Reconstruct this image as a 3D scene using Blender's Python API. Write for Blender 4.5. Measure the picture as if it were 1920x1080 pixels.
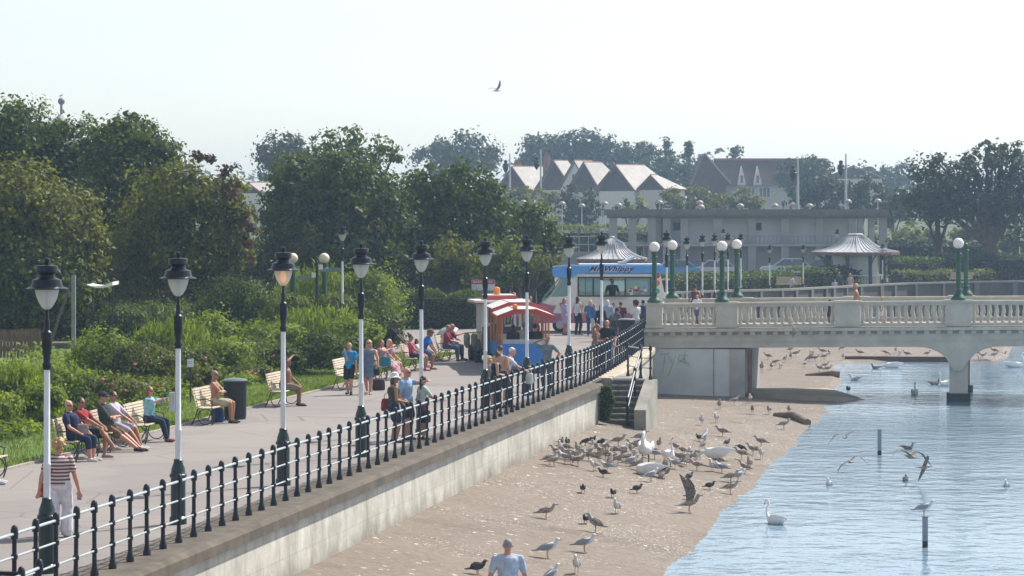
import bpy, bmesh, math, random
import numpy as np
from mathutils import Vector, Matrix, Euler

C = bpy.context
SC = C.scene
COL = SC.collection
R = math.radians
for o in list(bpy.data.objects):
    bpy.data.objects.remove(o)

# ------------------------------------------------------------------ camera, sky, sun, exposure
F = 5200.0            # focal length in pixels of a 1920 wide picture
CAMZ = 5.4            # eye height above the promenade
HOR = 398.0           # horizon row
cam_d = bpy.data.cameras.new('camera')
cam_d.sensor_width = 36.0
cam_d.lens = F / 1920 * 36
cam_d.shift_y = -(540 - HOR) / 1920
cam_d.clip_start = 1.0
cam_d.clip_end = 9000
cam = bpy.data.objects.new('camera', cam_d)
COL.objects.link(cam)
cam.location = (0, 0, CAMZ)
cam.rotation_euler = (R(90), 0, 0)
SC.camera = cam

HAZE = 0.00043
SUN_AZ, SUN_EL = 48, 50      # to the right of straight ahead
W_ = bpy.data.worlds.new('World')
SC.world = W_
W_.use_nodes = True
nt = W_.node_tree
bg = nt.nodes['Background']
sky = nt.nodes.new('ShaderNodeTexSky')
sky.sky_type = 'NISHITA'
sky.sun_disc = False
sky.sun_elevation = R(SUN_EL)
sky.sun_rotation = R(SUN_AZ)
sky.air_density = 1.0
sky.dust_density = 0.8
sky.ozone_density = 2.6
hsv = nt.nodes.new('ShaderNodeHueSaturation')      # a milky, hazy summer sky
hsv.inputs['Saturation'].default_value = 0.42
nt.links.new(sky.outputs[0], hsv.inputs['Color'])
nt.links.new(hsv.outputs[0], bg.inputs[0])
bg.inputs[1].default_value = 0.128
sd = bpy.data.lights.new('sun', 'SUN')
sd.energy = 5.0
sd.angle = R(0.5)
sd.color = (1, 0.94, 0.84)
sun = bpy.data.objects.new('sun', sd)
COL.objects.link(sun)
sdir = Vector((math.sin(R(SUN_AZ)) * math.cos(R(SUN_EL)), math.cos(R(SUN_AZ)) * math.cos(R(SUN_EL)), math.sin(R(SUN_EL))))
sun.rotation_euler = sdir.to_track_quat('Z', 'Y').to_euler()
sun.location = (60, 60, 80)
SC.view_settings.view_transform = 'Standard'
SC.view_settings.look = 'None'
SC.view_settings.exposure = 0.40
SC.view_settings.gamma = 1
SC.cycles.use_denoising = True
SC.cycles.max_bounces = 6
SC.cycles.transparent_max_bounces = 8
SC.cycles.volume_bounces = 1
SC.cycles.sample_clamp_indirect = 6
SC.cycles.caustics_reflective = False
SC.cycles.caustics_refractive = False

# ------------------------------------------------------------------ places
TH = math.atan2(957.0, F)          # the promenade runs 10.4 degrees to the right
ST, CT = math.sin(TH), math.cos(TH)

def at(x, y, Y):
    return Vector(((x - 960) * Y / F, Y, CAMZ - (y - HOR) * Y / F))

def onz(x, y, z=0.0):
    return at(x, y, F * (CAMZ - z) / (y - HOR))

def st(s, t, z=0.0):
    return Vector((s * ST + t * CT, s * CT - t * ST, z))

def to_st(p):
    return (p.x * ST + p.y * CT, p.x * CT - p.y * ST)

WATER = -2.1
def rail_t(s):
    return -13.53 - (1.5 * ((s - 86) / 25) ** 1.35 if s > 86 else 0)

def wall_t(s):
    return rail_t(s) + 0.45

def beach_z(s, t):
    k = min(max((s - 86) / 22, 0), 1)
    zt = -1.22 - 0.72 * k
    e = -7.3
    tw = wall_t(s)
    z = zt + (t - tw) / (e - tw) * (WATER - zt)
    return max(z, -3.2)

def onbeach(x, y):
    z = -1.6
    for _ in range(12):
        p = onz(x, y, z)
        s, t = to_st(p)
        z = beach_z(s, t)
        if s > 113:
            z = -1.97
    return onz(x, y, z)

# ------------------------------------------------------------------ object helpers
def tag(o, label=None, cat=None, group=None, kind=None):
    if label: o['label'] = label
    if cat: o['category'] = cat
    if group: o['group'] = group
    if kind: o['kind'] = kind
    return o

def thing(name, label, cat, loc=(0, 0, 0), rz=0.0, group=None):
    o = bpy.data.objects.new(name, None)
    o.empty_display_size = 0.2
    COL.objects.link(o)
    o.location = loc
    o.rotation_euler = (0, 0, rz)
    return tag(o, label, cat, group)

def copy_tree(o, parent=None):
    c = o.copy()
    COL.objects.link(c)
    if parent: c.parent = parent
    for ch in list(o.children):
        copy_tree(ch, c)
    return c

def link(name, me, m=None, parent=None):
    o = bpy.data.objects.new(name, me)
    COL.objects.link(o)
    if m is not None and not me.materials:
        for k in (m if isinstance(m, (list, tuple)) else [m]):
            me.materials.append(k)
    if parent: o.parent = parent
    return o

class MB:
    def __init__(self):
        self.v, self.f, self.mi, self.m = [], [], [], 0
    def add(self, vs, fs):
        n = len(self.v)
        self.v += [tuple(p) for p in vs]
        for f in fs:
            self.f.append([i + n for i in f]); self.mi.append(self.m)
        return self
    def box(self, x0, x1, y0, y1, z0, z1):
        vs = [(x0,y0,z0),(x1,y0,z0),(x1,y1,z0),(x0,y1,z0),(x0,y0,z1),(x1,y0,z1),(x1,y1,z1),(x0,y1,z1)]
        return self.add(vs, [(0,3,2,1),(4,5,6,7),(0,1,5,4),(1,2,6,5),(2,3,7,6),(3,0,4,7)])
    def bevbox(self, x0, x1, y0, y1, z0, z1, b=0.02):
        return self.prism([(x0+b,y0),(x1-b,y0),(x1,y0+b),(x1,y1-b),(x1-b,y1),(x0+b,y1),(x0,y1-b),(x0,y0+b)], z0, z1)
    def obox(self, c, u, v, w):
        c, u, v, w = Vector(c), Vector(u), Vector(v), Vector(w)
        vs = [c + a*u + b*v + d*w for d in (-1,1) for a, b in ((-1,-1),(1,-1),(1,1),(-1,1))]
        return self.add(vs, [(0,3,2,1),(4,5,6,7),(0,1,5,4),(1,2,6,5),(2,3,7,6),(3,0,4,7)])
    def bar(self, a, b, w, h, up=(0,0,1)):
        a, b = Vector(a), Vector(b)
        d = (b - a); L = d.length; d.normalize()
        sx = d.cross(Vector(up))
        if sx.length < 1e-4: sx = Vector((1,0,0))
        sx.normalize(); uz = sx.cross(d)
        return self.obox((a+b)/2, d*L/2, sx*w/2, uz*h/2)
    def prism(self, poly, z0, z1):
        n = len(poly)
        vs = [(p[0],p[1],z0) for p in poly] + [(p[0],p[1],z1) for p in poly]
        fs = [tuple(range(n))[::-1], tuple(range(n, 2*n))]
        fs += [(i,(i+1)%n,(i+1)%n+n,i+n) for i in range(n)]
        return self.add(vs, fs)
    def prismx(self, poly, x0, x1):     # poly in (y, z)
        n = len(poly)
        vs = [(x0,p[0],p[1]) for p in poly] + [(x1,p[0],p[1]) for p in poly]
        fs = [tuple(range(n))[::-1], tuple(range(n, 2*n))]
        fs += [(i,(i+1)%n,(i+1)%n+n,i+n) for i in range(n)]
        return self.add(vs, fs)
    def prismy(self, poly, y0, y1):     # poly in (x, z)
        n = len(poly)
        vs = [(p[0],y0,p[1]) for p in poly] + [(p[0],y1,p[1]) for p in poly]
        fs = [tuple(range(n)), tuple(range(n, 2*n))[::-1]]
        fs += [((i+1)%n,i,i+n,(i+1)%n+n) for i in range(n)]
        return self.add(vs, fs)
    def lathe(self, prof, n=14, c=(0,0,0)):
        vs, fs = [], []
        for r, z in prof:
            r = max(r, 1e-4)
            for i in range(n):
                a = 2*math.pi*i/n
                vs.append((c[0]+r*math.cos(a), c[1]+r*math.sin(a), c[2]+z))
        for k in range(len(prof)-1):
            for i in range(n):
                j = (i+1) % n
                fs.append((k*n+i, k*n+j, (k+1)*n+j, (k+1)*n+i))
        fs.append(tuple(range(n))[::-1]); fs.append(tuple(range((len(prof)-1)*n, len(prof)*n)))
        return self.add(vs, fs)
    def rings(self, rs, n=10):          # rs: (centre, ax, ay)
        vs, fs = [], []
        for c, ax, ay in rs:
            for i in range(n):
                a = 2*math.pi*i/n
                vs.append(Vector(c) + Vector(ax)*math.cos(a) + Vector(ay)*math.sin(a))
        for k in range(len(rs)-1):
            for i in range(n):
                j = (i+1) % n
                fs.append((k*n+i, k*n+j, (k+1)*n+j, (k+1)*n+i))
        fs.append(tuple(range(n))[::-1]); fs.append(tuple(range((len(rs)-1)*n, len(rs)*n)))
        return self.add(vs, fs)
    def tube(self, pts, r, n=8, flat=1.0):
        pts = [Vector(p) for p in pts]
        rad = r if isinstance(r, (list, tuple)) else [r]*len(pts)
        rs = []
        ref = None
        for i, p in enumerate(pts):
            d = (pts[min(i+1,len(pts)-1)] - pts[max(i-1,0)])
            if d.length < 1e-7: d = Vector((0,0,1))
            d.normalize()
            if ref is None:
                ref = d.cross(Vector((0,0,1)))
                if ref.length < 0.05: ref = d.cross(Vector((1,0,0)))
                if ref.length < 0.05: ref = Vector((0,1,0))
            ax = (ref - d*ref.dot(d))
            if ax.length < 1e-5: ax = d.orthogonal()
            ax.normalize(); ref = ax
            ay = d.cross(ax)
            rs.append((p, ax*rad[i], ay*rad[i]*flat))
        return self.rings(rs, n)
    def capsule(self, p0, r0, p1, r1, n=9):
        p0, p1 = Vector(p0), Vector(p1)
        d = p1 - p0
        if d.length < 1e-6: d = Vector((0,0,1e-3))
        d.normalize()
        ax = d.orthogonal().normalized(); ay = d.cross(ax)
        rs = []
        for a in (-80,-45,0):
            rs.append((p0 + d*r0*math.sin(R(a)), ax*r0*math.cos(R(a)), ay*r0*math.cos(R(a))))
        for a in (0,45,80):
            rs.append((p1 + d*r1*math.sin(R(a)), ax*r1*math.cos(R(a)), ay*r1*math.cos(R(a))))
        return self.rings(rs, n)
    def ball(self, c, rx, ry=None, rz=None, n=12, m=8, rot=None):
        ry = ry or rx; rz = rz or rx
        rs = []
        M = rot or Matrix.Identity(3)
        for k in range(m+1):
            a = -math.pi/2 + math.pi*k/m
            a = max(min(a, math.pi/2-0.02), -math.pi/2+0.02)
            rs.append((Vector(c) + M @ Vector((0,0,rz*math.sin(a))), M @ Vector((rx*math.cos(a),0,0)), M @ Vector((0,ry*math.cos(a),0))))
        return self.rings(rs, n)
    def mesh(self, name='mesh', smooth=False):
        me = bpy.data.meshes.new(name)
        me.from_pydata(self.v, [], self.f)
        if max(self.mi, default=0) > 0:
            me.polygons.foreach_set('material_index', self.mi)
        if smooth:
            me.polygons.foreach_set('use_smooth', [True]*len(self.f))
            try: me.set_sharp_from_angle(angle=R(42))
            except Exception: pass
        me.update()
        return me
    def build(self, name, m, parent=None, smooth=True):
        return link(name, self.mesh(name, smooth), m, parent)
    def remesh(self, vox, smooth=2):
        me = self.mesh('tmp')
        o = bpy.data.objects.new('tmp', me); COL.objects.link(o)
        md = o.modifiers.new('r', 'REMESH'); md.mode = 'VOXEL'; md.voxel_size = vox; md.use_smooth_shade = True
        if smooth:
            sm = o.modifiers.new('s', 'SMOOTH'); sm.factor = 0.5; sm.iterations = smooth
        dg = C.evaluated_depsgraph_get()
        res = bpy.data.meshes.new_from_object(o.evaluated_get(dg))
        bpy.data.objects.remove(o); bpy.data.meshes.remove(me)
        return res

# ------------------------------------------------------------------ materials
_M = {}
def nodes(m):
    m.use_nodes = True
    return m.node_tree, m.node_tree.nodes['Principled BSDF']

def noise(t, scale, detail=4, rough=0.6, coord='Object', stretch=None):
    tc = t.nodes.new('ShaderNodeTexCoord')
    n = t.nodes.new('ShaderNodeTexNoise')
    n.inputs['Scale'].default_value = scale; n.inputs['Detail'].default_value = detail; n.inputs['Roughness'].default_value = rough
    if stretch:
        mp = t.nodes.new('ShaderNodeMapping'); mp.inputs['Scale'].default_value = stretch
        t.links.new(tc.outputs[coord], mp.inputs[0]); t.links.new(mp.outputs[0], n.inputs['Vector'])
    else:
        t.links.new(tc.outputs[coord], n.inputs['Vector'])
    return n

def ramp(t, src, stops):
    r = t.nodes.new('ShaderNodeValToRGB')
    e = r.color_ramp.elements
    while len(e) < len(stops): e.new(0.5)
    for k, (p, c) in enumerate(stops):
        e[k].position = p; e[k].color = (*c, 1) if len(c) == 3 else c
    t.links.new(src, r.inputs[0])
    return r

def mixc(t, fac, a, b, mode='MIX'):
    m = t.nodes.new('ShaderNodeMix'); m.data_type = 'RGBA'; m.blend_type = mode
    for s, i in ((fac, 0), (a, 6), (b, 7)):
        if isinstance(s, (int, float)): m.inputs[i].default_value = s
        elif isinstance(s, tuple): m.inputs[i].default_value = (*s, 1) if len(s) == 3 else s
        else: t.links.new(s, m.inputs[i])
    return m.outputs[2]

def bump(t, bs, src, strength=0.3, dist=0.02):
    b = t.nodes.new('ShaderNodeBump'); b.inputs['Strength'].default_value = strength; b.inputs['Distance'].default_value = dist
    t.links.new(src, b.inputs['Height']); t.links.new(b.outputs[0], bs.inputs['Normal'])

def pm(name, col, rough=0.6, metal=0.0, var=0.18, scale=4.0, bmp=0.0, spec=0.5, coat=0.0):
    key = (name, tuple(col), rough)
    if key in _M: return _M[key]
    m = bpy.data.materials.new(name)
    t, b = nodes(m)
    n = noise(t, scale, 5)
    lo = tuple(max(c*(1-var), 0) for c in col); hi = tuple(min(c*(1+var), 1) for c in col)
    r = ramp(t, n.outputs[0], [(0.3, lo), (0.7, hi)])
    t.links.new(r.outputs[0], b.inputs['Base Color'])
    b.inputs['Roughness'].default_value = rough; b.inputs['Metallic'].default_value = metal
    b.inputs['Specular IOR Level'].default_value = spec
    if coat: b.inputs['Coat Weight'].default_value = coat
    if bmp: bump(t, b, n.outputs[0], bmp, 0.02)
    _M[key] = m
    return m

def leafmat(name, lo, hi, trans=0.45, rough=0.55):
    key = ('leaf', name)
    if key in _M: return _M[key]
    m = bpy.data.materials.new(name); t, b = nodes(m)
    g = t.nodes.new('ShaderNodeNewGeometry')
    n = noise(t, 0.55, 3)
    mx = t.nodes.new('ShaderNodeMath'); mx.operation = 'MULTIPLY_ADD'
    t.links.new(g.outputs['Random Per Island'], mx.inputs[0]); mx.inputs[1].default_value = 0.5
    sub = t.nodes.new('ShaderNodeMath'); sub.operation = 'MULTIPLY_ADD'; sub.inputs[1].default_value = 1.6; sub.inputs[2].default_value = -0.55
    t.links.new(n.outputs[0], sub.inputs[0]); t.links.new(sub.outputs[0], mx.inputs[2])
    r = ramp(t, mx.outputs[0], [(0.1, lo), (0.9, hi)])
    t.links.new(r.outputs[0], b.inputs['Base Color'])
    b.inputs['Roughness'].default_value = rough
    b.inputs['Specular IOR Level'].default_value = 0.22
    tr = t.nodes.new('ShaderNodeBsdfTranslucent')
    yel = mixc(t, 1.0, r.outputs[0], (1.25, 1.3, 0.55), 'MULTIPLY')
    t.links.new(yel, tr.inputs[0])
    ms = t.nodes.new('ShaderNodeMixShader'); ms.inputs[0].default_value = trans
    t.links.new(b.outputs[0], ms.inputs[1]); t.links.new(tr.outputs[0], ms.inputs[2])
    t.links.new(ms.outputs[0], t.nodes['Material Output'].inputs[0])
    _M[key] = m
    return m

def mat_asphalt():
    m = bpy.data.materials.new('asphalt path'); t, b = nodes(m)
    n1 = noise(t, 0.35, 5); n2 = noise(t, 40, 3); n3 = noise(t, 1.6, 6, 0.7)
    c = ramp(t, n1.outputs[0], [(0.3, (0.215, 0.190, 0.178)), (0.7, (0.262, 0.236, 0.222))])
    c2 = mixc(t, 0.35, c.outputs[0], ramp(t, n2.outputs[0], [(0.35, (0.165,0.145,0.135)), (0.65, (0.32,0.285,0.262))]).outputs[0])
    st_ = ramp(t, n3.outputs[0], [(0.60, (1,1,1)), (0.72, (0.82,0.82,0.82))])
    n5 = noise(t, 0.12, 2, 0.5); pt = ramp(t, n5.outputs[0], [(0.49, (1,1,1)), (0.50, (0.90,0.90,0.91))])
    c2 = mixc(t, 1.0, c2, pt.outputs[0], 'MULTIPLY')
    vc = t.nodes.new('ShaderNodeTexVoronoi'); vc.feature = 'DISTANCE_TO_EDGE'; vc.inputs['Scale'].default_value = 0.35
    tcc = t.nodes.new('ShaderNodeTexCoord'); t.links.new(tcc.outputs['Object'], vc.inputs['Vector'])
    cr = ramp(t, vc.outputs['Distance'], [(0.004, (0.72,0.70,0.68)), (0.010, (1,1,1))])
    c2 = mixc(t, 1.0, c2, cr.outputs[0], 'MULTIPLY')
    t.links.new(mixc(t, 1.0, c2, st_.outputs[0], 'MULTIPLY'), b.inputs['Base Color'])
    b.inputs['Roughness'].default_value = 0.85
    bump(t, b, n2.outputs[0], 0.25, 0.01)
    return m

def mat_beach():
    m = bpy.data.materials.new('sandy concrete'); t, b = nodes(m)
    n1 = noise(t, 0.4, 5, 0.65); n2 = noise(t, 6, 6, 0.75); n3 = noise(t, 14, 3, 0.7); n4 = noise(t, 0.22, 3)
    c = ramp(t, n1.outputs[0], [(0.25, (0.135, 0.106, 0.080)), (0.75, (0.215, 0.170, 0.130))])
    c = mixc(t, 0.45, c.outputs[0], ramp(t, n2.outputs[0], [(0.35, (0.08,0.062,0.048)), (0.65, (0.27,0.215,0.168))]).outputs[0])
    dark = ramp(t, n3.outputs[0], [(0.57, (0,0,0)), (0.63, (1,1,1))])
    patch = ramp(t, n4.outputs[0], [(0.46, (0,0,0)), (0.60, (1,1,1))])
    k = mixc(t, 1.0, dark.outputs[0], patch.outputs[0], 'MULTIPLY')
    c = mixc(t, k, c, (0.10, 0.075, 0.055))
    wet = noise(t, 0.5, 5, 0.6, stretch=(0.5, 1.6, 1)); wr = ramp(t, wet.outputs[0], [(0.52, (1,1,1)), (0.66, (0.78,0.76,0.74))])
    c = mixc(t, 1.0, c, wr.outputs[0], 'MULTIPLY')
    # white litter of feathers and droppings
    v = noise(t, 4.2, 5, 0.62)
    dots = ramp(t, v.outputs[0], [(0.635, (0,0,0)), (0.675, (1,1,1))])
    p2 = noise(t, 0.3, 4); pr = ramp(t, p2.outputs[0], [(0.42, (0.15,0.15,0.15)), (0.58, (1,1,1))])
    c = mixc(t, mixc(t, 1.0, dots.outputs[0], pr.outputs[0], 'MULTIPLY'), c, (0.62, 0.59, 0.54))
    v2 = noise(t, 17, 4, 0.6)
    d2 = ramp(t, v2.outputs[0], [(0.60, (0,0,0)), (0.65, (1,1,1))])
    c = mixc(t, mixc(t, 1.0, d2.outputs[0], patch.outputs[0], 'MULTIPLY'), c, (0.7, 0.67, 0.62))
    # wet whitish and green band near the waterline, from the vertex attribute
    at_ = t.nodes.new('ShaderNodeAttribute'); at_.attribute_name = 'edge'
    wob = noise(t, 2.6, 6, 0.7)
    ad = t.nodes.new('ShaderNodeMath'); ad.operation = 'MULTIPLY_ADD'; ad.inputs[1].default_value = 0.10
    t.links.new(wob.outputs[0], ad.inputs[0]); t.links.new(at_.outputs['Fac'], ad.inputs[2])
    wl = ramp(t, ad.outputs[0], [(1.000, (0,0,0)), (1.045, (0.40,0.40,0.40))])
    c = mixc(t, wl.outputs[0], c, (0.42, 0.385, 0.29))
    gl = ramp(t, ad.outputs[0], [(1.022, (0,0,0)), (1.042, (0.9,0.9,0.9))])
    gn = noise(t, 0.25, 3); gr = ramp(t, gn.outputs[0], [(0.40, (0.3,0.3,0.3)), (0.52, (1,1,1))])
    c = mixc(t, mixc(t, 1.0, gl.outputs[0], gr.outputs[0], 'MULTIPLY'), c, (0.30, 0.36, 0.07))
    t.links.new(c, b.inputs['Base Color'])
    b.inputs['Roughness'].default_value = 0.8
    bump(t, b, n2.outputs[0], 0.25, 0.02)
    return m

def mat_wall():
    m = bpy.data.materials.new('whitewashed wall'); t, b = nodes(m)
    n1 = noise(t, 1.2, 5, 0.65); n2 = noise(t, 2.0, 5, 0.7, stretch=(1.3, 1.3, 0.30)); n3 = noise(t, 12, 4)
    c = ramp(t, n1.outputs[0], [(0.3, (0.47, 0.445, 0.39)), (0.7, (0.72, 0.695, 0.63))])
    s = ramp(t, n2.outputs[0], [(0.47, (0,0,0)), (0.78, (0.75,0.75,0.75))])
    c = mixc(t, s.outputs[0], c.outputs[0], (0.24, 0.22, 0.18))
    br = t.nodes.new('ShaderNodeTexBrick')
    at_ = t.nodes.new('ShaderNodeAttribute'); at_.attribute_name = 'su'; 
    t.links.new(at_.outputs['Vector'], br.inputs['Vector'])
    br.inputs['Scale'].default_value = 1.0; br.inputs['Brick Width'].default_value = 2.4; br.inputs['Row Height'].default_value = 0.42
    br.inputs['Mortar Size'].default_value = 0.012
    br.inputs['Color1'].default_value = (1,1,1,1); br.inputs['Color2'].default_value = (0.95,0.95,0.95,1); br.inputs['Mortar'].default_value = (0.85,0.84,0.81,1)
    c = mixc(t, 1.0, c, br.outputs[0], 'MULTIPLY')
    sp = ramp(t, n3.outputs[0], [(0.62, (0,0,0)), (0.7, (0.6,0.6,0.6))])
    c = mixc(t, sp.outputs[0], c, (0.30,0.28,0.24))
    sx = t.nodes.new('ShaderNodeSeparateXYZ'); t.links.new(at_.outputs['Vector'], sx.inputs[0])
    tl = t.nodes.new('ShaderNodeMath'); tl.operation = 'MULTIPLY_ADD'; tl.inputs[1].default_value = 0.7; t.links.new(n1.outputs[0], tl.inputs[0]); t.links.new(sx.outputs[1], tl.inputs[2])
    td = ramp(t, tl.outputs[0], [(0.0, (1,1,1)), (1.0, (1,1,1))]); mr = t.nodes.new('ShaderNodeMapRange'); mr.inputs[1].default_value = -0.95; mr.inputs[2].default_value = -0.55; mr.inputs[3].default_value = 0.6; mr.inputs[4].default_value = 0.0
    t.links.new(tl.outputs[0], mr.inputs[0])
    c = mixc(t, mr.outputs[0], c, (0.19, 0.175, 0.13))
    n6 = noise(t, 0.35, 5, 0.7); r6 = ramp(t, n6.outputs[0], [(0.35, (0.72,0.71,0.69)), (0.62, (1,1,1))]); c = mixc(t, 1.0, c, r6.outputs[0], 'MULTIPLY')
    t.links.new(c, b.inputs['Base Color']); b.inputs['Roughness'].default_value = 0.85
    bump(t, b, n3.outputs[0], 0.3, 0.02)
    return m

def mat_water():
    m = bpy.data.materials.new('lake water'); t, b = nodes(m)
    b.inputs['Base Color'].default_value = (0.20, 0.29, 0.37, 1)
    b.inputs['Roughness'].default_value = 0.06
    b.inputs['IOR'].default_value = 1.33
    b.inputs['Specular IOR Level'].default_value = 0.5
    n1 = noise(t, 1.0, 4, 0.55, stretch=(1.5, 1.5, 1)); n2 = noise(t, 1.0, 2, 0.5, stretch=(0.40, 0.55, 1)); n3 = noise(t, 0.06, 2, 0.5)
    a = t.nodes.new('ShaderNodeMath'); a.operation = 'MULTIPLY_ADD'; a.inputs[1].default_value = 0.9
    t.links.new(n2.outputs[0], a.inputs[0]); t.links.new(n1.outputs[0], a.inputs[2])
    k = ramp(t, n3.outputs[0], [(0.35, (0.3,0.3,0.3)), (0.65, (1,1,1))])
    mu = t.nodes.new('ShaderNodeMath'); mu.operation = 'MULTIPLY'
    t.links.new(a.outputs[0], mu.inputs[0]); t.links.new(k.outputs[0], mu.inputs[1])
    bump(t, b, mu.outputs[0], 0.9, 0.10)
    return m

def mat_stripes(name, a, b_, period, axis=2, duty=0.5):
    m = bpy.data.materials.new(name); t, b = nodes(m)
    tc = t.nodes.new('ShaderNodeTexCoord'); sp = t.nodes.new('ShaderNodeSeparateXYZ')
    t.links.new(tc.outputs['Object'], sp.inputs[0])
    mu = t.nodes.new('ShaderNodeMath'); mu.operation = 'MULTIPLY'; mu.inputs[1].default_value = 1/period
    t.links.new(sp.outputs[axis], mu.inputs[0])
    fr = t.nodes.new('ShaderNodeMath'); fr.operation = 'FRACT'; t.links.new(mu.outputs[0], fr.inputs[0])
    gt = t.nodes.new('ShaderNodeMath'); gt.operation = 'GREATER_THAN'; gt.inputs[1].default_value = duty
    t.links.new(fr.outputs[0], gt.inputs[0])
    t.links.new(mixc(t, gt.outputs[0], a, b_), b.inputs['Base Color'])
    b.inputs['Roughness'].default_value = 0.8
    return m

def mat_print(name, base, spots, scale=14):
    m = bpy.data.materials.new(name); t, b = nodes(m)
    n = noise(t, scale, 2, 0.5)
    t.links.new(ramp(t, n.outputs[0], [(0.44, base), (0.56, spots)]).outputs[0], b.inputs['Base Color'])
    b.inputs['Roughness'].default_value = 0.85
    return m

def mat_glass(name, col, alpha=0.75):
    m = bpy.data.materials.new(name); t, b = nodes(m)
    b.inputs['Base Color'].default_value = (*col, 1); b.inputs['Roughness'].default_value = 0.12
    tr = t.nodes.new('ShaderNodeBsdfTransparent')
    tl = t.nodes.new('ShaderNodeBsdfTranslucent'); tl.inputs[0].default_value = (*col, 1)
    m1 = t.nodes.new('ShaderNodeMixShader'); m1.inputs[0].default_value = 0.5
    t.links.new(b.outputs[0], m1.inputs[1]); t.links.new(tl.outputs[0], m1.inputs[2])
    m2 = t.nodes.new('ShaderNodeMixShader'); m2.inputs[0].default_value = alpha
    t.links.new(tr.outputs[0], m2.inputs[1]); t.links.new(m1.outputs[0], m2.inputs[2])
    t.links.new(m2.outputs[0], t.nodes['Material Output'].inputs[0])
    return m

BLACK = pm('black gloss paint', (0.012, 0.014, 0.02), 0.34, var=0.35, scale=9, spec=0.3)
NAVY = pm('black rail paint', (0.015, 0.016, 0.025), 0.4, var=0.4, scale=8, bmp=0.1, spec=0.3)
GREEND = pm('dark green paint', (0.009, 0.028, 0.026), 0.35, var=0.3)
WHITEP = pm('white pole paint', (0.72, 0.73, 0.75), 0.45, var=0.08, scale=5)
RAILM = pm('sunlit rail paint', (0.42, 0.47, 0.49), 0.35, var=0.2, scale=12)  # pale tone paints the sunlit tops onto the dark rails
COPING = pm('weathered coping stone', (0.10, 0.082, 0.062), 0.9, var=0.4, scale=2.2, bmp=0.6)
STONE = pm('cream bridge stone', (0.50, 0.48, 0.41), 0.8, var=0.16, scale=1.5, bmp=0.2)
CONC = pm('stained concrete', (0.42, 0.40, 0.35), 0.9, var=0.25, scale=1.1, bmp=0.3)
CONCD = pm('dark wet concrete', (0.13, 0.125, 0.11), 0.85, var=0.35, scale=2, bmp=0.3)
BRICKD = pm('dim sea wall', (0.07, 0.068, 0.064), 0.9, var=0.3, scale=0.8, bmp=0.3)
BRGREEN = pm('bridge lamp green', (0.016, 0.085, 0.046), 0.4, var=0.25)
WOOD = pm('pale bench slat', (0.62, 0.52, 0.42), 0.55, var=0.2, scale=10)
IRON = pm('black iron', (0.03, 0.03, 0.03), 0.45, var=0.3)
BARK = pm('tree bark', (0.10, 0.075, 0.055), 0.95, var=0.4, scale=3, bmp=0.6)
GLASSW = mat_glass('frosted lamp glass', (0.82, 0.83, 0.80), 0.72)
GLOBE = pm('opal globe glass', (0.86, 0.81, 0.76), 0.25, var=0.04)
CREAMG = pm('cream globe glass', (0.75, 0.68, 0.48), 0.3, var=0.05)
# ================================================================== the setting
from mathutils.geometry import tessellate_polygon

def poly_mesh(name, pts, m, kind='structure'):
    tri = tessellate_polygon([[Vector((p[0], p[1], 0)) for p in pts]])
    me = bpy.data.meshes.new(name)
    area = sum(pts[i][0]*pts[(i+1) % len(pts)][1] - pts[(i+1) % len(pts)][0]*pts[i][1] for i in range(len(pts)))
    fs = []
    for a, b, c in tri:
        A, B, D = pts[a], pts[b], pts[c]
        cr = (B[0]-A[0])*(D[1]-A[1]) - (B[1]-A[1])*(D[0]-A[0])
        fs.append((a, b, c) if cr > 0 else (a, c, b))
    me.from_pydata([tuple(p) for p in pts], [], fs)
    me.update()
    return tag(link(name, me, m), kind=kind)

SOIL = pm('dry ground', (0.13, 0.12, 0.06), 0.95, var=0.4, scale=0.3)
GRASSM = pm('mown grass', (0.10, 0.16, 0.035), 0.9, var=0.35, scale=2.5, bmp=0.4)
KERB = pm('kerb stone', (0.33, 0.29, 0.24), 0.9, var=0.25, scale=3)
ASPH = mat_asphalt()
BEACH = mat_beach()

shore = [st(s, wall_t(s) - 0.25) for s in (-60, 20, 60, 86, 90, 94, 98, 102, 106, 110, 113)]
FW = [(5.9, 122, 1.0), (6.7, 135, 1.0)] + [(at(x, 0, Y).x, Y, CAMZ - (y - HOR)*Y/F) for x, y, Y in
      ((1260, 547, 150), (1370, 543.5, 157), (1480, 541, 165), (1600, 535, 178), (1700, 530, 186), (1810, 527.5, 192), (1920, 526, 196))] + [(60, 203, .55), (140, 212, .5)]
far = [Vector((p[0], p[1], 0)) for p in FW]
gp = [(p.x, p.y, -0.02) for p in shore] + [(p.x, p.y, -0.02) for p in far]
gp += [(700, 260, -0.02), (3000, 300, -0.02), (3000, 3000, -0.02), (-3000, 3000, -0.02), (-3000, -200, -0.02), (-40, -200, -0.02)]
poly_mesh('ground', gp, SOIL)

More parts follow.
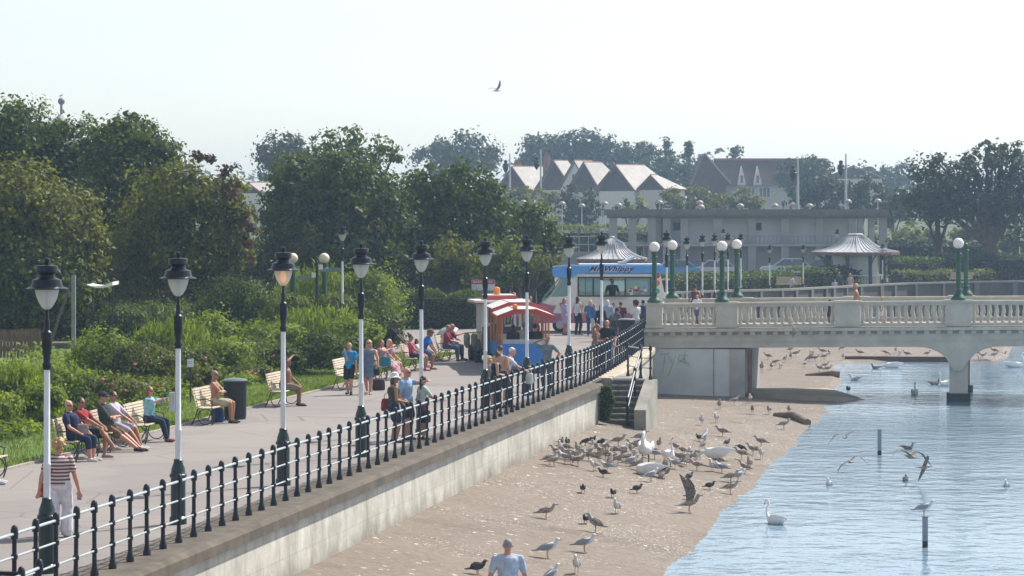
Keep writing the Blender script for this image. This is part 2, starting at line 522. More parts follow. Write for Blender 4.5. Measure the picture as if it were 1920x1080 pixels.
# the promenade opens to the left behind the lawn
pr = [st(s, wall_t(s) - 0.32, 0.004) for s in (20, 60, 86, 90, 94, 98, 102, 106, 110, 113)]
pr += [Vector((5.3, 126, 0.004)), Vector((9, 152, 0.004)), Vector((-4, 152, 0.004)), Vector((-3.5, 127.5, 0.004)), Vector((-16, 127.5, 0.004)),
       st(104, -24.5, 0.004), st(101.5, -20.85, 0.004), st(20, -20.85, 0.004)]
poly_mesh('path', pr, ASPH)
poly_mesh('lawn', [st(20, -20.95, 0.035), st(101.4, -20.95, 0.035), st(103.8, -24.5, 0.035), st(104, -45, 0.035), st(20, -45, 0.035)], GRASSM)
mb = MB()
for s0 in np.arange(30, 101.4, 0.92):
    a, b = st(s0, -20.9), st(s0 + 0.905, -20.9)
    mb.obox((a + b)/2 + Vector((0, 0, 0.02)), (b - a)/2, Vector((CT, -ST, 0))*0.05, (0, 0, 0.035))
a, b = st(101.4, -20.9), st(104, -24.6)
mb.obox((a + b)/2 + Vector((0, 0, 0.02)), (b - a)/2, Vector((CT, -ST, 0))*0.05, (0, 0, 0.035))
tag(mb.build('kerb', KERB, smooth=False), kind='structure')

me = bpy.data.meshes.new('water')
me.from_pydata([(-60, -60, WATER), (700, -60, WATER), (700, 300, WATER), (-60, 300, WATER)], [], [(0, 1, 2, 3)])
tag(link('water', me, mat_water()), kind='structure')

def grid_mesh(name, P, m, edge=None):
    n, k = len(P), len(P[0])
    vs = [tuple(p) for row in P for p in row]
    fs = [(i*k+j, i*k+j+1, (i+1)*k+j+1, (i+1)*k+j) for i in range(n-1) for j in range(k-1)]
    me = bpy.data.meshes.new(name); me.from_pydata(vs, [], fs)
    me.polygons.foreach_set('use_smooth', [True]*len(fs))
    if edge is not None:
        a = me.attributes.new('edge', 'FLOAT', 'POINT')
        a.data.foreach_set('value', [edge(p) for p in vs])
    me.update()
    return tag(link(name, me, m), kind='structure')

rb = random.Random(5)
wob = [math.sin(i*0.12)*0.08 + math.sin(i*0.43+1)*0.03 + rb.uniform(-.05, .05) for i in range(600)]
rows = []
ss = np.arange(20, 113.4, 0.25)
for i, s in enumerate(ss):
    row = []
    t0 = wall_t(s) - 0.4
    for j in range(26):
        t = t0 + (-5.2 - t0)*j/25
        z = beach_z(s, t - wob[i] * min(1, j/12)) + 0.006*math.sin(s*1.3 + t*2.1)
        row.append(st(s, t, z))
    rows.append(row)
eb = lambda p: 1 - (p[2] - WATER)/1.0
grid_mesh('beach', rows, BEACH, eb)

# the sandy flat beyond the bridge: a level bed with a sloping rim
fb = [(1390, 731), (1480, 729), (1550, 724), (1560, 716), (1563, 710), (1553, 700), (1548, 690), (1549, 683), (1562, 679.5), (1590, 676), (1700, 674), (1790, 672), (1850, 674), (1876, 666), (1880, 656), (1890, 640)]
fbp = [onz(x, y, -2.02) for x, y in fb]
fbp += [Vector((45, 180, 0)), Vector((60, 202, 0)), Vector((36, 197, 0)), Vector((26, 187, 0)), Vector((21, 179, 0)), Vector((16, 166, 0)), Vector((8.3, 151, 0)), Vector((6.3, 135, 0)), Vector((5.5, 118, 0))]
fbp = [Vector((p.x, p.y, -1.99)) for p in fbp]
n = len(fbp)
out = []
for i in range(n):
    d = (fbp[(i+1) % n] - fbp[i-1]); d.z = 0; d.normalize()
    nn = Vector((d.y, -d.x, 0))
    sgn = 1
    out.append(fbp[i] + nn*0.7*sgn + Vector((0, 0, -0.2)))
ar = sum(fbp[i].x*fbp[(i+1) % n].y - fbp[(i+1) % n].x*fbp[i].y for i in range(n))
if ar < 0:
    out = [fbp[i]*2 - out[i] + Vector((0, 0, -0.4)) for i in range(n)]
tri = tessellate_polygon([[Vector((p.x, p.y, 0)) for p in fbp]])
fs = []
for a, b, c in tri:
    A, B, D = fbp[a], fbp[b], fbp[c]
    fs.append((a, b, c) if (B.x-A.x)*(D.y-A.y) - (B.y-A.y)*(D.x-A.x) > 0 else (a, c, b))
fs += [(i, (i+1) % n, (i+1) % n + n, i + n) if ar < 0 else (i + n, (i+1) % n + n, (i+1) % n, i) for i in range(n)]
me = bpy.data.meshes.new('beach'); me.from_pydata([tuple(p) for p in fbp + out], [], fs)
a_ = me.attributes.new('edge', 'FLOAT', 'POINT'); a_.data.foreach_set('value', [0.90]*n + [1.08]*n)
me.update(); tag(link('beach', me, BEACH), kind='structure')
# timber edge of the sand and the apron slab under the bridge
t_ = thing('timber_kerb', 'long brown timber edging along the sand flat seen beneath the bridge', 'kerb', onz(1583, 674, -2.05))
mb = MB(); a, b = onz(1583, 674, -2.02), onz(1786, 675, -2.02)
mb.bar(a - t_.location + Vector((0, -.25, .03)), b - t_.location + Vector((0, -.25, .03)), .25, .30)
mb.build('beam', pm('wet brown timber', (0.10, 0.055, 0.035), .7, var=.3), t_, smooth=False)

sl = [(onz(x, y, z), z) for x, y, z in ((1375, 734.5, -1.86), (1474, 740, -1.86), (1575, 743, -1.88), (1627, 749.5, -2.12), (1552, 727, -1.97), (1400, 728, -1.9))]
top = [Vector((p.x, p.y, z)) for p, z in sl]
bot = [p + Vector((0.0, 0.0, -1.2)) for p in top]
mb = MB(); k = len(top)
mb.add(top + bot, [tuple(range(k)), tuple(range(k, 2*k))[::-1]] + [(i, i+k, (i+1) % k + k, (i+1) % k) for i in range(k)])
tag(mb.build('apron_slab', pm('damp apron concrete', (0.34, 0.29, 0.215), .85, var=.25, scale=1.2), smooth=False), 'pale concrete apron slab reaching out into the water under the bridge', 'slab')

# ---------------------------------------------------------------- sea wall, coping, steps
WALLM = mat_wall()
def su_attr(o):
    me = o.data
    a = me.attributes.new('su', 'FLOAT_VECTOR', 'POINT')
    vals = []
    for v in me.vertices:
        p = o.matrix_basis @ v.co
        s, t = to_st(p); vals += [s, v.co.z, 0]
    a.data.foreach_set('vector', vals)

def strip_wall(ss, tin, tout, z0, z1, m=0.0):
    P = MB()
    for a, b in zip(ss[:-1], ss[1:]):
        vs = []
        for s in (a, b):
            vs += [st(s, tin(s), z0(s)), st(s, tout(s) + m, z0(s)), st(s, tout(s), z1(s)), st(s, tin(s), z1(s))]
        P.add(vs, [(1, 5, 6, 2), (3, 2, 6, 7), (0, 3, 7, 4)])
    k = len(ss) - 1
    e = [st(ss[-1], tin(ss[-1]), z0(ss[-1])), st(ss[-1], tout(ss[-1]) + m, z0(ss[-1])), st(ss[-1], tout(ss[-1]), z1(ss[-1])), st(ss[-1], tin(ss[-1]), z1(ss[-1]))]
    P.add(e, [(0, 1, 2, 3)])
    e = [st(ss[0], tin(ss[0]), z0(ss[0])), st(ss[0], tout(ss[0]) + m, z0(ss[0])), st(ss[0], tout(ss[0]), z1(ss[0])), st(ss[0], tin(ss[0]), z1(ss[0]))]
    P.add(e, [(3, 2, 1, 0)])
    return P

sw = thing('sea_wall', 'long whitewashed sea wall with brown stone coping under the black railing', 'wall')
w1 = strip_wall(list(np.arange(25, 86.01, 1.0)), lambda s: -13.9, lambda s: -13.10, lambda s: -2.0, lambda s: -0.23, 0.05)
o = w1.build('wall_face', WALLM, sw, smooth=False); su_attr(o)
def coping(ss, tin, tout, name, parent, m=COPING):
    sec = [(-0.0, -0.225), (0.0, -0.06), (-0.05, -0.005), (-0.10, 0.012)]
    P = MB()
    for a, b in zip(ss[:-1], ss[1:]):
        vs = []
        for s in (a, b):
            vs += [st(s, tin(s), -0.225), st(s, tin(s), 0.012)] + [st(s, tout(s) + dx, z) for dx, z in reversed(sec)]
        n = 6
        P.add(vs, [(i, (i+1) % n, (i+1) % n + n, i + n) for i in range(n)])
    for s, rev in ((ss[0], True), (ss[-1], False)):
        vs = [st(s, tin(s), -0.225), st(s, tin(s), 0.012)] + [st(s, tout(s) + dx, z) for dx, z in reversed(sec)]
        P.add(vs, [tuple(range(6))[::-1] if rev else tuple(range(6))])
    bm = bmesh.new(); me = P.mesh(); bm.from_mesh(me); bmesh.ops.remove_doubles(bm, verts=bm.verts, dist=1e-4)
    bmesh.ops.recalc_face_normals(bm, faces=bm.faces)
    bm.to_mesh(me); bm.free()
    return link(name, me, m, parent)
coping(list(np.arange(25, 86.51, 0.75)), lambda s: -13.98, lambda s: -12.98, 'coping', sw)

sw2 = thing('sea_wall', 'curved grey sea wall with vertical stains between the steps and the bridge', 'wall')
ss2 = list(np.linspace(89.3, 112.6, 22))
w2 = strip_wall(ss2, lambda s: wall_t(s) - 0.5, lambda s: wall_t(s) - .02, lambda s: -2.6, lambda s: -0.23, 0.03)
o = w2.build('wall_face', WALLM, sw2, smooth=False); su_attr(o)
coping(ss2, lambda s: wall_t(s) - 0.62, lambda s: wall_t(s) + .08, 'coping', sw2, pm('pale coping stone', (0.42, 0.36, 0.28), .9, var=.25, scale=2, bmp=.4))

stp = thing('stone_steps', 'dark stone steps leading down from the promenade onto the beach', 'steps')
mb = MB()
NS = 8
for k in range(NS):
    s1 = 89.4 - 0.30*k
    z = -0.02 - 0.163*k
    vs = []
    for s in (s1 - 0.30, 89.4 if k == 0 else s1 + 0.001):
        for t, zz in ((-13.06, -2.2), (-12.0, -2.2), (-12.0, z), (-13.06, z)):
            vs.append(st(s, t, zz))
    mb.add(vs, [(0, 3, 2, 1), (0, 1, 5, 4), (1, 2, 6, 5), (2, 3, 7, 6), (3, 0, 4, 7), (4, 5, 6, 7)])
mb.build('treads', pm('dark stone steps', (0.16, 0.155, 0.135), .85, var=.3, scale=3, bmp=.4), stp, smooth=False)
mb = MB()
for k in range(NS):
    s1 = 89.4 - 0.30*k - 0.30
    z = -0.02 - 0.163*k
    c = st(s1 - 0.015, -12.53, z - 0.02)
    mb.obox(c, Vector((CT, -ST, 0))*0.525, Vector((ST, CT, 0))*0.02, (0, 0, .024))
mb.build('nosing', pm('worn step edge', (0.36, 0.34, 0.30), .8, var=.2), stp, smooth=False)
mb = MB()
poly = [(86.2, -2.2), (89.0, -2.2), (89.0, 0.0), (88.6, 0.0), (86.2, -0.80)]
vs = [st(s, -11.97, z) for s, z in poly] + [st(s, -11.6, z) for s, z in poly]
k = 5
mb.add(vs, [tuple(range(k)), tuple(range(k, 2*k))[::-1]] + [(i, i+k, (i+1) % k + k, (i+1) % k) for i in range(k)])
vs = [st(89.42, -13.5, -2.4), st(89.42, -11.98, -2.4), st(90.6, -12.55, -2.4), st(92.4, -13.5, -2.4)]
mb.add(vs + [v + Vector((0, 0, 2.39)) for v in vs], [(0, 3, 2, 1), (4, 5, 6, 7), (0, 1, 5, 4), (1, 2, 6, 5), (2, 3, 7, 6), (3, 0, 4, 7)])
bm = bmesh.new(); me = mb.mesh('cheek'); bm.from_mesh(me); bmesh.ops.recalc_face_normals(bm, faces=bm.faces); bm.to_mesh(me); bm.free()
link('cheek_wall', me, pm('dull cheek concrete', (0.30, 0.285, 0.25), .9, var=.3, scale=1.2, bmp=.3), stp)

# ---------------------------------------------------------------- railing
def post_mb(h=1.12):
    mb = MB()
    mb.lathe([(0.0629, 0), (0.0629, 0.05), (0.0459, 0.11), (0.0355, 0.16), (0.0333, 0.33), (0.0474, 0.335), (0.0474, 0.40), (0.0333, 0.405),
              (0.0326, 0.65), (0.0474, 0.655), (0.0474, 0.72), (0.0326, 0.725), (0.0318, 0.93), (0.0518, 0.935), (0.0548, 1.0), (0.0518, 1.06), (0.0370, 1.105), (0.0148, 1.12)], 10)
    return mb
post_me = post_mb().mesh('post', True); post_me.materials.append(NAVY)
rl = thing('railing', 'black promenade railing of ball topped posts with three pale rails along the sea wall', 'railing')
posts = []
Y = 36.2
while Y < 112.4:
    s = Y/CT*1.0
    # solve s so that the post stands at this depth
    for _ in range(6):
        s = (Y + rail_t(s)*ST)/CT
    posts.append(st(s, rail_t(s), 0.012))
    Y += 0.82 if Y < 92 else 0.93
rp = random.Random(2)
for p in posts:
    o = bpy.data.objects.new('post', post_me); COL.objects.link(o); o.parent = rl
    o.location = p; o.rotation_euler = (rp.uniform(-.012, .012), rp.uniform(-.012, .012), rp.uniform(0, 3))
for z, r in ((1.0, .022), (.687, .016), (.367, .016)):
    mb = MB(); mb.tube([p + Vector((0, 0, z)) for p in posts], r, 8)
    mb.build('rail', RAILM, rl)
# lower handrail at the near steps
hr = thing('handrail', 'short black handrail with two ball posts at the near steps below the promenade railing', 'railing', st(38.0, -13.0, -1.3))
q = [at(74, 1048, 37.9), at(40, 1062, 37.2), at(-45, 1096, 36.0)]
for p in q:
    o = bpy.data.objects.new('post', post_me); COL.objects.link(o); o.parent = hr
    o.location = p - hr.location - Vector((0, 0, 1.12))
mb = MB(); mb.tube([p - hr.location - Vector((0, 0, .12)) for p in q], .024, 8); mb.build('rail', RAILM, hr)
mb = MB(); mb.tube([q[1] - hr.location - Vector((0, 0, .1)), q[1] - hr.location + Vector((-1.2, .2, -.1))], .03, 8); mb.build('side_bar', NAVY, hr)
# stair handrail
sh = thing('handrail', 'black stair handrail running down the stone steps beside the cheek wall', 'railing', st(89.2, -12.05, -0.02))
L = lambda s, t, z: st(s, t, z) - sh.location
mb = MB()
tops = [(89.6, -12.22, 1.05), (88.3, -12.24, .42), (86.75, -12.26, -.42)]
for (s, t, z), zb in zip(tops, (-.02, -.6, -1.33)):
    p = L(s, t, zb)
    h = z - zb
    o = bpy.data.objects.new('post', post_me); COL.objects.link(o); o.parent = sh
    o.location = p; o.scale = (1, 1, h/1.12)
for dz, r in ((-.1, .028), (-.4, .02)):
    mb = MB(); mb.tube([L(s, t, z + dz) for s, t, z in tops], r, 8); mb.build('rail', pm('dark stair rail', (.10, .12, .14), .35, var=.3), sh)
sh2 = thing('handrail', 'short black railing on top of the cheek wall beside the steps', 'railing', st(89.4, -11.8, 0))
ps = [st(88.8, -11.8, 0), st(89.7, -12.25, -.03), st(90.7, -12.8, -.03)]
for p in ps:
    o = bpy.data.objects.new('post', post_me); COL.objects.link(o); o.parent = sh2; o.location = p - sh2.location
for z, r in ((1.0, .024), (.687, .018), (.367, .018)):
    mb = MB(); mb.tube([p - sh2.location + Vector((0, 0, z)) for p in ps], r, 8); mb.build('rail', RAILM, sh2)

# ---------------------------------------------------------------- promenade lamps
def make_lamp(label, grp, lit=False):
    t = thing('street_lamp', label, 'street lamp', group=grp)
    MB().lathe([(.15, 0), (.15, .12), (.128, .14), (.128, .80), (.15, .82), (.15, .86), (.128, .88), (.12, .95), (.075, 1.08), (.082, 1.11), (.06, 1.13)], 14).build('base', GREEND, t)
    MB().lathe([(.052, 1.13), (.052, 1.6), (.058, 1.61), (.058, 1.64), (.05, 1.65), (.045, 3.04)], 12).build('pole', WHITEP, t)
    MB().lathe([(.062, 3.04), (.062, 3.08), (.072, 3.10), (.072, 3.13), (.056, 3.15), (.056, 3.26), (.07, 3.28), (.066, 3.34), (.078, 3.36), (.078, 3.60), (.045, 3.63), (.04, 3.78), (.03, 3.80), (.028, 3.96)], 12).build('sleeve', BLACK, t)
    g = MB().lathe([(.03, 3.94), (.075, 3.97), (.125, 4.05), (.165, 4.15), (.185, 4.245)], 18).build('lamp_glass', GLASSW, t)
    MB().lathe([(.012, 3.9), (.012, 4.24)], 6).build('lamp_stem', BLACK, t)
    MB().lathe([(.32, 4.245), (.325, 4.255), (.24, 4.285), (.225, 4.35), (.215, 4.385), (.13, 4.42), (.115, 4.46), (.16, 4.50), (.168, 4.58), (.155, 4.60), (.03, 4.605)], 18).build('lantern_cap', BLACK, t)
    MB().lathe([(.025, 4.6), (.022, 4.63), (.045, 4.66), (.04, 4.70), (.01, 4.72)], 10).build('finial', BLACK, t)
    return t

LAMPS = [
    (88, 41.5, 'nearest black and white lamp, behind the railing beside the woman in the striped top'),
    (334, 48.0, 'second black and white lamp along the railing with a small grey box on its pole'),
    (531, 54.8, 'black and white lamp whose glass glows orange, third from the near end'),
    (677, 61.2, 'black and white lamp in front of the woman in the blue dress'),
    (790, 67.4, 'black and white lamp beside the girl with a ponytail at the railing'),
    (910, 75.4, 'black and white lamp behind the couple leaning at the railing, left of the train'),
    (988, 81.7, 'black and white lamp standing in front of the blue back of the land train'),
    (1067, 89.3, 'black and white lamp in front of the cab of the ice cream van'),
    (1128, 96.2, 'black and white lamp in front of the serving window of the ice cream van'),
]
lamp0 = None
for i, (x, Y, lab) in enumerate(LAMPS):
    if lamp0 is None:
        lamp0 = make_lamp(lab, 'lamps along the promenade railing'); l = lamp0
    else:
        l = copy_tree(lamp0)
    l['label'] = lab
    l.location = ((x - 960)*Y/F, Y, 0.004)
    l.rotation_euler.z = i*1.1
    if i == 1:
        MB().bevbox(-.15, -.06, -.05, .05, 1.95, 2.28, .012).build('control_box', pm('grey control box', (.45, .46, .48), .5), l).rotation_euler.z = -1.1
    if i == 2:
        em = bpy.data.materials.new('glowing lamp'); tt, bb = nodes(em)
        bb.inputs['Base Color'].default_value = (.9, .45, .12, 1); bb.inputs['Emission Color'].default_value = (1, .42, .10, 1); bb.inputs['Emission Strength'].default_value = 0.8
        MB().lathe([(.02, 4.0), (.05, 4.04), (.065, 4.12), (.055, 4.21), (.03, 4.24)], 12).build('glow_core', em, l)  # emissive core added inside the glass for its orange glow

def far_lamp(x, ytop, Y, lab, grp, z0=0.0):
    l = copy_tree(lamp0); l['label'] = lab; l['group'] = grp
    zt = CAMZ - (ytop - HOR)*Y/F
    l.location = ((x - 960)*Y/F, Y, z0)
    k = (zt - z0)/4.72
    l.scale = (max(k, .8)*.97, max(k, .8)*.97, k)
    return l
G2 = 'lamps beyond the bridge'
far_lamp(642, 420, 108, 'lamp rising out of the shrubs on the left beside the cream globe lamps', 'lamps away from the railing', 0.9)
far_lamp(1250, 431, 122, 'lamp just behind the ice cream van, partly hidden by a bridge globe lamp', G2)
far_lamp(1288, 442, 140, 'first of the black and white lamps between the two pairs of bridge globe lamps', G2)
far_lamp(1317, 438, 147, 'second of the black and white lamps between the two pairs of bridge globe lamps', G2)
far_lamp(1340, 437, 153, 'black and white lamp immediately left of the middle pair of bridge globe lamps', G2)
far_lamp(1365, 436, 158, 'black and white lamp rising between the two middle globe lamps of the bridge', G2)
far_lamp(1389, 436, 163, 'black and white lamp immediately right of the middle pair of bridge globe lamps', G2)
far_lamp(1356, 428, 196, 'small distant lamp above the middle pair of bridge globe lamps', G2, 1.0)
far_lamp(1443, 458, 176, 'small far lamp before the grey pavilion, above the striped ramp rail', G2)
far_lamp(1506, 458, 180, 'small far lamp beside the far bench and the person in pale clothes', G2)
far_lamp(1570, 428, 205, 'tall far lamp in front of the left end of the tent roofed shelter', G2)
far_lamp(1655, 456, 192, 'far lamp in front of the right end of the tent roofed shelter', G2)
far_lamp(1662, 446, 230, 'tiny lamp just behind the right end of the tent roofed shelter', G2)
far_lamp(1753, 446, 232, 'tiny lamp against the dark hedge left of the right hand globe lamp', G2)
far_lamp(1912, 429, 225, 'distant lamp at the right edge of the picture beneath the big tree', G2)
far_lamp(1203, 442, 235, 'tiny lamp in front of the pavilion columns above the van roof', G2)
far_lamp(1180, 440, 236, 'tiny lamp just right of the peak of the blue tent roof behind the van', G2)

# tall masts with a lantern on the side
MAST = pm('pale grey mast', (0.55, 0.56, 0.58), .5, var=.1)
def mast(x, ytop, ybase, Y, lab):
    p0, p1 = at(x, ybase, Y), at(x, ytop, Y)
    t = thing('lamp_mast', lab, 'lamp mast', p0, group='tall masts with side lanterns')
    h = p1.z - p0.z; r = .16
    MB().lathe([(r, 0), (r*.8, h*.5), (r*.45, h)], 8).build('pole', MAST, t)
    MB().lathe([(.05, h*.90-1.5), (.28, h*.9-1.1), (.36, h*.9-.75), (.5, h*.9-.72), (.35, h*.9-.6), (.34, h*.9-.4), (.18, h*.9-.3), (.22, h*.9), (.05, h*.9+.1)], 10, c=(-.5, 0, 0)).build('lantern', BLACK, t)
    MB().tube([(0, 0, h*.9-.55), (-.4, 0, h*.9-.55)], .05, 6).build('bracket', MAST, t)
    return t
mast(956, 288, 420, 330, 'leftmost tall mast with a black lantern, before the left end of the house terrace')
mast(1014, 280, 430, 330, 'tall mast with a black lantern before the dark gable of the house terrace')
mast(1496, 298, 425, 280, 'tall mast with a black lantern behind the pavilion, right of the gabled house')
mast(1586, 288, 430, 280, 'tall pale mast with a black lantern behind the right part of the pavilion roof')
DOME = pm('pinkish dome lamp', (0.36, 0.29, 0.28), .4, var=.1)
k = 0
dome0 = None
for x, y, Y in ((981, 377, 300), (1001, 378, 300), (1054, 380, 295), (1091, 384, 290), (1134, 380, 290), (1160, 383, 285), (1237, 378, 285), (1312, 378, 285), (1314, 386, 270), (1388, 384, 280), (1453, 384, 280), (1487, 383, 280), (1518, 384, 280), (1590, 376, 280), (1646, 375, 280)):
    p = at(x, y, Y)
    if dome0 is None:
        dome0 = thing('dome_lamp', 'dome topped street lamp on a thin pole along the road behind the pavilion', 'street lamp', group='dome lamps along the far road')
        MB().lathe([(.38, 0), (.40, .08), (.33, .25), (.17, .36), (.02, .4)], 12).build('lamp_dome', DOME, dome0)
        MB().lathe([(.06, -6), (.05, 0)], 6).build('pole', MAST, dome0)
        d = dome0
    else:
        d = copy_tree(dome0)
    d.location = (p.x, p.y, p.z - .25)

# ---------------------------------------------------------------- the bridge
BO = Vector((5.69, 112.0, 0))
AX = Vector((CT, -ST, 0)); BX = Vector((ST, CT, 0))
br = thing('footbridge', 'cream stone footbridge with a balustrade spanning the lake on the right', 'bridge', BO, -TH)
# local frame: x along the bridge to the right, y across it away from the camera
WB = 6.2
XE = 36.0
def arch(x): return 0.72 + 0.30*math.sin(min(max(x, 0)/30, 1)*math.pi/2)
def px2bx(px):          # picture column -> distance along the near face
    # (960 + F*X/Y), X = BO.x + CT*x, Y = BO.y - ST*x
    k = (px - 960)/F
    return (k*BO.y - BO.x)/(CT + k*ST)
xP = px2bx(1797)
def sweep(fn, x0, x1, y0, y1, n=40):      # a strip whose section is [(dz_low, dz_high)] following the camber
    mb = MB(); xs = np.linspace(x0, x1, n)
    vs, fs = [], []
    for x in xs:
        lo, hi = fn(x)
        vs += [(x, y0, lo), (x, y1, lo), (x, y1, hi), (x, y0, hi)]
    for i in range(n-1):
        a, b = i*4, i*4+4
        fs += [(a, b, b+1, a+1), (a+1, b+1, b+2, a+2), (a+2, b+2, b+3, a+3), (a+3, b+3, b, a)]
    fs += [(0, 1, 2, 3), (n*4-1, n*4-2, n*4-3, n*4-4)]
    return mb.add(vs, fs)
def soffit(x):
    z = arch(x) - 0.82
    # haunches that curve down to the pier
    for xc, w in ((xP, 1.35), (xP + 16.5, 1.35)):
        d = abs(x - xc) - 0.28
        if d < w:
            u = max(0, min(1, 1 - d/w))
            z = min(z, arch(x) - 0.82 - 0.95*(1 - math.sqrt(max(0, 1 - u*u))))
    return z
xs_b = [-.35, px2bx(1395)] + list(np.linspace(px2bx(1396), XE, 110))
mb = MB(); vs, fs = [], []
for x in xs_b:
    lo, hi = soffit(x), arch(x) - 0.30
    vs += [(x, 0.0, lo), (x, WB, lo), (x, WB, hi), (x, 0.0, hi)]
for i in range(len(xs_b)-1):
    a, b = i*4, i*4+4
    fs += [(a, b, b+1, a+1), (a+1, b+1, b+2, a+2), (a+2, b+2, b+3, a+3), (a+3, b+3, b, a)]
fs += [(0, 1, 2, 3), (len(xs_b)*4-1, len(xs_b)*4-2, len(xs_b)*4-3, len(xs_b)*4-4)]
mb.add(vs, fs); mb.build('beam', STONE, br, smooth=False)
mb = sweep(lambda x: (arch(x)-.30, arch(x)-.02), -.35, XE, -.02, WB+.02)
mb.build('deck', pm('bridge deck', (.34, .31, .27), .9, var=.15), br, smooth=False)
mb = sweep(lambda x: (arch(x)-.16, arch(x)-.05), -.4, XE, -.22, -.021)
mb.build('cornice', STONE, br, smooth=False)
mb = MB()
x = -.2
while x < 26:
    mb.box(x, x+.2, -.13, -.001, arch(x)-.31, arch(x)-.165); x += .46
mb.build('dentils', STONE, br, smooth=False)
mb = sweep(lambda x: (arch(x)-.60, arch(x)-.565), -.2, XE, -.03, -.001)
mb.build('string_course', STONE, br, smooth=False)
# abutment
xa = px2bx(1397)
AB = pm('pale blue grey render', (0.60, 0.63, 0.62), .8, var=.12, scale=1.0, bmp=.1)
MB().box(-.1, xa-.35, .06, WB-.1, -3.0, soffit(0)-.003).build('abutment', AB, br, smooth=False)
mb = MB().box(xa-.62, xa, .02, WB-.05, -3.0, soffit(0)-.003)
mb.build('abutment_end', pm('grey abutment stone', (.40, .40, .37), .85, var=.2, scale=1.5), br, smooth=False)
MB().tube([(xa+.18, .12, -2.5), (xa+.18, .12, soffit(0)-.01)], .09, 8).build('drainpipe', pm('rusty pipe', (.16, .10, .07), .7, var=.4), br)
MB().box(xa*.66-.012, xa*.66+.012, .045, .059, -2.4, soffit(0)-.01).build('joint_line', CONCD, br, smooth=False)
# scrawled green letters on the abutment: T y P and E with a stroke beneath
def gstroke(mb, pts, w=.042):
    for a, b in zip(pts[:-1], pts[1:]):
        mb.bar((a[0], .054, a[1]), (b[0], .054, b[1]), w, .008, (0, 1, 0))
mb = MB(); zg = -.35
for pts in ([(.30, 0), (.66, .05)], [(.48, .02), (.40, -.75)], [(.62, -.05), (.78, -.35)], [(.92, -.02), (.62, -.85)], [(1.0, -.45), (1.06, .02), (1.22, -.02), (1.22, -.2), (1.04, -.25)],
            [(1.3, .15), (1.27, -.3)], [(1.3, .15), (1.46, .18)], [(1.28, -.05), (1.42, -.02)], [(1.27, -.3), (1.46, -.32)], [(1.1, -.25), (1.5, -.42)]):
    gstroke(mb, [(a, zg + b) for a, b in pts])
mb.build('graffiti', pm('faded green paint', (.36, .50, .36), .8, var=.3), br, smooth=False)
# piers
for xc in (xP, xP + 16.5):
    for yc in (.14, WB-.64):
        MB().box(xc-.36, xc+.36, yc, yc+.5, -2.9, soffit(xc)+.4).build('pier', STONE, br, smooth=False)
        mb = MB(); mb.box(xc-.25, xc+.25, yc-.025, yc-.001, -.8+.2, arch(xc)-.62); mb.build('pier_panel', STONE, br, smooth=False)
        MB().bevbox(xc-.47, xc+.47, yc-.13, yc+.62, -3.2, -1.78, .1).build('pier_footing', pm('black wet footing', (.02, .022, .02), .6, var=.4), br, smooth=False)
    mb = MB().box(xc-.22, xc+.22, .64, WB-.65, soffit(xc)+.35, soffit(xc+2)-.02); mb.build('pier_tie', STONE, br, smooth=False)
# balustrades
bal_me = MB().lathe([(.075, 0), (.075, .05), (.045, .07), (.075, .16), (.083, .22), (.06, .34), (.04, .48), (.035, .56), (.055, .585), (.055, .61), (.04, .63), (.07, .66), (.07, .70)], 8).mesh('baluster', True)
bal_me.materials.append(STONE)
PIL = [px2bx(1226), px2bx(1363), px2bx(1589), px2bx(1797), px2bx(2005)]
HW = [.32, .42, .50, .50, .5]
for side, y in (('n', .08), ('f', WB - .26)):
    bl = MB(); xs = PIL
    dsh = 0
    for k in range(len(xs)-1):
        x0, x1 = xs[k]+HW[k]*1.0, xs[k+1]-HW[k+1]
        m_ = sweep(lambda x: (arch(x)+.0, arch(x)+.13), x0-.01, x1+.01, y-.03, y+.21, 12)
        bl.add(m_.v, m_.f)
        m_ = sweep(lambda x: (arch(x)+.83, arch(x)+.92), x0-.01, x1+.01, y-.02, y+.20, 12)
        bl.add(m_.v, m_.f)
        m_ = sweep(lambda x: (arch(x)+.92, arch(x)+1.0), x0-.01, x1+.01, y-.07, y+.25, 12)
        bl.add(m_.v, m_.f)
    bo = bl.build('balustrade', STONE, br, smooth=False)
    for xc, hw in zip(xs, HW):
        pi = MB(); z = arch(xc)
        pi.box(xc-hw, xc+hw, y-.06, y+.24, z-.02, z+.925)
        pi.box(xc-hw-.05, xc+hw+.05, y-.12, y+.30, z+.925, z+1.03)
        pi.box(xc-hw-.03, xc+hw+.03, y-.09, y+.27, z+.0, z+.14)
        pi.build('pillar', STONE, bo, smooth=False)
    for k in range(len(xs)-1):
        x0, x1 = xs[k]+HW[k]+.12, xs[k+1]-HW[k+1]-.12
        nb = max(2, round((x1-x0)/.262))
        if x0 > px2bx(1925): continue
        for i in range(nb):
            x = x0 + (x1-x0)*i/(nb-1)
            if x > px2bx(1930): break
            o = bpy.data.objects.new('baluster', bal_me); COL.objects.link(o); o.parent = bo
            o.location = (x, y+.09, arch(x)+.13)

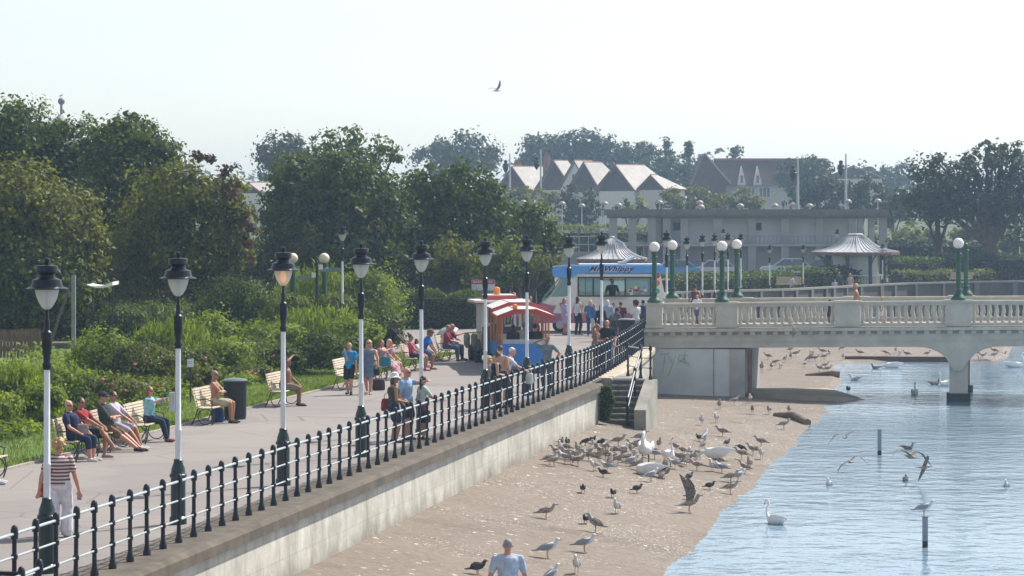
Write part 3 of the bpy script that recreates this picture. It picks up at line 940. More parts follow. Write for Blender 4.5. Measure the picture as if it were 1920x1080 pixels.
def globe_lamp(h=1.62, label='', grp='', globe=True, r=.215, gm=None):
    t = thing('globe_lamp', label, 'globe lamp', group=grp)
    MB().lathe([(.30, 0), (.30, .05), (.27, .10), (.20, .18), (.12, .30), (.11, .36), (.17, .38), (.17, .42), (.10, .44), (.095, h-.30), (.10, h-.28), (.14, h-.24), (.14, h-.2), (.10, h-.18), (.12, h-.06), (.15, h-.02), (.15, h)], 14).build('column', BRGREEN, t)
    if globe:
        MB().ball((0, 0, h + r*.93), r, n=20, m=14).build('globe', gm or GLOBE, t)
    else:
        MB().lathe([(.10, h), (.08, h+.06), (.02, h+.1)], 10).build('cap', BRGREEN, t)
    return t
def on_bridge(x, y, z): return BO + AX*x + BX*y + Vector((0, 0, z))
GL = [(0, 'n', 'white globe lamp on a green column at the near left end pillar of the bridge'), (0, 'f', 'white globe lamp on the far left end pillar of the bridge, right of the van'),
      (1, 'n', 'left one of the two globe lamps in the middle of the bridge'), (1, 'f', 'right one of the two globe lamps in the middle of the bridge'),
      (3, 'n', 'white globe lamp on a green column above the bridge pier on the right')]
g0 = None
for k, sd_, lab in GL:
    if g0 is None:
        g0 = globe_lamp(2.04, lab, 'globe lamps on the bridge'); g = g0
    else: g = copy_tree(g0); g['label'] = lab
    xk = PIL[k]
    y = .17 if sd_ == 'n' else WB-.17
    if k == 1: xk = px2bx(1353)
    g.location = on_bridge(xk, y, arch(PIL[k]) + 1.03)
g = globe_lamp(2.1, 'green lamp column without its globe on the far side of the bridge on the right', 'globe lamps on the bridge', globe=False)
g.location = on_bridge(PIL[3] + .18, WB-.17, arch(PIL[3]) + 1.03)
# ================================================================== vegetation
OUT = {}
def leaf_mesh(name, c, size, rng, aspect=0.6, up=0.35, grass=False, out=None):
    n = len(c)
    c = np.asarray(c, dtype=np.float64)
    nor = rng.normal(size=(n, 3)); nor[:, 2] = np.abs(nor[:, 2]) + up*2
    if out is not None:
        nor = rng.normal(size=(n, 3))*.62 + out*1.15; nor[:, 2] += .25
    nor /= np.linalg.norm(nor, axis=1)[:, None]
    if grass:
        u = rng.normal(size=(n, 3))*0.33; u[:, 2] = 1.0
    else:
        u = rng.normal(size=(n, 3)); u -= nor*np.sum(u*nor, 1)[:, None]
    u /= np.linalg.norm(u, axis=1)[:, None]
    v = np.cross(nor, u); v /= (np.linalg.norm(v, axis=1)[:, None] + 1e-9)
    s = size*0.86*rng.uniform(0.6, 1.4, n)[:, None]
    bend = nor*s*0.12
    P = np.empty((n, 4, 3))
    P[:, 0] = c - u*s*0.5; P[:, 1] = c + v*s*0.5*aspect + bend; P[:, 2] = c + u*s*0.5; P[:, 3] = c - v*s*0.5*aspect + bend
    me = bpy.data.meshes.new(name)
    me.vertices.add(n*4); me.vertices.foreach_set('co', P.reshape(-1))
    me.loops.add(n*4); me.loops.foreach_set('vertex_index', np.arange(n*4, dtype=np.int32))
    me.polygons.add(n); me.polygons.foreach_set('loop_start', np.arange(0, n*4, 4, dtype=np.int32))
    me.update()
    return me

def lobe_points(lobes, dens, rng, clump=0.16, per=26, shell=0.55):
    out, dirs = [], []
    dens = dens*1.5
    for cx, cy, cz, rx, ry, rz in lobes:
        area = 4*math.pi*((rx*ry)**1.6/3 + (rx*rz)**1.6/3 + (ry*rz)**1.6/3)**(1/1.6)
        k = max(6, int(area*dens/per))
        d = rng.normal(size=(k, 3)); d /= np.linalg.norm(d, axis=1)[:, None]
        r = shell + (1-shell)*rng.uniform(0, 1, k)**0.6
        r *= 1 + 0.16*rng.normal(size=k)*(rng.uniform(0, 1, k) > .55)
        cc = d*r[:, None]*np.array([rx, ry, rz]) + np.array([cx, cy, cz])
        m = (rx*ry*rz)**(1/3)
        sig = clump*m*rng.uniform(.6, 1.4, k)
        pts = cc[:, None, :] + rng.normal(size=(k, per, 3))*sig[:, None, None]*np.array([1, 1, .7])
        pts = pts.reshape(-1, 3); out.append(pts)
        o = (pts - np.array([cx, cy, cz]))/np.array([rx, ry, rz]); dirs.append(o/(np.linalg.norm(o, axis=1)[:, None] + 1e-6))
    return np.concatenate(out), np.concatenate(dirs)

LM = {
    'dark': leafmat('dark green leaves', (0.016, 0.034, 0.006), (0.125, 0.175, 0.022), .38),
    'mid': leafmat('mid green leaves', (0.035, 0.062, 0.014), (0.13, 0.17, 0.035), .42),
    'olive': leafmat('olive leaves', (0.028, 0.044, 0.008), (0.25, 0.25, 0.045), .42),
    'brown': leafmat('browning leaves', (0.026, 0.046, 0.006), (0.235, 0.235, 0.030), .44),
    'copper': leafmat('copper leaves', (0.05, 0.025, 0.016), (0.13, 0.075, 0.04), .35),
    'light': leafmat('yellow green leaves', (0.075, 0.105, 0.02), (0.19, 0.21, 0.05), .42),
    'bright': leafmat('bright green shoots', (0.085, 0.135, 0.014), (0.27, 0.33, 0.055), .5),
    'rose': leafmat('rose bush leaves', (0.045, 0.07, 0.018), (0.19, 0.205, 0.06), .45),
    'far': leafmat('distant leaves', (0.028, 0.046, 0.022), (0.075, 0.098, 0.042), .28),
    'blade': leafmat('grass blades', (0.09, 0.14, 0.016), (0.22, 0.27, 0.045), .45),
}

def tree(label, Y, lobes_px, leaf, dens, size, seed, zg=0.0, group=None, trunk_x=None, kind='broadleaf_tree', extra=None, depth=1.0, clump=.17, shell=.5, cat='tree', tr=None):
    rng = np.random.default_rng(seed); rr = random.Random(seed)
    k = Y/F
    xs = [l[0] for l in lobes_px]
    tx = trunk_x if trunk_x is not None else sum(xs)/len(xs)
    base = Vector(((tx - 960)*k, Y, zg))
    t = thing(kind, label, cat, base, group=group)
    lob = []
    for l in lobes_px:
        x, y, rx, ry = l[:4]
        c = at(x, y, Y) - base
        lob.append((c.x, rr.uniform(-.35, .35)*rx*k*depth + (l[4] if len(l) > 4 else 0), c.z, rx*k, min(rx, ry*1.3)*k*depth, ry*k))
    pts, ou = lobe_points(lob, dens, rng, clump=clump, shell=shell)
    ok = pts[:, 2] > 0.1; pts, ou = pts[ok], ou[ok]
    link('crown', leaf_mesh('crown', pts, size, rng, out=ou), LM[leaf], t)
    if extra:
        lx, lobes2, d2 = extra
        lob2 = []
        for x, y, rx, ry in lobes2:
            c = at(x, y, Y) - base; lob2.append((c.x, -1.0, c.z, rx*k, rx*k, ry*k))
        p2, o2 = lobe_points(lob2, d2, rng, clump=.2, shell=.4)
        link('turning_leaves', leaf_mesh('turning', p2, size, rng, out=o2), LM[lx], t)
    top = max(l[2] for l in lob); low = min(l[2] - l[5]*.6 for l in lob)
    mb = MB(); h = max(top*.75, 1.0); r0 = tr or 0.045*h + .06
    mb.tube([(0, 0, -.15), (0.02*h, 0, h*.3), (-.02*h, .02*h, h*.6), (0, 0, h)], [r0, r0*.75, r0*.5, r0*.15], 8)
    for l in lob:
        z0 = h*rr.uniform(.25, .5)
        mid = Vector((l[0]*.45, l[1]*.45, (z0 + l[2])*.5 + .05*h))
        mb.tube([(0, 0, z0), mid, (l[0]*.95, l[1]*.95, l[2] + l[5]*.3)], [r0*.45, r0*.28, r0*.06], 6)
        for _ in range(3):
            d = Vector((rr.uniform(-1, 1)*l[3]*.8, rr.uniform(-1, 1)*l[4]*.8, rr.uniform(-.2, .9)*l[5]))
            mb.tube([mid, Vector((l[0], l[1], l[2])) + d], [r0*.18, r0*.04], 5)
    mb.build('trunk', BARK, t)
    return t

GT = 'trees behind the shrubbery on the left'
tree('tall dark green tree at the back of the left edge, reaching highest in the picture', 130, [(30, 255, 85, 68), (125, 270, 62, 52), (60, 330, 105, 80), (-40, 290, 70, 70), (-20, 400, 90, 80), (130, 360, 60, 80), (90, 450, 90, 80), (30, 225, 30, 34)], 'dark', 60, .27, 1, group=GT)
tree('dark green tree standing right of the ball topped turret', 126, [(238, 262, 60, 48), (290, 292, 50, 45), (232, 345, 80, 85), (300, 360, 62, 60), (200, 290, 40, 50), (250, 440, 90, 80), (240, 230, 25, 20)], 'dark', 62, .26, 2, group=GT, extra=('mid', [(255, 250, 45, 32), (310, 290, 35, 35)], 20))
tree('broad olive green tree filling the left edge above the picket fence', 112, [(20, 375, 95, 72), (105, 410, 85, 70), (-30, 450, 100, 100), (60, 500, 120, 80), (150, 470, 52, 62), (120, 550, 80, 60), (20, 570, 90, 60)], 'olive', 58, .25, 3, group=GT, extra=('dark', [(20, 520, 110, 80), (120, 530, 70, 60)], 45))
tree('spreading green and browning tree in the middle of the left side', 116, [(320, 365, 72, 60), (395, 375, 62, 55), (290, 440, 80, 70), (420, 450, 58, 72), (350, 490, 100, 60), (452, 420, 28, 70), (260, 520, 60, 50)], 'brown', 60, .24, 4, group=GT, extra=('copper', [(440, 330, 28, 26), (385, 298, 20, 20), (465, 450, 22, 60), (430, 385, 25, 35)], 26))
tree('big dark glossy tree in the middle left of the view', 138, [(640, 330, 62, 48), (570, 370, 62, 60), (680, 370, 80, 70), (600, 435, 105, 75), (720, 430, 66, 70), (520, 420, 42, 75), (655, 480, 110, 50), (545, 330, 40, 40)], 'dark', 58, .28, 5, group=GT, extra=('olive', [(560, 430, 60, 50), (660, 430, 70, 40)], 14))
tree('feathery open crowned tree showing above the big dark tree', 175, [(610, 268, 26, 26), (655, 262, 34, 30), (720, 278, 24, 32), (690, 300, 40, 30), (740, 300, 18, 20), (590, 300, 36, 40), (645, 300, 46, 34)], 'mid', 15, .33, 6, group=GT, clump=.26, shell=.3)
tree('rounded dark tree left of the land train, beside the terrace of houses', 141, [(800, 358, 50, 46), (880, 352, 56, 46), (850, 420, 88, 66), (782, 430, 62, 66), (925, 405, 46, 55), (860, 480, 90, 40)], 'dark', 58, .28, 7, group=GT, extra=('mid', [(930, 390, 30, 40), (815, 330, 25, 25)], 24))
tree('low dark dome shaped tree just left of the blue tent roof', 148, [(1000, 420, 48, 38), (1032, 445, 30, 32), (960, 425, 42, 40), (1000, 460, 56, 36)], 'dark', 60, .27, 8, group=GT)
tree('small yellow green tree behind the land train', 133, [(960, 478, 38, 36), (1005, 490, 28, 30), (920, 480, 30, 36), (950, 510, 50, 30), (1045, 505, 20, 26)], 'light', 60, .21, 9, group=GT, extra=('mid', [(940, 500, 40, 30)], 30))
tree('small bush like tree with a pale sunlit top in front of the rounded dark tree', 134, [(850, 475, 42, 36), (830, 500, 36, 32), (880, 505, 36, 30)], 'olive', 60, .2, 10, group=GT)

GF = 'hazy trees on the skyline'
fs_ = dict(kind='broadleaf_tree', group=GF, clump=.2)
tree('hazy blue green tree on the skyline at the left of the big dark tree', 330, [(535, 280, 42, 34), (505, 300, 28, 32), (560, 300, 30, 30), (530, 320, 40, 40)], 'far', 8, .62, 11, zg=2, **fs_)
tree('wide hazy round tree on the skyline left of the terrace of houses', 450, [(865, 275, 56, 27), (815, 292, 40, 24), (910, 290, 34, 24), (860, 310, 80, 26)], 'far', 5, .8, 12, zg=4, **fs_)
tree('hazy round tree behind the left end of the terrace', 480, [(1020, 272, 40, 24), (1000, 292, 30, 28), (1045, 290, 40, 26), (1020, 315, 46, 30)], 'far', 5, .8, 13, zg=4, **fs_)
tree('hazy broad tree behind the middle of the terrace', 480, [(1090, 266, 44, 22), (1130, 275, 30, 22), (1100, 292, 52, 26), (1110, 310, 60, 30)], 'far', 5, .8, 14, zg=4, **fs_)
tree('hazy low tree behind the right end of the terrace', 480, [(1190, 282, 34, 18), (1170, 295, 30, 20), (1215, 295, 26, 20), (1190, 312, 46, 28)], 'far', 5, .8, 15, zg=4, **fs_)
def conifer(label, x, ytop, ybot, w, Y, seed):
    rng = np.random.default_rng(seed); k = Y/F
    base = at(x, ybot, Y); h = (ybot - ytop)*k
    t = thing('conifer', label, 'tree', base, group=GF)
    n = 1900; z = rng.uniform(0, 1, n)**.8
    r = (1-z)**.8*w*.62*k*(0.55 + .45*np.abs(np.sin(z*22)))*rng.uniform(.3, 1, n)
    a = rng.uniform(0, 6.283, n)
    link('crown', leaf_mesh('crown', np.stack([r*np.cos(a), r*np.sin(a), z*h], 1), .65, rng), LM['far'], t)
    MB().tube([(0, 0, -1), (0, 0, h*.9)], [.25, .04], 6).build('trunk', BARK, t)
tree('slim hazy conifer on the skyline right of the terrace', 440, [(1250, 268, 8, 9), (1249, 281, 13, 12), (1252, 296, 17, 14), (1249, 314, 20, 16)], 'far', 7, .6, 16, zg=4, kind='conifer', group=GF, clump=.34, shell=.25)
tree('small slim conifer on the skyline beside the big gabled house', 440, [(1292, 271, 6, 8), (1291, 282, 11, 11), (1294, 296, 14, 12), (1292, 312, 16, 14)], 'far', 7, .6, 17, zg=4, kind='conifer', group=GF, clump=.34, shell=.25)
tree('dark bushy conifer rising behind the roof of the big gabled house', 450, [(1379, 284, 10, 9), (1382, 297, 14, 11), (1380, 312, 16, 12)], 'far', 7, .6, 18, zg=4, kind='conifer', group=GF, clump=.34, shell=.25)
tree('hazy bushy tree between the terrace and the big gabled house', 430, [(1255, 318, 40, 20), (1300, 325, 34, 20), (1225, 330, 30, 20), (1270, 345, 60, 26)], 'far', 5, .75, 19, zg=3.5, **fs_)
tree('hazy tree in front of the right end of the big gabled house', 400, [(1510, 315, 40, 24), (1480, 330, 28, 24), (1540, 328, 30, 24), (1510, 350, 50, 26)], 'far', 6, .7, 20, zg=3, **fs_)
tree('hazy rounded wood on the skyline left of the big right hand tree', 520, [(1640, 325, 40, 18), (1690, 328, 36, 18), (1600, 335, 30, 18), (1650, 350, 80, 26)], 'far', 4.5, .85, 21, zg=4, **fs_)
GM = 'trees behind the pavilion'
tree('bushy tree in front of the terrace houses above the tent roof', 320, [(1085, 372, 34, 24), (1065, 388, 26, 24), (1105, 390, 28, 22), (1085, 405, 40, 26)], 'far', 9, .55, 22, zg=1.5, group=GM)
tree('small sunlit tree in front of the cream house walls left of the pavilion', 300, [(1185, 385, 22, 17), (1165, 395, 18, 14), (1205, 396, 18, 14)], 'olive', 10, .5, 23, zg=1.2, group=GM)
tree('sunlit broad tree behind the left part of the pavilion roof', 310, [(1290, 365, 46, 20), (1260, 380, 34, 18), (1330, 378, 34, 18), (1290, 390, 60, 16)], 'olive', 9, .5, 24, zg=1.2, group=GM)
tree('sunlit bushy tree below the white dormers of the big gabled house', 305, [(1380, 372, 36, 18), (1415, 382, 26, 14), (1350, 380, 26, 16), (1390, 392, 50, 14)], 'olive', 9, .5, 25, zg=1.2, group=GM)
tree('dim tree behind the pavilion between the two masts', 320, [(1530, 352, 36, 22), (1560, 362, 36, 24), (1505, 372, 28, 20), (1540, 385, 60, 20)], 'far', 9, .55, 26, zg=1.5, group=GM)
tree('dim tree just right of the right hand mast', 318, [(1608, 350, 30, 24), (1635, 362, 26, 24), (1600, 372, 30, 22), (1620, 390, 40, 18)], 'far', 9, .55, 27, zg=1.5, group=GM)
tree('low pale tree beside the left mast behind the low dark dome tree', 330, [(1000, 370, 34, 18), (960, 372, 26, 18), (1030, 382, 26, 18)], 'olive', 9, .55, 28, zg=1.5, group=GM)
tree('large dark tree with an open feathery top at the right edge above the globe lamp', 215, [(1735, 318, 36, 26), (1765, 350, 52, 40), (1715, 372, 40, 28), (1800, 330, 40, 34), (1860, 318, 46, 38), (1905, 330, 44, 50), (1835, 375, 66, 46), (1890, 395, 60, 46), (1770, 395, 60, 28), (1820, 300, 24, 22), (1885, 285, 24, 20), (1755, 300, 16, 14), (1850, 280, 14, 16), (1910, 282, 16, 16), (1955, 360, 60, 70)],
     'far', 12, .38, 29, trunk_x=1855, group='trees on the right', clump=.26, shell=.45, tr=.75)
tree('slimmer dark tree with a thin trunk left of the large right hand tree', 218, [(1750, 365, 46, 36), (1725, 385, 40, 24), (1790, 385, 44, 30), (1760, 340, 26, 20)], 'far', 15, .38, 30, trunk_x=1760, group='trees on the right', clump=.22, tr=.4)

tree('dim rounded tree in the gap between the pavilion and the big right hand trees', 300, [(1672, 372, 34, 26), (1700, 385, 34, 26), (1645, 390, 28, 22), (1680, 405, 50, 26)], 'far', 9, .55, 41, zg=1.2, group=GM)

# far-off woodland that closes the view along the horizon
rng = np.random.default_rng(77)
n = 26000
x = rng.uniform(-420, 520, n); yd = rng.uniform(600, 680, n)
hgt = 9 + 3*np.sin(x*.05) + 2*np.sin(x*.13 + 1) + 1.5*np.sin(x*.31)
z = CAMZ + hgt*rng.uniform(-.9, 1, n)**1
wood = link('woodland', leaf_mesh('wood', np.stack([x, yd, z], 1), 2.4, rng), LM['far'])
tag(wood, 'far-off bluish belt of woodland along the horizon behind the trees and houses', 'woodland', kind='stuff')

# rising ground towards the houses
rows = []
for Yy in (250, 290, 330, 380, 430, 500, 560, 640, 900):
    zz = 0.02 + 4.2*min(max((Yy - 250)/200, 0), 1)**1.2 + (4 if Yy > 600 else 0)*1.0
    rows.append([(xx, Yy, zz + .4*math.sin(xx*.03)) if Yy > 250 else (xx, Yy, -.015) for xx in np.linspace(-500, 600, 24)])
o = grid_mesh('hills', rows, pm('hill grass', (.055, .075, .03), .95, var=.35, scale=.05)); 

# ---------------------------------------------------------------- shrubs and hedges
def shrub(label, x, ytop, wpx, Y, leaf, seed, zg=0.2, style='leaf', group='shrubs along the lawn', dens=120, size=.12, depth=None, flowers=0):
    rng = np.random.default_rng(seed); k = Y/F
    base = Vector(((x - 960)*k, Y, zg))
    h = CAMZ - (ytop - HOR)*k - zg
    t = thing('shrub', label, 'shrub', base, group=group)
    w = wpx*k*.5; d = depth or w*.9
    lobes = [(0, 0, h*.45, w*.92, d*.9, h*.56)]
    for _ in range(7):
        a = rng.uniform(0, 6.28); rr = rng.uniform(.3, .75)
        lobes.append((math.cos(a)*w*rr, math.sin(a)*d*rr, h*rng.uniform(.3, .72), w*rng.uniform(.28, .5), d*rng.uniform(.28, .5), h*rng.uniform(.2, .34)))
    if style == 'leaf':
        pts, ou = lobe_points(lobes, dens, rng, clump=.18, per=22, shell=.6)
        ok = pts[:, 2] > .02; pts, ou = pts[ok], ou[ok]
        me = leaf_mesh('foliage', pts, size, rng, out=ou)
    else:
        pts, _o = lobe_points(lobes, dens*1.1, rng, clump=.15, per=16, shell=.62)
        pts[:, 2] += np.abs(rng.normal(size=len(pts)))*.10
        pts = pts[pts[:, 2] > .02]
        me = leaf_mesh('foliage', pts, size*2.3, rng, aspect=.17, grass=True)
    link('foliage', me, LM[leaf], t)
    mb = MB()
    for _ in range(6):
        a = rng.uniform(0, 6.28)
        mb.tube([(0, 0, 0), (math.cos(a)*w*.3, math.sin(a)*d*.3, h*.35), (math.cos(a)*w*.5, math.sin(a)*d*.5, h*.7)], [.04, .03, .01], 5)
    mb.build('stems', BARK, t)
    if flowers:
        q = pts[rng.integers(0, len(pts), 4000)]
        q = q[(q[:, 1] < -d*.3) & (q[:, 2] > h*.3)][:flowers]
        mb = MB()
        for p in q: mb.ball(p + np.array([0, -.08, .03]), .055, .055, .04, 6, 4)
        mb.build('flowers', pm('pink roses', (.75, .12, .22), .6, var=.3), t)
    return t

sh = [
    (-25, 735, 120, 66, 'bright', 'l'), (78, 728, 90, 69, 'bright', 'l'), (20, 700, 120, 75, 'bright', 'g'), (148, 735, 84, 71, 'dark', 'l'), (112, 690, 100, 80, 'bright', 'l'),
    (212, 712, 104, 76, 'rose', 'l'), (190, 628, 104, 86, 'bright', 'l'), (292, 716, 96, 80, 'rose', 'l'), (262, 650, 110, 85, 'rose', 'l'), (325, 618, 110, 91, 'bright', 'g'),
    (372, 690, 80, 82, 'light', 'l'), (418, 640, 100, 89, 'bright', 'l'), (345, 660, 90, 86, 'rose', 'l'), (445, 532, 150, 112, 'dark', 'l'), (470, 695, 90, 87, 'rose', 'l'), (470, 640, 84, 91, 'rose', 'l'),
    (500, 612, 120, 98, 'bright', 'l'), (540, 650, 70, 91, 'mid', 'l'), (600, 628, 112, 92, 'dark', 'l'), (590, 590, 130, 103, 'bright', 'g'), (675, 604, 90, 99, 'bright', 'l'),
    (720, 590, 60, 105, 'mid', 'l'), (690, 512, 120, 118, 'bright', 'l'), (600, 520, 140, 118, 'bright', 'g'), (535, 560, 96, 110, 'light', 'l'), (640, 560, 90, 110, 'light', 'l'), (300, 575, 130, 108, 'mid', 'l'), (225, 580, 90, 106, 'mid', 'l'), (395, 592, 90, 98, 'bright', 'l'), (668, 640, 56, 95, 'dark', 'l'),
]
labs = [
    'bright green shrub at the very left edge above the lawn', 'bright green shrub just behind the nearest lamp pole', 'tall bright green shrub below the picket fence', 'dark leafy bush directly behind the two couples on the benches',
    'bright green shrub right of the picket fence beneath the grey pole', 'rose bush behind the second bench couple', 'bright green shrub with tall tips below the white canopy', 'rose bush with pink flowers behind the woman holding a phone',
    'rose bush with pale leaves behind the second lamp pole', 'bright green shrub just left of the second lamp', 'yellow green bush beside the small white sign', 'bright green shrub behind the shirtless man with folded arms',
    'rose bush by the small white sign', 'large dark rounded shrub between the glowing lamp and the browning tree', 'rose bush behind the litter bin', 'rose bush above the litter bin', 'bright green mound left of the orange glowing lamp',
    'mid green bush behind the shirtless man on the fifth bench', 'big dark round bush right of the orange glowing lamp', 'bright green mound above the big dark round bush', 'bright green shrub behind the boy in the blue top', 'mid green bush at the right end of the shrubbery beside the clipped hedge',
    'bright grassy mound behind the lamp by the blue dress woman', 'bright grassy mound below the two cream globe lamps', 'yellow green leafy bush below the left cream globe lamp', 'yellow green leafy bush at the foot of the lamp in the shrubs', 'low trimmed looking bush under the browning tree',
    'low mid green bush right of the grey pole', 'bright green shrub below the large dark rounded shrub', 'small dark bush behind the woman in the blue dress',
]
for i, (a, b) in enumerate(zip(sh, labs)):
    x, yt, w, Y, lf, sty = a
    shrub(b, x, yt - 6, w*1.28, Y, lf, 100 + i, style='grass' if sty == 'g' else 'leaf', dens=190 if Y < 95 else 140, size=.12 if Y < 95 else .14, flowers=4 if lf == 'rose' else 0)

def hedge(label, pts, h, th, leaf, seed, size=.14, dens=240, group='clipped hedges', zg=0.0, cat='hedge', name='hedge'):
    rng = np.random.default_rng(seed)
    a = Vector(pts[0])
    t = thing(name, label, cat, (a.x, a.y, zg), group=group)
    allp = []
    mb = MB()
    for p, q in zip(pts[:-1], pts[1:]):
        p, q = Vector((p[0], p[1], 0)) - Vector((a.x, a.y, 0)), Vector((q[0], q[1], 0)) - Vector((a.x, a.y, 0))
        d = q - p; L = d.length; d.normalize(); nn = Vector((-d.y, d.x, 0))
        n = int(L*(2*h + th)*dens)
        u = rng.uniform(0, L, n); f = rng.uniform(0, 1, n)
        per = 2*h + th
        w = f*per
        lump = .10*np.sin(u*1.7) + .08*np.sin(u*3.9 + 1) + .06*np.sin(u*.6)
        y = np.where(w < h, -th/2, np.where(w < h + th, -th/2 + (w - h), th/2))
        z = np.where(w < h, w, np.where(w < h + th, h, h - (w - h - th)))
        y = y + rng.normal(size=n)*.07 + lump*.6; z = z + rng.normal(size=n)*.07 + lump*(z/h)
        P = np.array(p)[None] + np.outer(u, np.array(d)) + np.outer(y, np.array(nn)); P[:, 2] = np.maximum(z, .02)
        allp.append(P)
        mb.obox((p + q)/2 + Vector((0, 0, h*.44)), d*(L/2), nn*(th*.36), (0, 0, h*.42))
    link('foliage', leaf_mesh('foliage', np.concatenate(allp), size, rng), LM[leaf], t)
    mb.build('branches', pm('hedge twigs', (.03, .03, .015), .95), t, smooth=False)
    return t
def pxy(x, Y): return ((x - 960)*Y/F, Y)
hedge('clipped dark hedge behind the bench end and left of the land train', [pxy(738, 129), pxy(897, 129)], 1.62, 1.4, 'dark', 201)
hedge('long dark clipped hedge under the left trees', [pxy(170, 112), pxy(380, 112)], 1.55, 1.4, 'mid', 202)
hedge('dark clipped hedge at the far left behind the grey pole', [pxy(60, 118), pxy(185, 118)], 1.9, 1.2, 'dark', 203)
GH = 'far hedges across the lake'
hedge('bushy far hedge behind the middle pair of bridge globe lamps', [pxy(1240, 172), pxy(1370, 178), pxy(1480, 183)], 1.35, 2.2, 'mid', 204, .24, 70, GH)
hedge('bushy far hedge left of the tent roofed shelter', [pxy(1478, 189), pxy(1592, 193)], 1.45, 2.2, 'mid', 205, .24, 70, GH)
hedge('low far hedge right of the tent roofed shelter', [pxy(1680, 203), pxy(1750, 206)], 1.9, 2.0, 'mid', 206, .26, 60, GH)
hedge('long tall dark hedge below the big right hand tree', [pxy(1655, 236), pxy(1850, 236)], 2.9, 2.4, 'far', 207, .32, 40, GH)
hedge('rounded far hedge right of the bridge globe lamp', [pxy(1742, 214), pxy(1960, 216)], 2.0, 2.2, 'mid', 208, .28, 50, GH)
hedge('low brownish far hedge along the promenade at the right', [pxy(1680, 201), pxy(1860, 206)], 1.0, 1.4, 'olive', 209, .24, 60, GH)
hedge('pale grassy hedge top behind the left columns of the pavilion', [pxy(1050, 262), pxy(1240, 262)], 4.0, 3.0, 'light', 210, .4, 20, GH)
for i, (x, yt, w, Y, lf, lb) in enumerate([(1700, 418, 80, 256, 'light', 'pale sunlit bush under the left of the big right hand tree'), (1745, 425, 60, 258, 'olive', 'pale bush left of the thin trunked tree'), (1810, 420, 70, 258, 'light', 'pale sunlit bush between the two right hand trunks'), (1900, 425, 70, 262, 'olive', 'pale bush at the far right under the big tree'), (1640, 430, 50, 258, 'olive', 'pale bush behind the right columns of the pavilion')]):
    shrub(lb, x, yt, w, Y, lf, 300 + i, group='pale bushes on the right', dens=18, size=.4)

# grass blades on the strip of lawn that shows
rng = np.random.default_rng(9)
n = 52000
s = 50 + 53*rng.uniform(0, 1, n)**.8; tt_ = -20.97 - rng.uniform(0, 1, n)**1.3*5.0
z = np.full(n, .075)
X = s*ST + tt_*CT; Yv = s*CT - tt_*ST
g = link('lawn_grass', leaf_mesh('grass', np.stack([X, Yv, z], 1), .11, rng, aspect=.16, grass=True), LM['blade'])
tag(g, 'short sunlit grass of the lawn strip behind the benches', 'grass', kind='stuff')
# ivy beside the steps
rng = np.random.default_rng(4); n = 900
s = 86.2 + np.abs(rng.normal(size=n))*.22; t_v = -13.02 + rng.uniform(0, .42, n); zz = -.05 - rng.uniform(0, 1, n)*1.1
t_v = -13.02 + rng.uniform(0, 1, n)*(.45 - .25*np.abs(zz + .5)); s = 86.05 - rng.uniform(-.05, .10, n)
iv = thing('ivy_plant', 'ivy hanging down the end of the sea wall beside the stone steps', 'plant', st(86.1, -12.95, -1.2))
P = np.stack([s*ST + t_v*CT - iv.location.x, s*CT - t_v*ST - iv.location.y, zz + 1.2], 1)
link('foliage', leaf_mesh('ivy', P, .12, rng, aspect=.8), LM['mid'], iv)
MB().tube([(0, 0, .1), (.1, -.05, .6), (.2, -.05, 1.1)], .02, 5).build('stems', BARK, iv)

# low planting that fills the ground between the shrubs
rng = np.random.default_rng(31); n = 90000
s = rng.uniform(52, 112, n); tv = -23.3 - rng.uniform(0, 1, n)**1.2*20
hh = .22 + .03*np.clip(-23.3 - tv, 0, 14) + .22*np.sin(s*.9 + tv*.7) + .15*np.sin(s*2.1 - tv*1.3)
z = np.maximum(hh, .12)*rng.uniform(.25, 1.05, n)
ok = ~((s > 100) & (tv > -26)) & (tv > -34)
P = np.stack([s*ST + tv*CT, s*CT - tv*ST, z], 1)[ok]
gc = link('ground_cover', leaf_mesh('ground_cover', P, .16, rng, aspect=.6), LM['bright'])
tag(gc, 'mixed low green planting filling the bank between the shrubs', 'planting', kind='stuff')
hedge('tall dark evergreen screen closing the view under the left trees', [pxy(-60, 142), pxy(250, 142), pxy(520, 146), pxy(740, 150)], 3.9, 2.0, 'dark', 230, .26, 90, group='evergreen screens')
hedge('dark evergreen screen behind the wooden fence', [pxy(735, 152), pxy(1040, 152)], 3.2, 2.0, 'dark', 231, .26, 90, group='evergreen screens')
# ================================================================== buildings
PALEW = pm('pale rendered wall', (0.74, 0.76, 0.78), .85, var=.08, scale=.4)
GREYC = pm('grey weathered concrete', (0.34, 0.34, 0.34), .9, var=.2, scale=.5)
DARKV = pm('dark opening', (0.10, 0.11, 0.12), .8, var=.2)
TILE = pm('red brown roof tiles', (0.085, 0.052, 0.042), .8, var=.3, scale=1.2, bmp=.3)
TILE_LIT = pm('sunlit roof tiles', (0.37, 0.345, 0.325), .7, var=.2, scale=.8, bmp=.2)  # paler copy of the tiles, sunlight on the lit slopes painted in
RIDGE = pm('terracotta ridge tiles', (0.28, 0.13, 0.085), .8, var=.2)
RENDERW = pm('white render', (0.74, 0.72, 0.68), .85, var=.08)
CREAMW = pm('cream house wall', (0.62, 0.57, 0.50), .85, var=.1)
BRICK = pm('red brown brick', (0.24, 0.12, 0.085), .9, var=.25, scale=2)
PANE = pm('window glass', (0.10, 0.13, 0.16), .12, var=.2)

def bpart(name, mb, m, parent, smooth=False): return mb.build(name, m, parent, smooth=smooth)

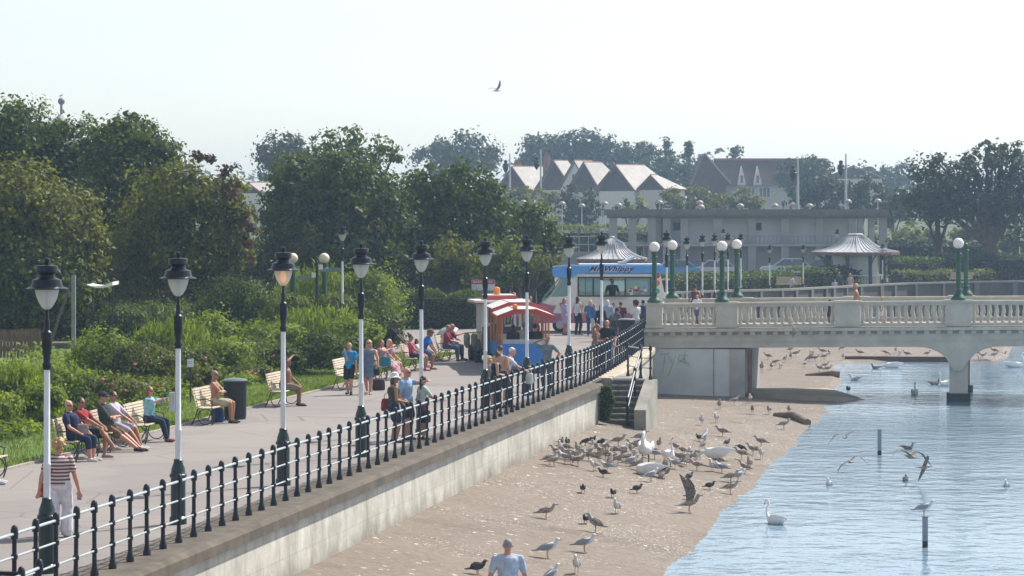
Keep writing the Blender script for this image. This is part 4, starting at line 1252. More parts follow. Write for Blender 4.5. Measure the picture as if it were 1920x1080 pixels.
# the long pavilion
Yp = 230.0; kp = Yp/F
o0 = Vector(((1140 - 960)*kp, Yp, 0))
pv = thing('pavilion', 'long flat roofed two storey seafront pavilion with pale walls and open columns at both ends', 'building', o0)
LX = (1667 - 1140)*kp
px = lambda p: (p - 1140)*kp
zz = lambda y: CAMZ - (y - HOR)*kp
mb = MB().box(-.3, LX + .3, -.6, 9.5, zz(403), zz(394)); bpart('roof', mb, GREYC, pv)
mb = MB().box(-.35, LX + .35, -.68, -.601, zz(404), zz(392.5)); mb.box(-.1, LX+.1, -.4, -.1, zz(409), zz(404)); bpart('fascia', mb, pm('dark roof fascia', (.16, .155, .15), .85, var=.25), pv)
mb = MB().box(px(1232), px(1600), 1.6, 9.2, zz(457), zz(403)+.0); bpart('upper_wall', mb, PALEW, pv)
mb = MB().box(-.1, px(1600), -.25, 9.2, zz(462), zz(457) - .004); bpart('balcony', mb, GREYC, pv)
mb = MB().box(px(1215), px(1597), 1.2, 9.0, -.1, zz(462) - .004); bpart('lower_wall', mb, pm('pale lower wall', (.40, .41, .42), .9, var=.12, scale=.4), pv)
for p in (1150, 1186, 1222, 1250, 1283, 1345, 1410, 1472, 1536, 1598, 1613, 1634, 1656):
    w = .24 if p in (1613, 1634) else .32
    mb = MB().box(px(p) - w, px(p) + w, -.12, .45, -.05 if p < 1600 else 0.0, zz(409)); bpart('column', mb, GREYC, pv)
for p, w, y0, y1 in ((1273, 18, 418, 432), (1421, 20, 418, 432), (1247, 10, 408, 455)):
    mb = MB().box(px(p) - w*.5*kp, px(p) + w*.5*kp, 1.54, 1.598, zz(y1), zz(y0)); bpart('vent_panel', mb, DARKV, pv)
mb = MB()
for x in np.arange(px(1345), px(1600), .35): mb.box(x - .02, x + .02, -.2, -.16, zz(457), zz(443))
mb.box(px(1340), px(1600), -.21, -.15, zz(443), zz(442)); mb.box(px(1340), px(1600), -.21, -.15, zz(455), zz(454.3))
bpart('balcony_railing', mb, pm('blue grey railing', (.25, .29, .34), .6), pv)
# paved yard wall at its left
tw = thing('terrace_wall', 'low grey terrace wall with a railing left of the pavilion', 'wall', Vector((px(1140) + o0.x - 5, 238, 0)))
mb = MB().box(-.5, 4.6, 0, .5, 0, 2.0); bpart('wall_face', mb, GREYC, tw)
mb = MB()
for z in (2.6, 3.3): mb.box(-.5, 4.6, .2, .28, z, z+.07)
for x in np.arange(-.4, 4.6, .8): mb.box(x-.03, x+.03, .2, .28, 2.0, 3.37)
bpart('railing', mb, MAST, tw)

# shelters with swept lead roofs
LEAD = pm('bright lead sheet roof', (0.36, 0.37, 0.40), .55, metal=.0, var=.12, scale=1.5)
def shelter(label, x, Y, ytop, yeave, wpx, rt, full=True, rot=0.0):
    k = Y/F; zt = CAMZ - (ytop - HOR)*k; ze = CAMZ - (yeave - HOR)*k
    t = thing('shelter', label, 'shelter', ((x - 960)*k, Y, 0), rot, 'shelters with swept lead roofs')
    re = wpx*.5*k; h = zt - ze
    prof = [(re, 0), (re*.78, .10*h), (re*.58, .26*h), (re*.42, .48*h), (re*.31, .74*h), (rt, h)]
    MB().lathe([(r, ze + z) for r, z in prof], 8).build('roof', LEAD, t, smooth=False)
    mb = MB()
    for i in range(40):
        a = 2*math.pi*(i + .5)/40
        kk = math.cos(math.pi/8)/math.cos((a % (math.pi/4)) - math.pi/8)
        mb.tube([(r*kk*math.cos(a), r*kk*math.sin(a), ze + z + .02) for r, z in prof], .035, 4)
    mb.build('roof_rolls', LEAD, t)
    MB().lathe([(rt+.05, zt-.05), (rt+.08, zt+.06), (rt*.9, zt+.12)], 8).build('roof_cap', LEAD, t, smooth=False)
    MB().lathe([(re*.97, ze-.22), (re*1.0, ze-.2), (re*1.01, ze-.004)], 8).build('gutter', pm('brown timber fascia', (.20, .11, .08), .7), t, smooth=False)
    if full:
        rc = re*.66
        for i in range(8):
            a = 2*math.pi*(i + .5)/8
            c, s_ = math.cos(a)*rc, math.sin(a)*rc
            mb = MB().box(c-.11, c+.11, s_-.11, s_+.11, 0, ze-.2)
            mb.tube([(c, s_, ze-1.1), (c*1.22, s_*1.22, ze-.45), (c*1.42, s_*1.42, ze-.2)], .05, 5)
            mb.build('post', pm('dark green timber', (.045, .06, .06), .6), t, smooth=False)
        MB().lathe([(re*.5, .0), (re*.5, ze-.25)], 8).build('glazed_screen', pm('pale glazed screen', (.48, .55, .53), .25, var=.12), t, smooth=False)
        mb = MB()
        for i in range(60):
            a = 2*math.pi*i/60
            c, s_ = math.cos(a)*rc, math.sin(a)*rc
            mb.box(c-.02, c+.02, s_-.02, s_+.02, .12, .98)
        mb.lathe([(rc-.03, .98), (rc+.03, .98), (rc+.03, 1.05), (rc-.03, 1.05)], 24)
        mb.lathe([(rc-.03, .1), (rc+.03, .1), (rc+.03, .15), (rc-.03, .15)], 24)
        mb.build('white_railing', RENDERW, t, smooth=False)
        MB().lathe([(re*.62, -.3), (re*.62, .06)], 8).build('floor_slab', GREYC, t, smooth=False)
    return t
shelter('open octagonal shelter with a bright ribbed swept roof across the lake', 1604, 194, 441, 472, 166, .50)
shelter('shelter with a blue grey swept roof rising behind the ice cream van', 1148, 190, 446, 485, 138, .12, True, .25)

# far promenade wall along the lake
fw = thing('lake_wall', 'grey curved parapet wall with pale pilasters along the far side of the lake', 'wall', (FW[0][0], FW[0][1], 0))
mb, mc, mp = MB(), MB(), MB()
b0 = Vector((FW[0][0], FW[0][1], 0))
rw = random.Random(8)
for p, q in zip(FW[:-1], FW[1:]):
    a, b = Vector(p) - b0, Vector(q) - b0
    d = Vector((b.x - a.x, b.y - a.y, 0)); L = d.length; d.normalize(); nn = Vector((d.y, -d.x, 0))
    vs = []
    for e, z in ((a, p[2]), (b, q[2])):
        for w, zz_ in ((-.25, -2.6), (.1, -2.6), (.05, z - .12), (-.25, z - .12)):
            vs.append(Vector((e.x, e.y, 0)) + nn*w + Vector((0, 0, zz_)))
    mb.add(vs, [(0, 3, 2, 1), (4, 5, 6, 7), (0, 1, 5, 4), (1, 2, 6, 5), (2, 3, 7, 6), (3, 0, 4, 7)])
    vs = []
    for e, z in ((a, p[2]), (b, q[2])):
        for w, zz_ in ((-.32, z - .12), (.16, z - .12), (.16, z), (-.32, z)):
            vs.append(Vector((e.x, e.y, 0)) + nn*w + Vector((0, 0, zz_)))
    mc.add(vs, [(0, 3, 2, 1), (4, 5, 6, 7), (0, 1, 5, 4), (1, 2, 6, 5), (2, 3, 7, 6), (3, 0, 4, 7)])
    u = 1.0
    while u < L - .5:
        c = a + d*u; zt = p[2] + (q[2] - p[2])*u/L
        c.z = (zt - .13 - 2.2)/2
        mp.obox(c + nn*.13, d*rw.uniform(.12, .3), nn*.06, (0, 0, (zt + 2.05)/2))
        u += rw.uniform(1.6, 4.2)
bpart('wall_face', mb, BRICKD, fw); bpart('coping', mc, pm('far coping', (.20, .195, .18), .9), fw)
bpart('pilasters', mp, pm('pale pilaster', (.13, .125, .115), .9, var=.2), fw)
# sloping balustrade of the far ramp
rm = thing('ramp_rail', 'sloping dark and white striped ramp rail beyond the bridge lamps', 'railing', at(1394, 558, 160))
a, b = at(1392, 560, 160) - rm.location, at(1443, 543, 163) - rm.location
mb = MB(); mb.tube([a, b], .05, 6); mb.tube([a - Vector((0, 0, .5)), b - Vector((0, 0, .5))], .04, 6); bpart('handrail', mb, BLACK, rm)
mb = MB()
for i in range(22):
    p = a.lerp(b, i/21); mb.tube([p, p - Vector((0, 0, .5))], .028, 5)
bpart('balusters', mb, RENDERW, rm)

# houses on the rise
def gable_house(label, xr, yr, yeave, Y, hw, d, rz, wallm, zg=3.0, dormer=False, chim=False, window=False, group='terrace of gabled houses', roofm=TILE_LIT, gm=None, hip=0.0):
    k = Y/F
    zr = CAMZ - (yr - HOR)*k; ze = CAMZ - (yeave - HOR)*k
    t = thing('house', label, 'house', ((xr - 960)*k, Y, zg), rz, group)
    zr -= zg; ze -= zg
    mb = MB().box(-hw*.93, hw*.93, .05, d, -1, ze - .02)
    bpart('wall', mb, wallm, t)
    mb = MB(); mb.prismy([(-hw*.93, ze - .02), (hw*.93, ze - .02), (0, zr - .12)], .05, .25)
    bpart('gable', mb, gm or TILE, t)
    ov = .25
    mb = MB()
    R0, R1 = (0, -ov, zr), (0, d - hip, zr)
    E0, E1 = (hw, -ov, ze), (hw, d + ov, ze)
    n_ = Vector((zr - ze, 0, hw)).normalized()*.18
    up = [Vector(v) + n_ for v in (R0, R1, E1, E0)]
    mb.add([Vector(v) for v in (R0, R1, E1, E0)] + up, [(0, 1, 2, 3), (7, 6, 5, 4), (0, 4, 5, 1), (1, 5, 6, 2), (2, 6, 7, 3), (3, 7, 4, 0)])
    E0, E1 = (-hw, -ov, ze), (-hw, d + ov, ze)
    n2 = Vector((-(zr - ze), 0, hw)).normalized()*.18
    up = [Vector(v) + n2 for v in (R0, R1, E1, E0)]
    mb.add([Vector(v) for v in (R0, R1, E1, E0)] + up, [(3, 2, 1, 0), (4, 5, 6, 7), (1, 5, 4, 0), (2, 6, 5, 1), (3, 7, 6, 2), (0, 4, 7, 3)])
    roof = bpart('roof', mb, roofm, t)
    mb = MB(); mb.tube([(0, -ov, zr + .16), (0, d - hip, zr + .16)], .13, 6); mb.tube([(hw, -ov-.02, ze+.1), (0, -ov-.02, zr+.1), (-hw, -ov-.02, ze+.1)], .10, 6)
    mb.tube([(hw + .05, -ov, ze), (hw + .05, d + ov, ze)], .09, 6)
    bpart('ridge_tiles', mb, RIDGE, roof)
    if chim:
        mb = MB().box(-hw*.9, -hw*.9 + .9, d*.4, d*.4 + .7, ze, zr + .9); mb.box(-hw*.9 + .1, -hw*.9 + .3, d*.4 + .2, d*.4 + .4, zr + .9, zr + 1.3); mb.box(-hw*.9 + .55, -hw*.9 + .75, d*.4 + .2, d*.4 + .4, zr + .9, zr + 1.3)
        bpart('chimney', mb, BRICK, roof)
    if window:
        mb = MB().box(-.65, .65, -.05, .049, ze + .25*(zr-ze) - .4, ze + .62*(zr - ze)); f = bpart('window', mb, RENDERW, t)
        mb = MB().box(-.48, -.04, -.09, -.051, ze + .25*(zr-ze) - .2, ze + .55*(zr - ze)); mb.box(.04, .48, -.09, -.051, ze + .25*(zr-ze) - .2, ze + .55*(zr - ze)); bpart('pane', mb, PANE, f)
    for j, yy in enumerate((d*.3, d*.72)):
        mb = MB().box(hw*.93, hw*.93 + .08, yy - .8, yy + .8, ze - 2.2, ze - .7); f = bpart('window', mb, RENDERW, t)
        mb = MB().box(hw*.93 + .081, hw*.93 + .11, yy - .65, yy + .65, ze - 2.05, ze - .85); bpart('pane', mb, PANE, f)
    return t
rz = R(-47)
gable_house('low left end house of the terrace with a brick chimney and pale sunlit roof', 962, 314, 358, 412, 3.6, 8.0, rz, CREAMW, chim=True)
gable_house('second house of the terrace with a dark gable below the mast', 1040, 303, 356, 406, 4.0, 2.6, rz, CREAMW, chim=True, gm=TILE)
gable_house('terrace house with a white boarded gable and an attic window', 1078, 303, 356, 401, 3.4, 3.4, rz, RENDERW, gm=RENDERW, window=True)
gable_house('terrace house with a narrow sunlit roof slope right of the white gable', 1096, 306, 360, 396, 3.5, 5.6, rz, CREAMW, hip=2.2)
gable_house('small terrace house with a triangular sunlit roof', 1144, 324, 361, 390, 3.2, 4.2, rz, CREAMW, hip=4.0)
gable_house('terrace house with the widest sunlit roof and bay windows', 1156, 311, 358, 385, 3.7, 8.0, rz, RENDERW, hip=2.5)
gable_house('last small house at the right end of the terrace', 1222, 330, 356, 380, 2.6, 4.0, rz, CREAMW, hip=3.0)

Yh = 410.0; kh = Yh/F
hx = lambda p: (p - 1310)*kh
hz = lambda y: CAMZ - (y - HOR)*kh - 3.0
bh = thing('house', 'large gabled house with a long dark roof, red ridge and two white dormers', 'house', ((1310 - 960)*kh, Yh, 3.0))
mb = MB().box(hx(1345), hx(1545), .4, 4.5, -1, hz(346)); bpart('wall', mb, CREAMW, bh)
mb = MB(); mb.prismx([(-.3, hz(347)), (2.3, hz(299)), (4.9, hz(347))], hx(1340), hx(1552)); rf = bpart('roof', mb, TILE, bh)
mb = MB(); mb.tube([(hx(1340), 2.3, hz(298.5)), (hx(1552), 2.3, hz(298.5))], .2, 6); mb.tube([(hx(1552), 2.3, hz(298.5)), (hx(1553), -.3, hz(346))], .15, 6); bpart('ridge_tiles', mb, RIDGE, rf)
mb = MB(); w0, w1 = hx(1312), hx(1345)
mb.box(w0, hx(1358), -2.5, 6, -1, hz(345))
mb.prismy([(w0 - 1.2, hz(345)), (hx(1366), hz(345)), (hx(1318), hz(290))], -2.5, 6); wing = bpart('wing_gable', mb, TILE, bh)
mb = MB()
a, b = Vector((hx(1318), -2.8, hz(289))), Vector((hx(1367), -2.8, hz(346)))
a2, b2 = a + Vector((0, 9, 0)), b + Vector((0, 9, 0)); nn = Vector((.5, 0, .5))*.3
mb.add([a, a2, b2, b, a + nn, a2 + nn, b2 + nn, b + nn], [(0, 1, 2, 3), (7, 6, 5, 4), (0, 4, 5, 1), (1, 5, 6, 2), (2, 6, 7, 3), (3, 7, 4, 0)])
bpart('wing_roof', mb, TILE_LIT, bh)
for p in (1390, 1420):
    mb = MB(); mb.prismy([(hx(p - 8), hz(347)), (hx(p + 8), hz(347)), (hx(p), hz(311))], -.6, 3.0); dr = bpart('dormer', mb, RENDERW, bh)
    mb = MB().box(hx(p - 2.2), hx(p + 2.2), -.66, -.601, hz(343), hz(329)); bpart('pane', mb, PANE, dr)
for p in (1405, 1434):
    mb = MB().box(hx(p - 12), hx(p + 12), .2, .399, hz(371), hz(350)); f = bpart('window', mb, RENDERW, bh)
    mb = MB()
    for q in (-7, 0, 7): mb.box(hx(p + q - 2.6), hx(p + q + 2.6), .15, .199, hz(369), hz(352))
    bpart('pane', mb, PANE, f)
gable_house('distant house with a red edged hipped roof right of the second mast', 1600, 312, 335, 470, 5.0, 4.0, R(-10), CREAMW, zg=3.5, group='houses far off', roofm=TILE, hip=1.5)
gable_house('distant pale roofed house glimpsed at the gap left of the big dark tree', 470, 345, 362, 300, 3.0, 5.0, R(-60), RENDERW, zg=1.5, group='houses far off', roofm=TILE_LIT)

# turret with ball finial behind the left trees
Yt = 255.0; kt = Yt/F
tp = at(115, 182, Yt)
tt = thing('turret', 'grey turret roof with a ball finial showing above the left trees', 'tower', (tp.x, tp.y, 0))
zf = lambda y: CAMZ - (y - HOR)*kt
MB().lathe([(4.0, 0), (4.0, zf(300)), (4.3, zf(300)+.1), (2.3, zf(250)), (.8, zf(225)), (.16, zf(214))], 8).build('roof', pm('slate grey roof', (.36, .38, .40), .6, var=.15), tt, smooth=False)
mb = MB().tube([(0, 0, zf(216)), (0, 0, zf(194))], .12, 8); mb.ball((0, 0, zf(190)), .33); mb.build('finial', pm('grey finial', (.22, .22, .24), .6), tt)
tp2 = at(151, 230, Yt + 3)
t2 = thing('spirelet', 'thin pointed spirelet beside the turret above the left trees', 'spire', (tp2.x, tp2.y, 0))
MB().lathe([(.75, 0), (.75, zf(262)), (.05, zf(222))], 6).build('spire', pm('slate grey roof', (.36, .38, .40), .6, var=.15), t2, smooth=False)
mb = MB().tube([(-.03, .03, zf(222)-.3), (-.03, .03, zf(219))], .03, 5); mb.build('finial', IRON, t2)
# ================================================================== street furniture and vehicles
BENCHES = [(142, 867, 'nearest full bench, holding the woman in navy and the man in red'), (206, 849, 'bench holding the man in a cap and the man in a pale shirt'),
           (272, 835, 'bench with the woman in turquoise holding a phone'), (398, 798, 'bench with the shirtless man with folded arms beside the litter bin'),
           (533, 769, 'bench of the shirtless man half hidden by the orange glowing lamp'), (655, 738, 'empty looking bench behind the boy in the blue top'),
           (724, 718, 'bench with the women in pink patterned clothes and a teal bag'), (778, 697, 'bench under the man in black who leans on its back'),
           (842, 677, 'bench at the end of the lawn with the man in the red shirt'), (-42, 900, 'bench cut off by the left edge of the picture')]
bench0 = None
BPOS = []
for x, y, lab in BENCHES:
    p = onz(x, y, 0.004); s, t = to_st(p); t = min(max(t, -20.35), -20.05)
    # x decides the place along the lawn edge
    k = (x - 960)/F
    Yb = (t/CT)/(k - ST/CT); p = Vector((k*Yb, Yb, .004))
    BPOS.append(p)
    if bench0 is None:
        bench0 = thing('park_bench', lab, 'bench', group='benches along the lawn'); b = bench0
        mb = MB()
        for i in range(7):
            z = .50 + i*.066; xx = -.42 - (z - .44)*.26
            mb.obox((xx, .82, z), (.012, 0, 0), (0, .80, 0), (-.006, 0, .024))
        mb.build('backrest', WOOD, b, smooth=False)
        mb = MB()
        for i in range(5): mb.box(-.40 + i*.088, -.40 + i*.088 + .068, .02, 1.62, .43 - (.012 if i in (1, 2, 3) else 0), .455 - (.012 if i in (1, 2, 3) else 0))
        mb.build('seat', WOOD, b, smooth=False)
        for yy in (.12, 1.52):
            mb = MB()
            mb.tube([(-.56, yy, .98), (-.42, yy, .46), (-.36, yy, .42), (.03, yy, .42)], .016, 6)
            mb.tube([(-.21 + .2*math.cos(a), yy, .21 + .2*math.sin(a)) for a in np.linspace(0, 6.283, 19)], .014, 6)
            mb.tube([(-.40, yy, .44), (-.48, yy, .2), (-.58, yy, .0)], .016, 6)
            mb.tube([(-.02, yy, .43), (.03, yy, .2), (-.04, yy, .0)], .016, 6)
            mb.tube([(-.05, yy, .44), (-.02, yy, .60), (-.2, yy, .66), (-.44, yy, .64)], .015, 6)
            mb.build('leg', IRON, b)
    else:
        b = copy_tree(bench0); b['label'] = lab
    b.location = p; b.rotation_euler = (0, 0, -TH)

def litter_bin(label, p, r, h):
    t = thing('litter_bin', label, 'litter bin', p, group='litter bins')
    MB().lathe([(r*.92, 0), (r*.92, .05), (r*.97, .08), (r, h*.80), (r*1.03, h*.82), (r*1.03, h*.88), (r*1.06, h*.89), (r*1.06, h*.92)], 20).build('body', pm('dark blue green bin', (.007, .012, .017), .6, var=.25), t)
    MB().lathe([(r*1.09, h*.925), (r*1.09, h*.945), (r*.9, h*.975), (r*.45, h*.995), (.02, h)], 20).build('lid', pm('bin lid', (.11, .15, .16), .35, var=.15), t)
    return t
litter_bin('dark litter bin with a domed lid beside the shirtless man on the bench', onz(441, 786), .30, 1.08)
litter_bin('dark litter bin by the railing near the end of the bridge', onz(1175, 648), .33, 1.12)

# ------------------------------------------------ ice cream van
Yv = 124.6; kv = Yv/F
vx = lambda p: (p - 1127)*kv
vz = lambda y: CAMZ - (y - HOR)*kv
CREAMV = pm('cream van paint', (.80, .77, .69), .3, var=.06, coat=.3)
PINKV = pm('pink van paint', (.42, .13, .26), .3, var=.12, coat=.3)
BLUEV = pm('bright blue van paint', (.08, .32, .74), .25, var=.06, coat=.4)
TEALG = mat_glass('teal van glass', (.34, .55, .55), .5)
DARKR = pm('dark window rubber', (.02, .025, .03), .5)
van = thing('ice_cream_van', 'blue and cream ice cream van with a pink bonnet and a serving window', 'van', (vx(1127) + (1127 - 960)*kv, Yv, 0.004))
fx0, fx1, rx0, rx1 = vx(1000), vx(1083), vx(1222), vx(1249)
mb = MB()
mb.prismy([(fx0+.12, .42), (fx0, .55), (fx0, .86), (fx0+.22, 1.14), (vx(1016), 1.30), (vx(1032), 1.60), (rx1-.04, 1.60), (rx1, .42)], 0, 2.0)
mb.prismy([(vx(1032), 1.601), (vx(1056), 2.50), (fx1, 2.50), (fx1, 1.601)], .03, .12)
mb.prismy([(vx(1032), 1.601), (vx(1056), 2.50), (fx1, 2.50), (fx1, 1.601)], 1.88, 1.97)
mb.box(fx1-.08, fx1, .121, 1.879, 1.601, 2.5)
mb.prismy([(rx0, 1.601), (rx0, 2.6), (rx1-.25, 2.6), (rx1-.04, 1.601)], .0, 2.0)
mb.box(vx(1056), rx1-.28, .02, 1.98, 2.50, 2.62)
mb.box(fx1, rx0, 1.92, 2.0, 1.601, 1.80); mb.box(fx1, rx0, 1.92, 2.0, 2.35, 2.5)
mb.build('body', CREAMV, van, smooth=False)
mb = MB().prismy([(fx0+.10, .40), (fx0-.03, .55), (fx0-.03, .87), (fx0+.21, 1.165), (vx(1016)+.02, 1.325), (vx(1040), 1.18), (vx(1034), .42)], -.012, 2.012)
mb.box(vx(1034), rx1+.012, -.012, -.001, .42, .86)
mb.build('pink_panels', PINKV, van, smooth=False)
mb = MB().prismy([(vx(1038), 2.47), (vx(1035), 2.78), (vx(1038), 2.95), (vx(1070), 3.00), (vx(1085), 2.99), (vx(1240), 3.02), (vx(1247), 2.92), (vx(1247), 2.66), (vx(1090), 2.665), (vx(1082), 2.6), (vx(1075), 2.47)], -.07, 2.07)
mb.build('roof_header', BLUEV, van, smooth=False)
mb = MB().box(vx(1086), vx(1240), .05, 1.95, 3.021, 3.07); mb.tube([(vx(1036), -.06, 2.96), (vx(1070), -.06, 3.02), (vx(1085), -.06, 3.0), (vx(1243), -.06, 3.03)], .035, 6)
mb.build('roof_highlight', pm('pale blue highlight', (.45, .60, .78), .3, var=.05), van, smooth=False)  # added pale strips paint the white-blue highlights on the roof's top edges
mb = MB().obox((vx(1176), .7, 3.22), (.32, 0, .16), (0, .35, 0), (-.02, 0, .04)); mb.obox((vx(1168), .7, 3.12), (.2, 0, 0), (0, .3, 0), (0, 0, .05)); mb.build('roof_hatch', pm('pale hatch', (.55, .6, .66), .35), van, smooth=False)
MB().prismy([(vx(1020), 1.40), (vx(1033), 1.60), (vx(1056), 2.45), (vx(1067), 2.47), (vx(1067), 1.66)], .005, .029).build('cab_window', TEALG, van, smooth=False)
MB().obox((vx(1036), 1.0, 2.0), Vector((vx(1056)-vx(1018), 0, 1.17))*.5, (0, .85, 0), (-.012, 0, .006)).build('windscreen', TEALG, van, smooth=False)
mb = MB()
for x0, x1, z0, z1 in ((fx1, rx0, 1.602, 1.66), (fx1, rx0, 2.44, 2.5), (fx1, fx1+.07, 1.66, 2.44), (rx0-.07, rx0, 1.66, 2.44), (vx(1111), vx(1114), 1.66, 2.44), (vx(1127), vx(1129), 1.66, 2.44), (vx(1171), vx(1174), 1.66, 2.44), (vx(1097), vx(1098), 1.66, 2.44)):
    mb.box(x0, x1, -.02, .06, z0, z1)
mb.build('window_frame', DARKR, van, smooth=False)
for a, b in ((fx1+.07, vx(1097)), (vx(1098), vx(1111)), (vx(1114), vx(1127)), (vx(1174), rx0-.07)):
    MB().box(a, b, .01, .03, 1.66, 2.44).build('window_pane', TEALG, van, smooth=False)
MB().box(fx1, rx0, 1.94, 1.96, 1.8, 2.35).build('far_window', TEALG, van, smooth=False)
mb = MB().box(vx(1125), vx(1176), -.22, .05, 1.56, 1.60); mb.build('counter', pm('steel counter', (.5, .52, .53), .3, metal=.4), van, smooth=False)
rs = random.Random(11)
cols = [(.7, .1, .1), (.8, .7, .2), (.15, .35, .65), (.75, .72, .7), (.2, .5, .3), (.75, .35, .5), (.45, .2, .5)]
for c in cols:
    for _ in range(4):
        mb = MB()
        x0 = rs.uniform(vx(1176), rx0-.35); z0 = rs.uniform(1.68, 2.0)
        mb.box(x0, x0+rs.uniform(.08, .2), -.004 - .003*_, .008, z0, z0+rs.uniform(.06, .16))
        mb.build('lolly_picture', pm('printed picture', c, .5, var=.4, scale=18), van, smooth=False)
for yy, c, r in ((517, (.55, .03, .05), .13), (531, (.70, .18, .06), .13), (546, (.10, .35, .30), .12)):
    mb = MB(); mb.rings([((vx(1232), .0-.012, vz(yy)), (r, 0, 0), (0, 0, r)), ((vx(1232), -.001, vz(yy)), (r, 0, 0), (0, 0, r))], 16); mb.build('round_sticker', pm('sticker', c, .4), van)
def cone_sticker(x, z, c):
    mb = MB().prismy([(x-.06, z), (x+.06, z), (x, z-.22)], -.020, -.013); mb.build('cone_sticker', pm('wafer', (.5, .28, .1), .6), van, smooth=False)
    mb = MB().rings([((x, -.020, z+.05), (.075, 0, 0), (0, 0, .075)), ((x, -.013, z+.05), (.075, 0, 0), (0, 0, .075))], 12); mb.build('cone_sticker', pm('ice', c, .5), van)
for x, c in ((1040, (.8, .75, .65)), (1052, (.6, .1, .12)), (1092, (.75, .5, .55)), (1150, (.7, .2, .3)), (1210, (.8, .75, .65))): cone_sticker(vx(x), 1.22, c)
for x in (1050, 1205):
    w = MB().rings([((vx(x), .0, .34), (.34, 0, 0), (0, 0, .34)), ((vx(x), .24, .34), (.34, 0, 0), (0, 0, .34))], 18).build('wheel', pm('tyre rubber', (.02, .02, .02), .8), van)
    MB().rings([((vx(x), -.02, .34), (.19, 0, 0), (0, 0, .19)), ((vx(x), -.001, .34), (.19, 0, 0), (0, 0, .19))], 14).build('hub', pm('steel hub', (.45, .45, .46), .35, metal=.6), w)
MB().ball((fx0+.05, .25, .80), .10, .13, .12, 10, 6).build('headlight', GLOBE, van)
MB().box(fx0-.1, fx0+.12, -.02, 2.02, .36, .52).build('bumper', DARKR, van, smooth=False)
cu = bpy.data.curves.new('txt', 'FONT'); cu.body = 'Mr Whippy'; cu.size = .40; cu.shear = .45; cu.extrude = .004; cu.offset = .010; cu.space_character = 1.12; cu.align_x = 'CENTER'
to = bpy.data.objects.new('txt', cu); COL.objects.link(to)
tm = bpy.data.meshes.new_from_object(to.evaluated_get(C.evaluated_depsgraph_get())); bpy.data.objects.remove(to)
tm.transform(Matrix.Translation((vx(1145), -.085, 2.765)) @ Matrix.Rotation(R(90), 4, 'X') @ Matrix.Diagonal((.95, .78, 1, 1)))
MB().box(vx(1106), vx(1184), -.078, -.071, 2.72, 2.955).build('name_panel', pm('pale blue panel', (.36, .50, .74), .35, var=.05), van, smooth=False)
link('lettering', tm, pm('navy lettering', (.015, .02, .10), .4), van)

# ------------------------------------------------ land train
REDR = pm('red train roof paint', (.42, .055, .035), .4, var=.12)
WHR = pm('white train roof', (.72, .70, .68), .4, var=.08)
ORG = pm('orange train post', (.50, .17, .04), .5, var=.15)
BLT = pm('blue train panel', (.035, .20, .58), .4, var=.08)
AMB = pm('amber beacon', (.75, .22, .02), .2, var=.1)
TYRE = pm('tyre rubber', (.02, .02, .02), .8)
def carriage(label, p, rz, blue=True, beacon=True, W=1.62, L=2.7, ztop=1.95):
    t = thing('train_carriage', label, 'train carriage', p, rz, 'carriages of the land train')
    h = W/2
    MB().box(-h, h, 0, L, .30, .42).build('floor', DARKR, t, smooth=False)
    MB().box(-h, h, -.04, 0, .16, .98).build('back_panel', BLT, t, smooth=False)
    mb = MB().box(-h, -h+.05, .001, L, .421, .85); mb.box(h-.05, h, .001, L*.5, .421, .85); mb.build('side_panel', BLT, t, smooth=False)
    for yy in (.15, 1.3):
        mb = MB().box(-h+.1, h-.1, yy, yy+.1, .7, 1.12); mb.box(-h+.1, h-.1, yy+.1, yy+.5, .7, .78); mb.build('seat', pm('pale seat', (.60, .60, .58), .6), t, smooth=False)
    for x in (-h+.03, h-.03):
        for yy in (.02, L*.5, L-.05):
            MB().box(x-.03, x+.03, yy-.03, yy+.03, .85 if yy > .1 else .98, ztop).build('post', ORG, t, smooth=False)
    arc = [(-h-.15, ztop-.06), (-h*.45, ztop+.16), (h*.45, ztop+.16), (h+.15, ztop-.06)]
    n = 4
    mr, mw = MB(), MB()
    for i in range(n):
        y0, y1 = -.2 + (L+.4)*i/n, -.2 + (L+.4)*(i+1)/n
        for (xa, za), (xb, zb) in zip(arc[:-1], arc[1:]):
            d = Vector((xb-xa, 0, zb-za)); m = d*.04; up = Vector((-d.z, 0, d.x)).normalized()*.05
            a, b = Vector((xa, 0, za)) + m, Vector((xb, 0, zb)) - m
            c = (a + b)/2 + up*.5
            mw.obox(c + Vector((0, (y0+y1)/2, 0)), (b-a)/2, (0, (y1-y0)/2-.03, 0), up*.5)
    for i in range(n+1):
        yy = -.2 + (L+.4)*i/n
        for (xa, za), (xb, zb) in zip(arc[:-1], arc[1:]): mr.bar((xa, yy, za+.012), (xb, yy, zb+.012), .07, .07)
    for xa, za in arc: mr.bar((xa, -.25, za+.012), (xa, L+.25, za+.012), .05, .07)
    mr.prismy([(arc[0][0], arc[0][1]-.1), (arc[0][0], arc[0][1]), (arc[1][0], arc[1][1]), (arc[2][0], arc[2][1]), (arc[3][0], arc[3][1]), (arc[3][0], arc[3][1]-.1), (arc[2][0], arc[2][1]-.12), (arc[1][0], arc[1][1]-.12)], -.27, -.236)
    rf = mw.build('roof', WHR, t, smooth=False); mr.build('roof_edging', REDR, rf, smooth=False)
    if beacon: MB().lathe([(.06, ztop+.2), (.09, ztop+.22), (.085, ztop+.33), (.03, ztop+.37)], 10, c=(-.35, -.1, 0)).build('beacon', AMB, t)
    for x in (-h+.15, h-.15):
        for yy in (.6, L-.6): MB().rings([((x-.07, yy, .17), (0, .17, 0), (0, 0, .17)), ((x+.07, yy, .17), (0, .17, 0), (0, 0, .17))], 12).build('wheel', TYRE, t)
    return t
rzt = R(3.5)
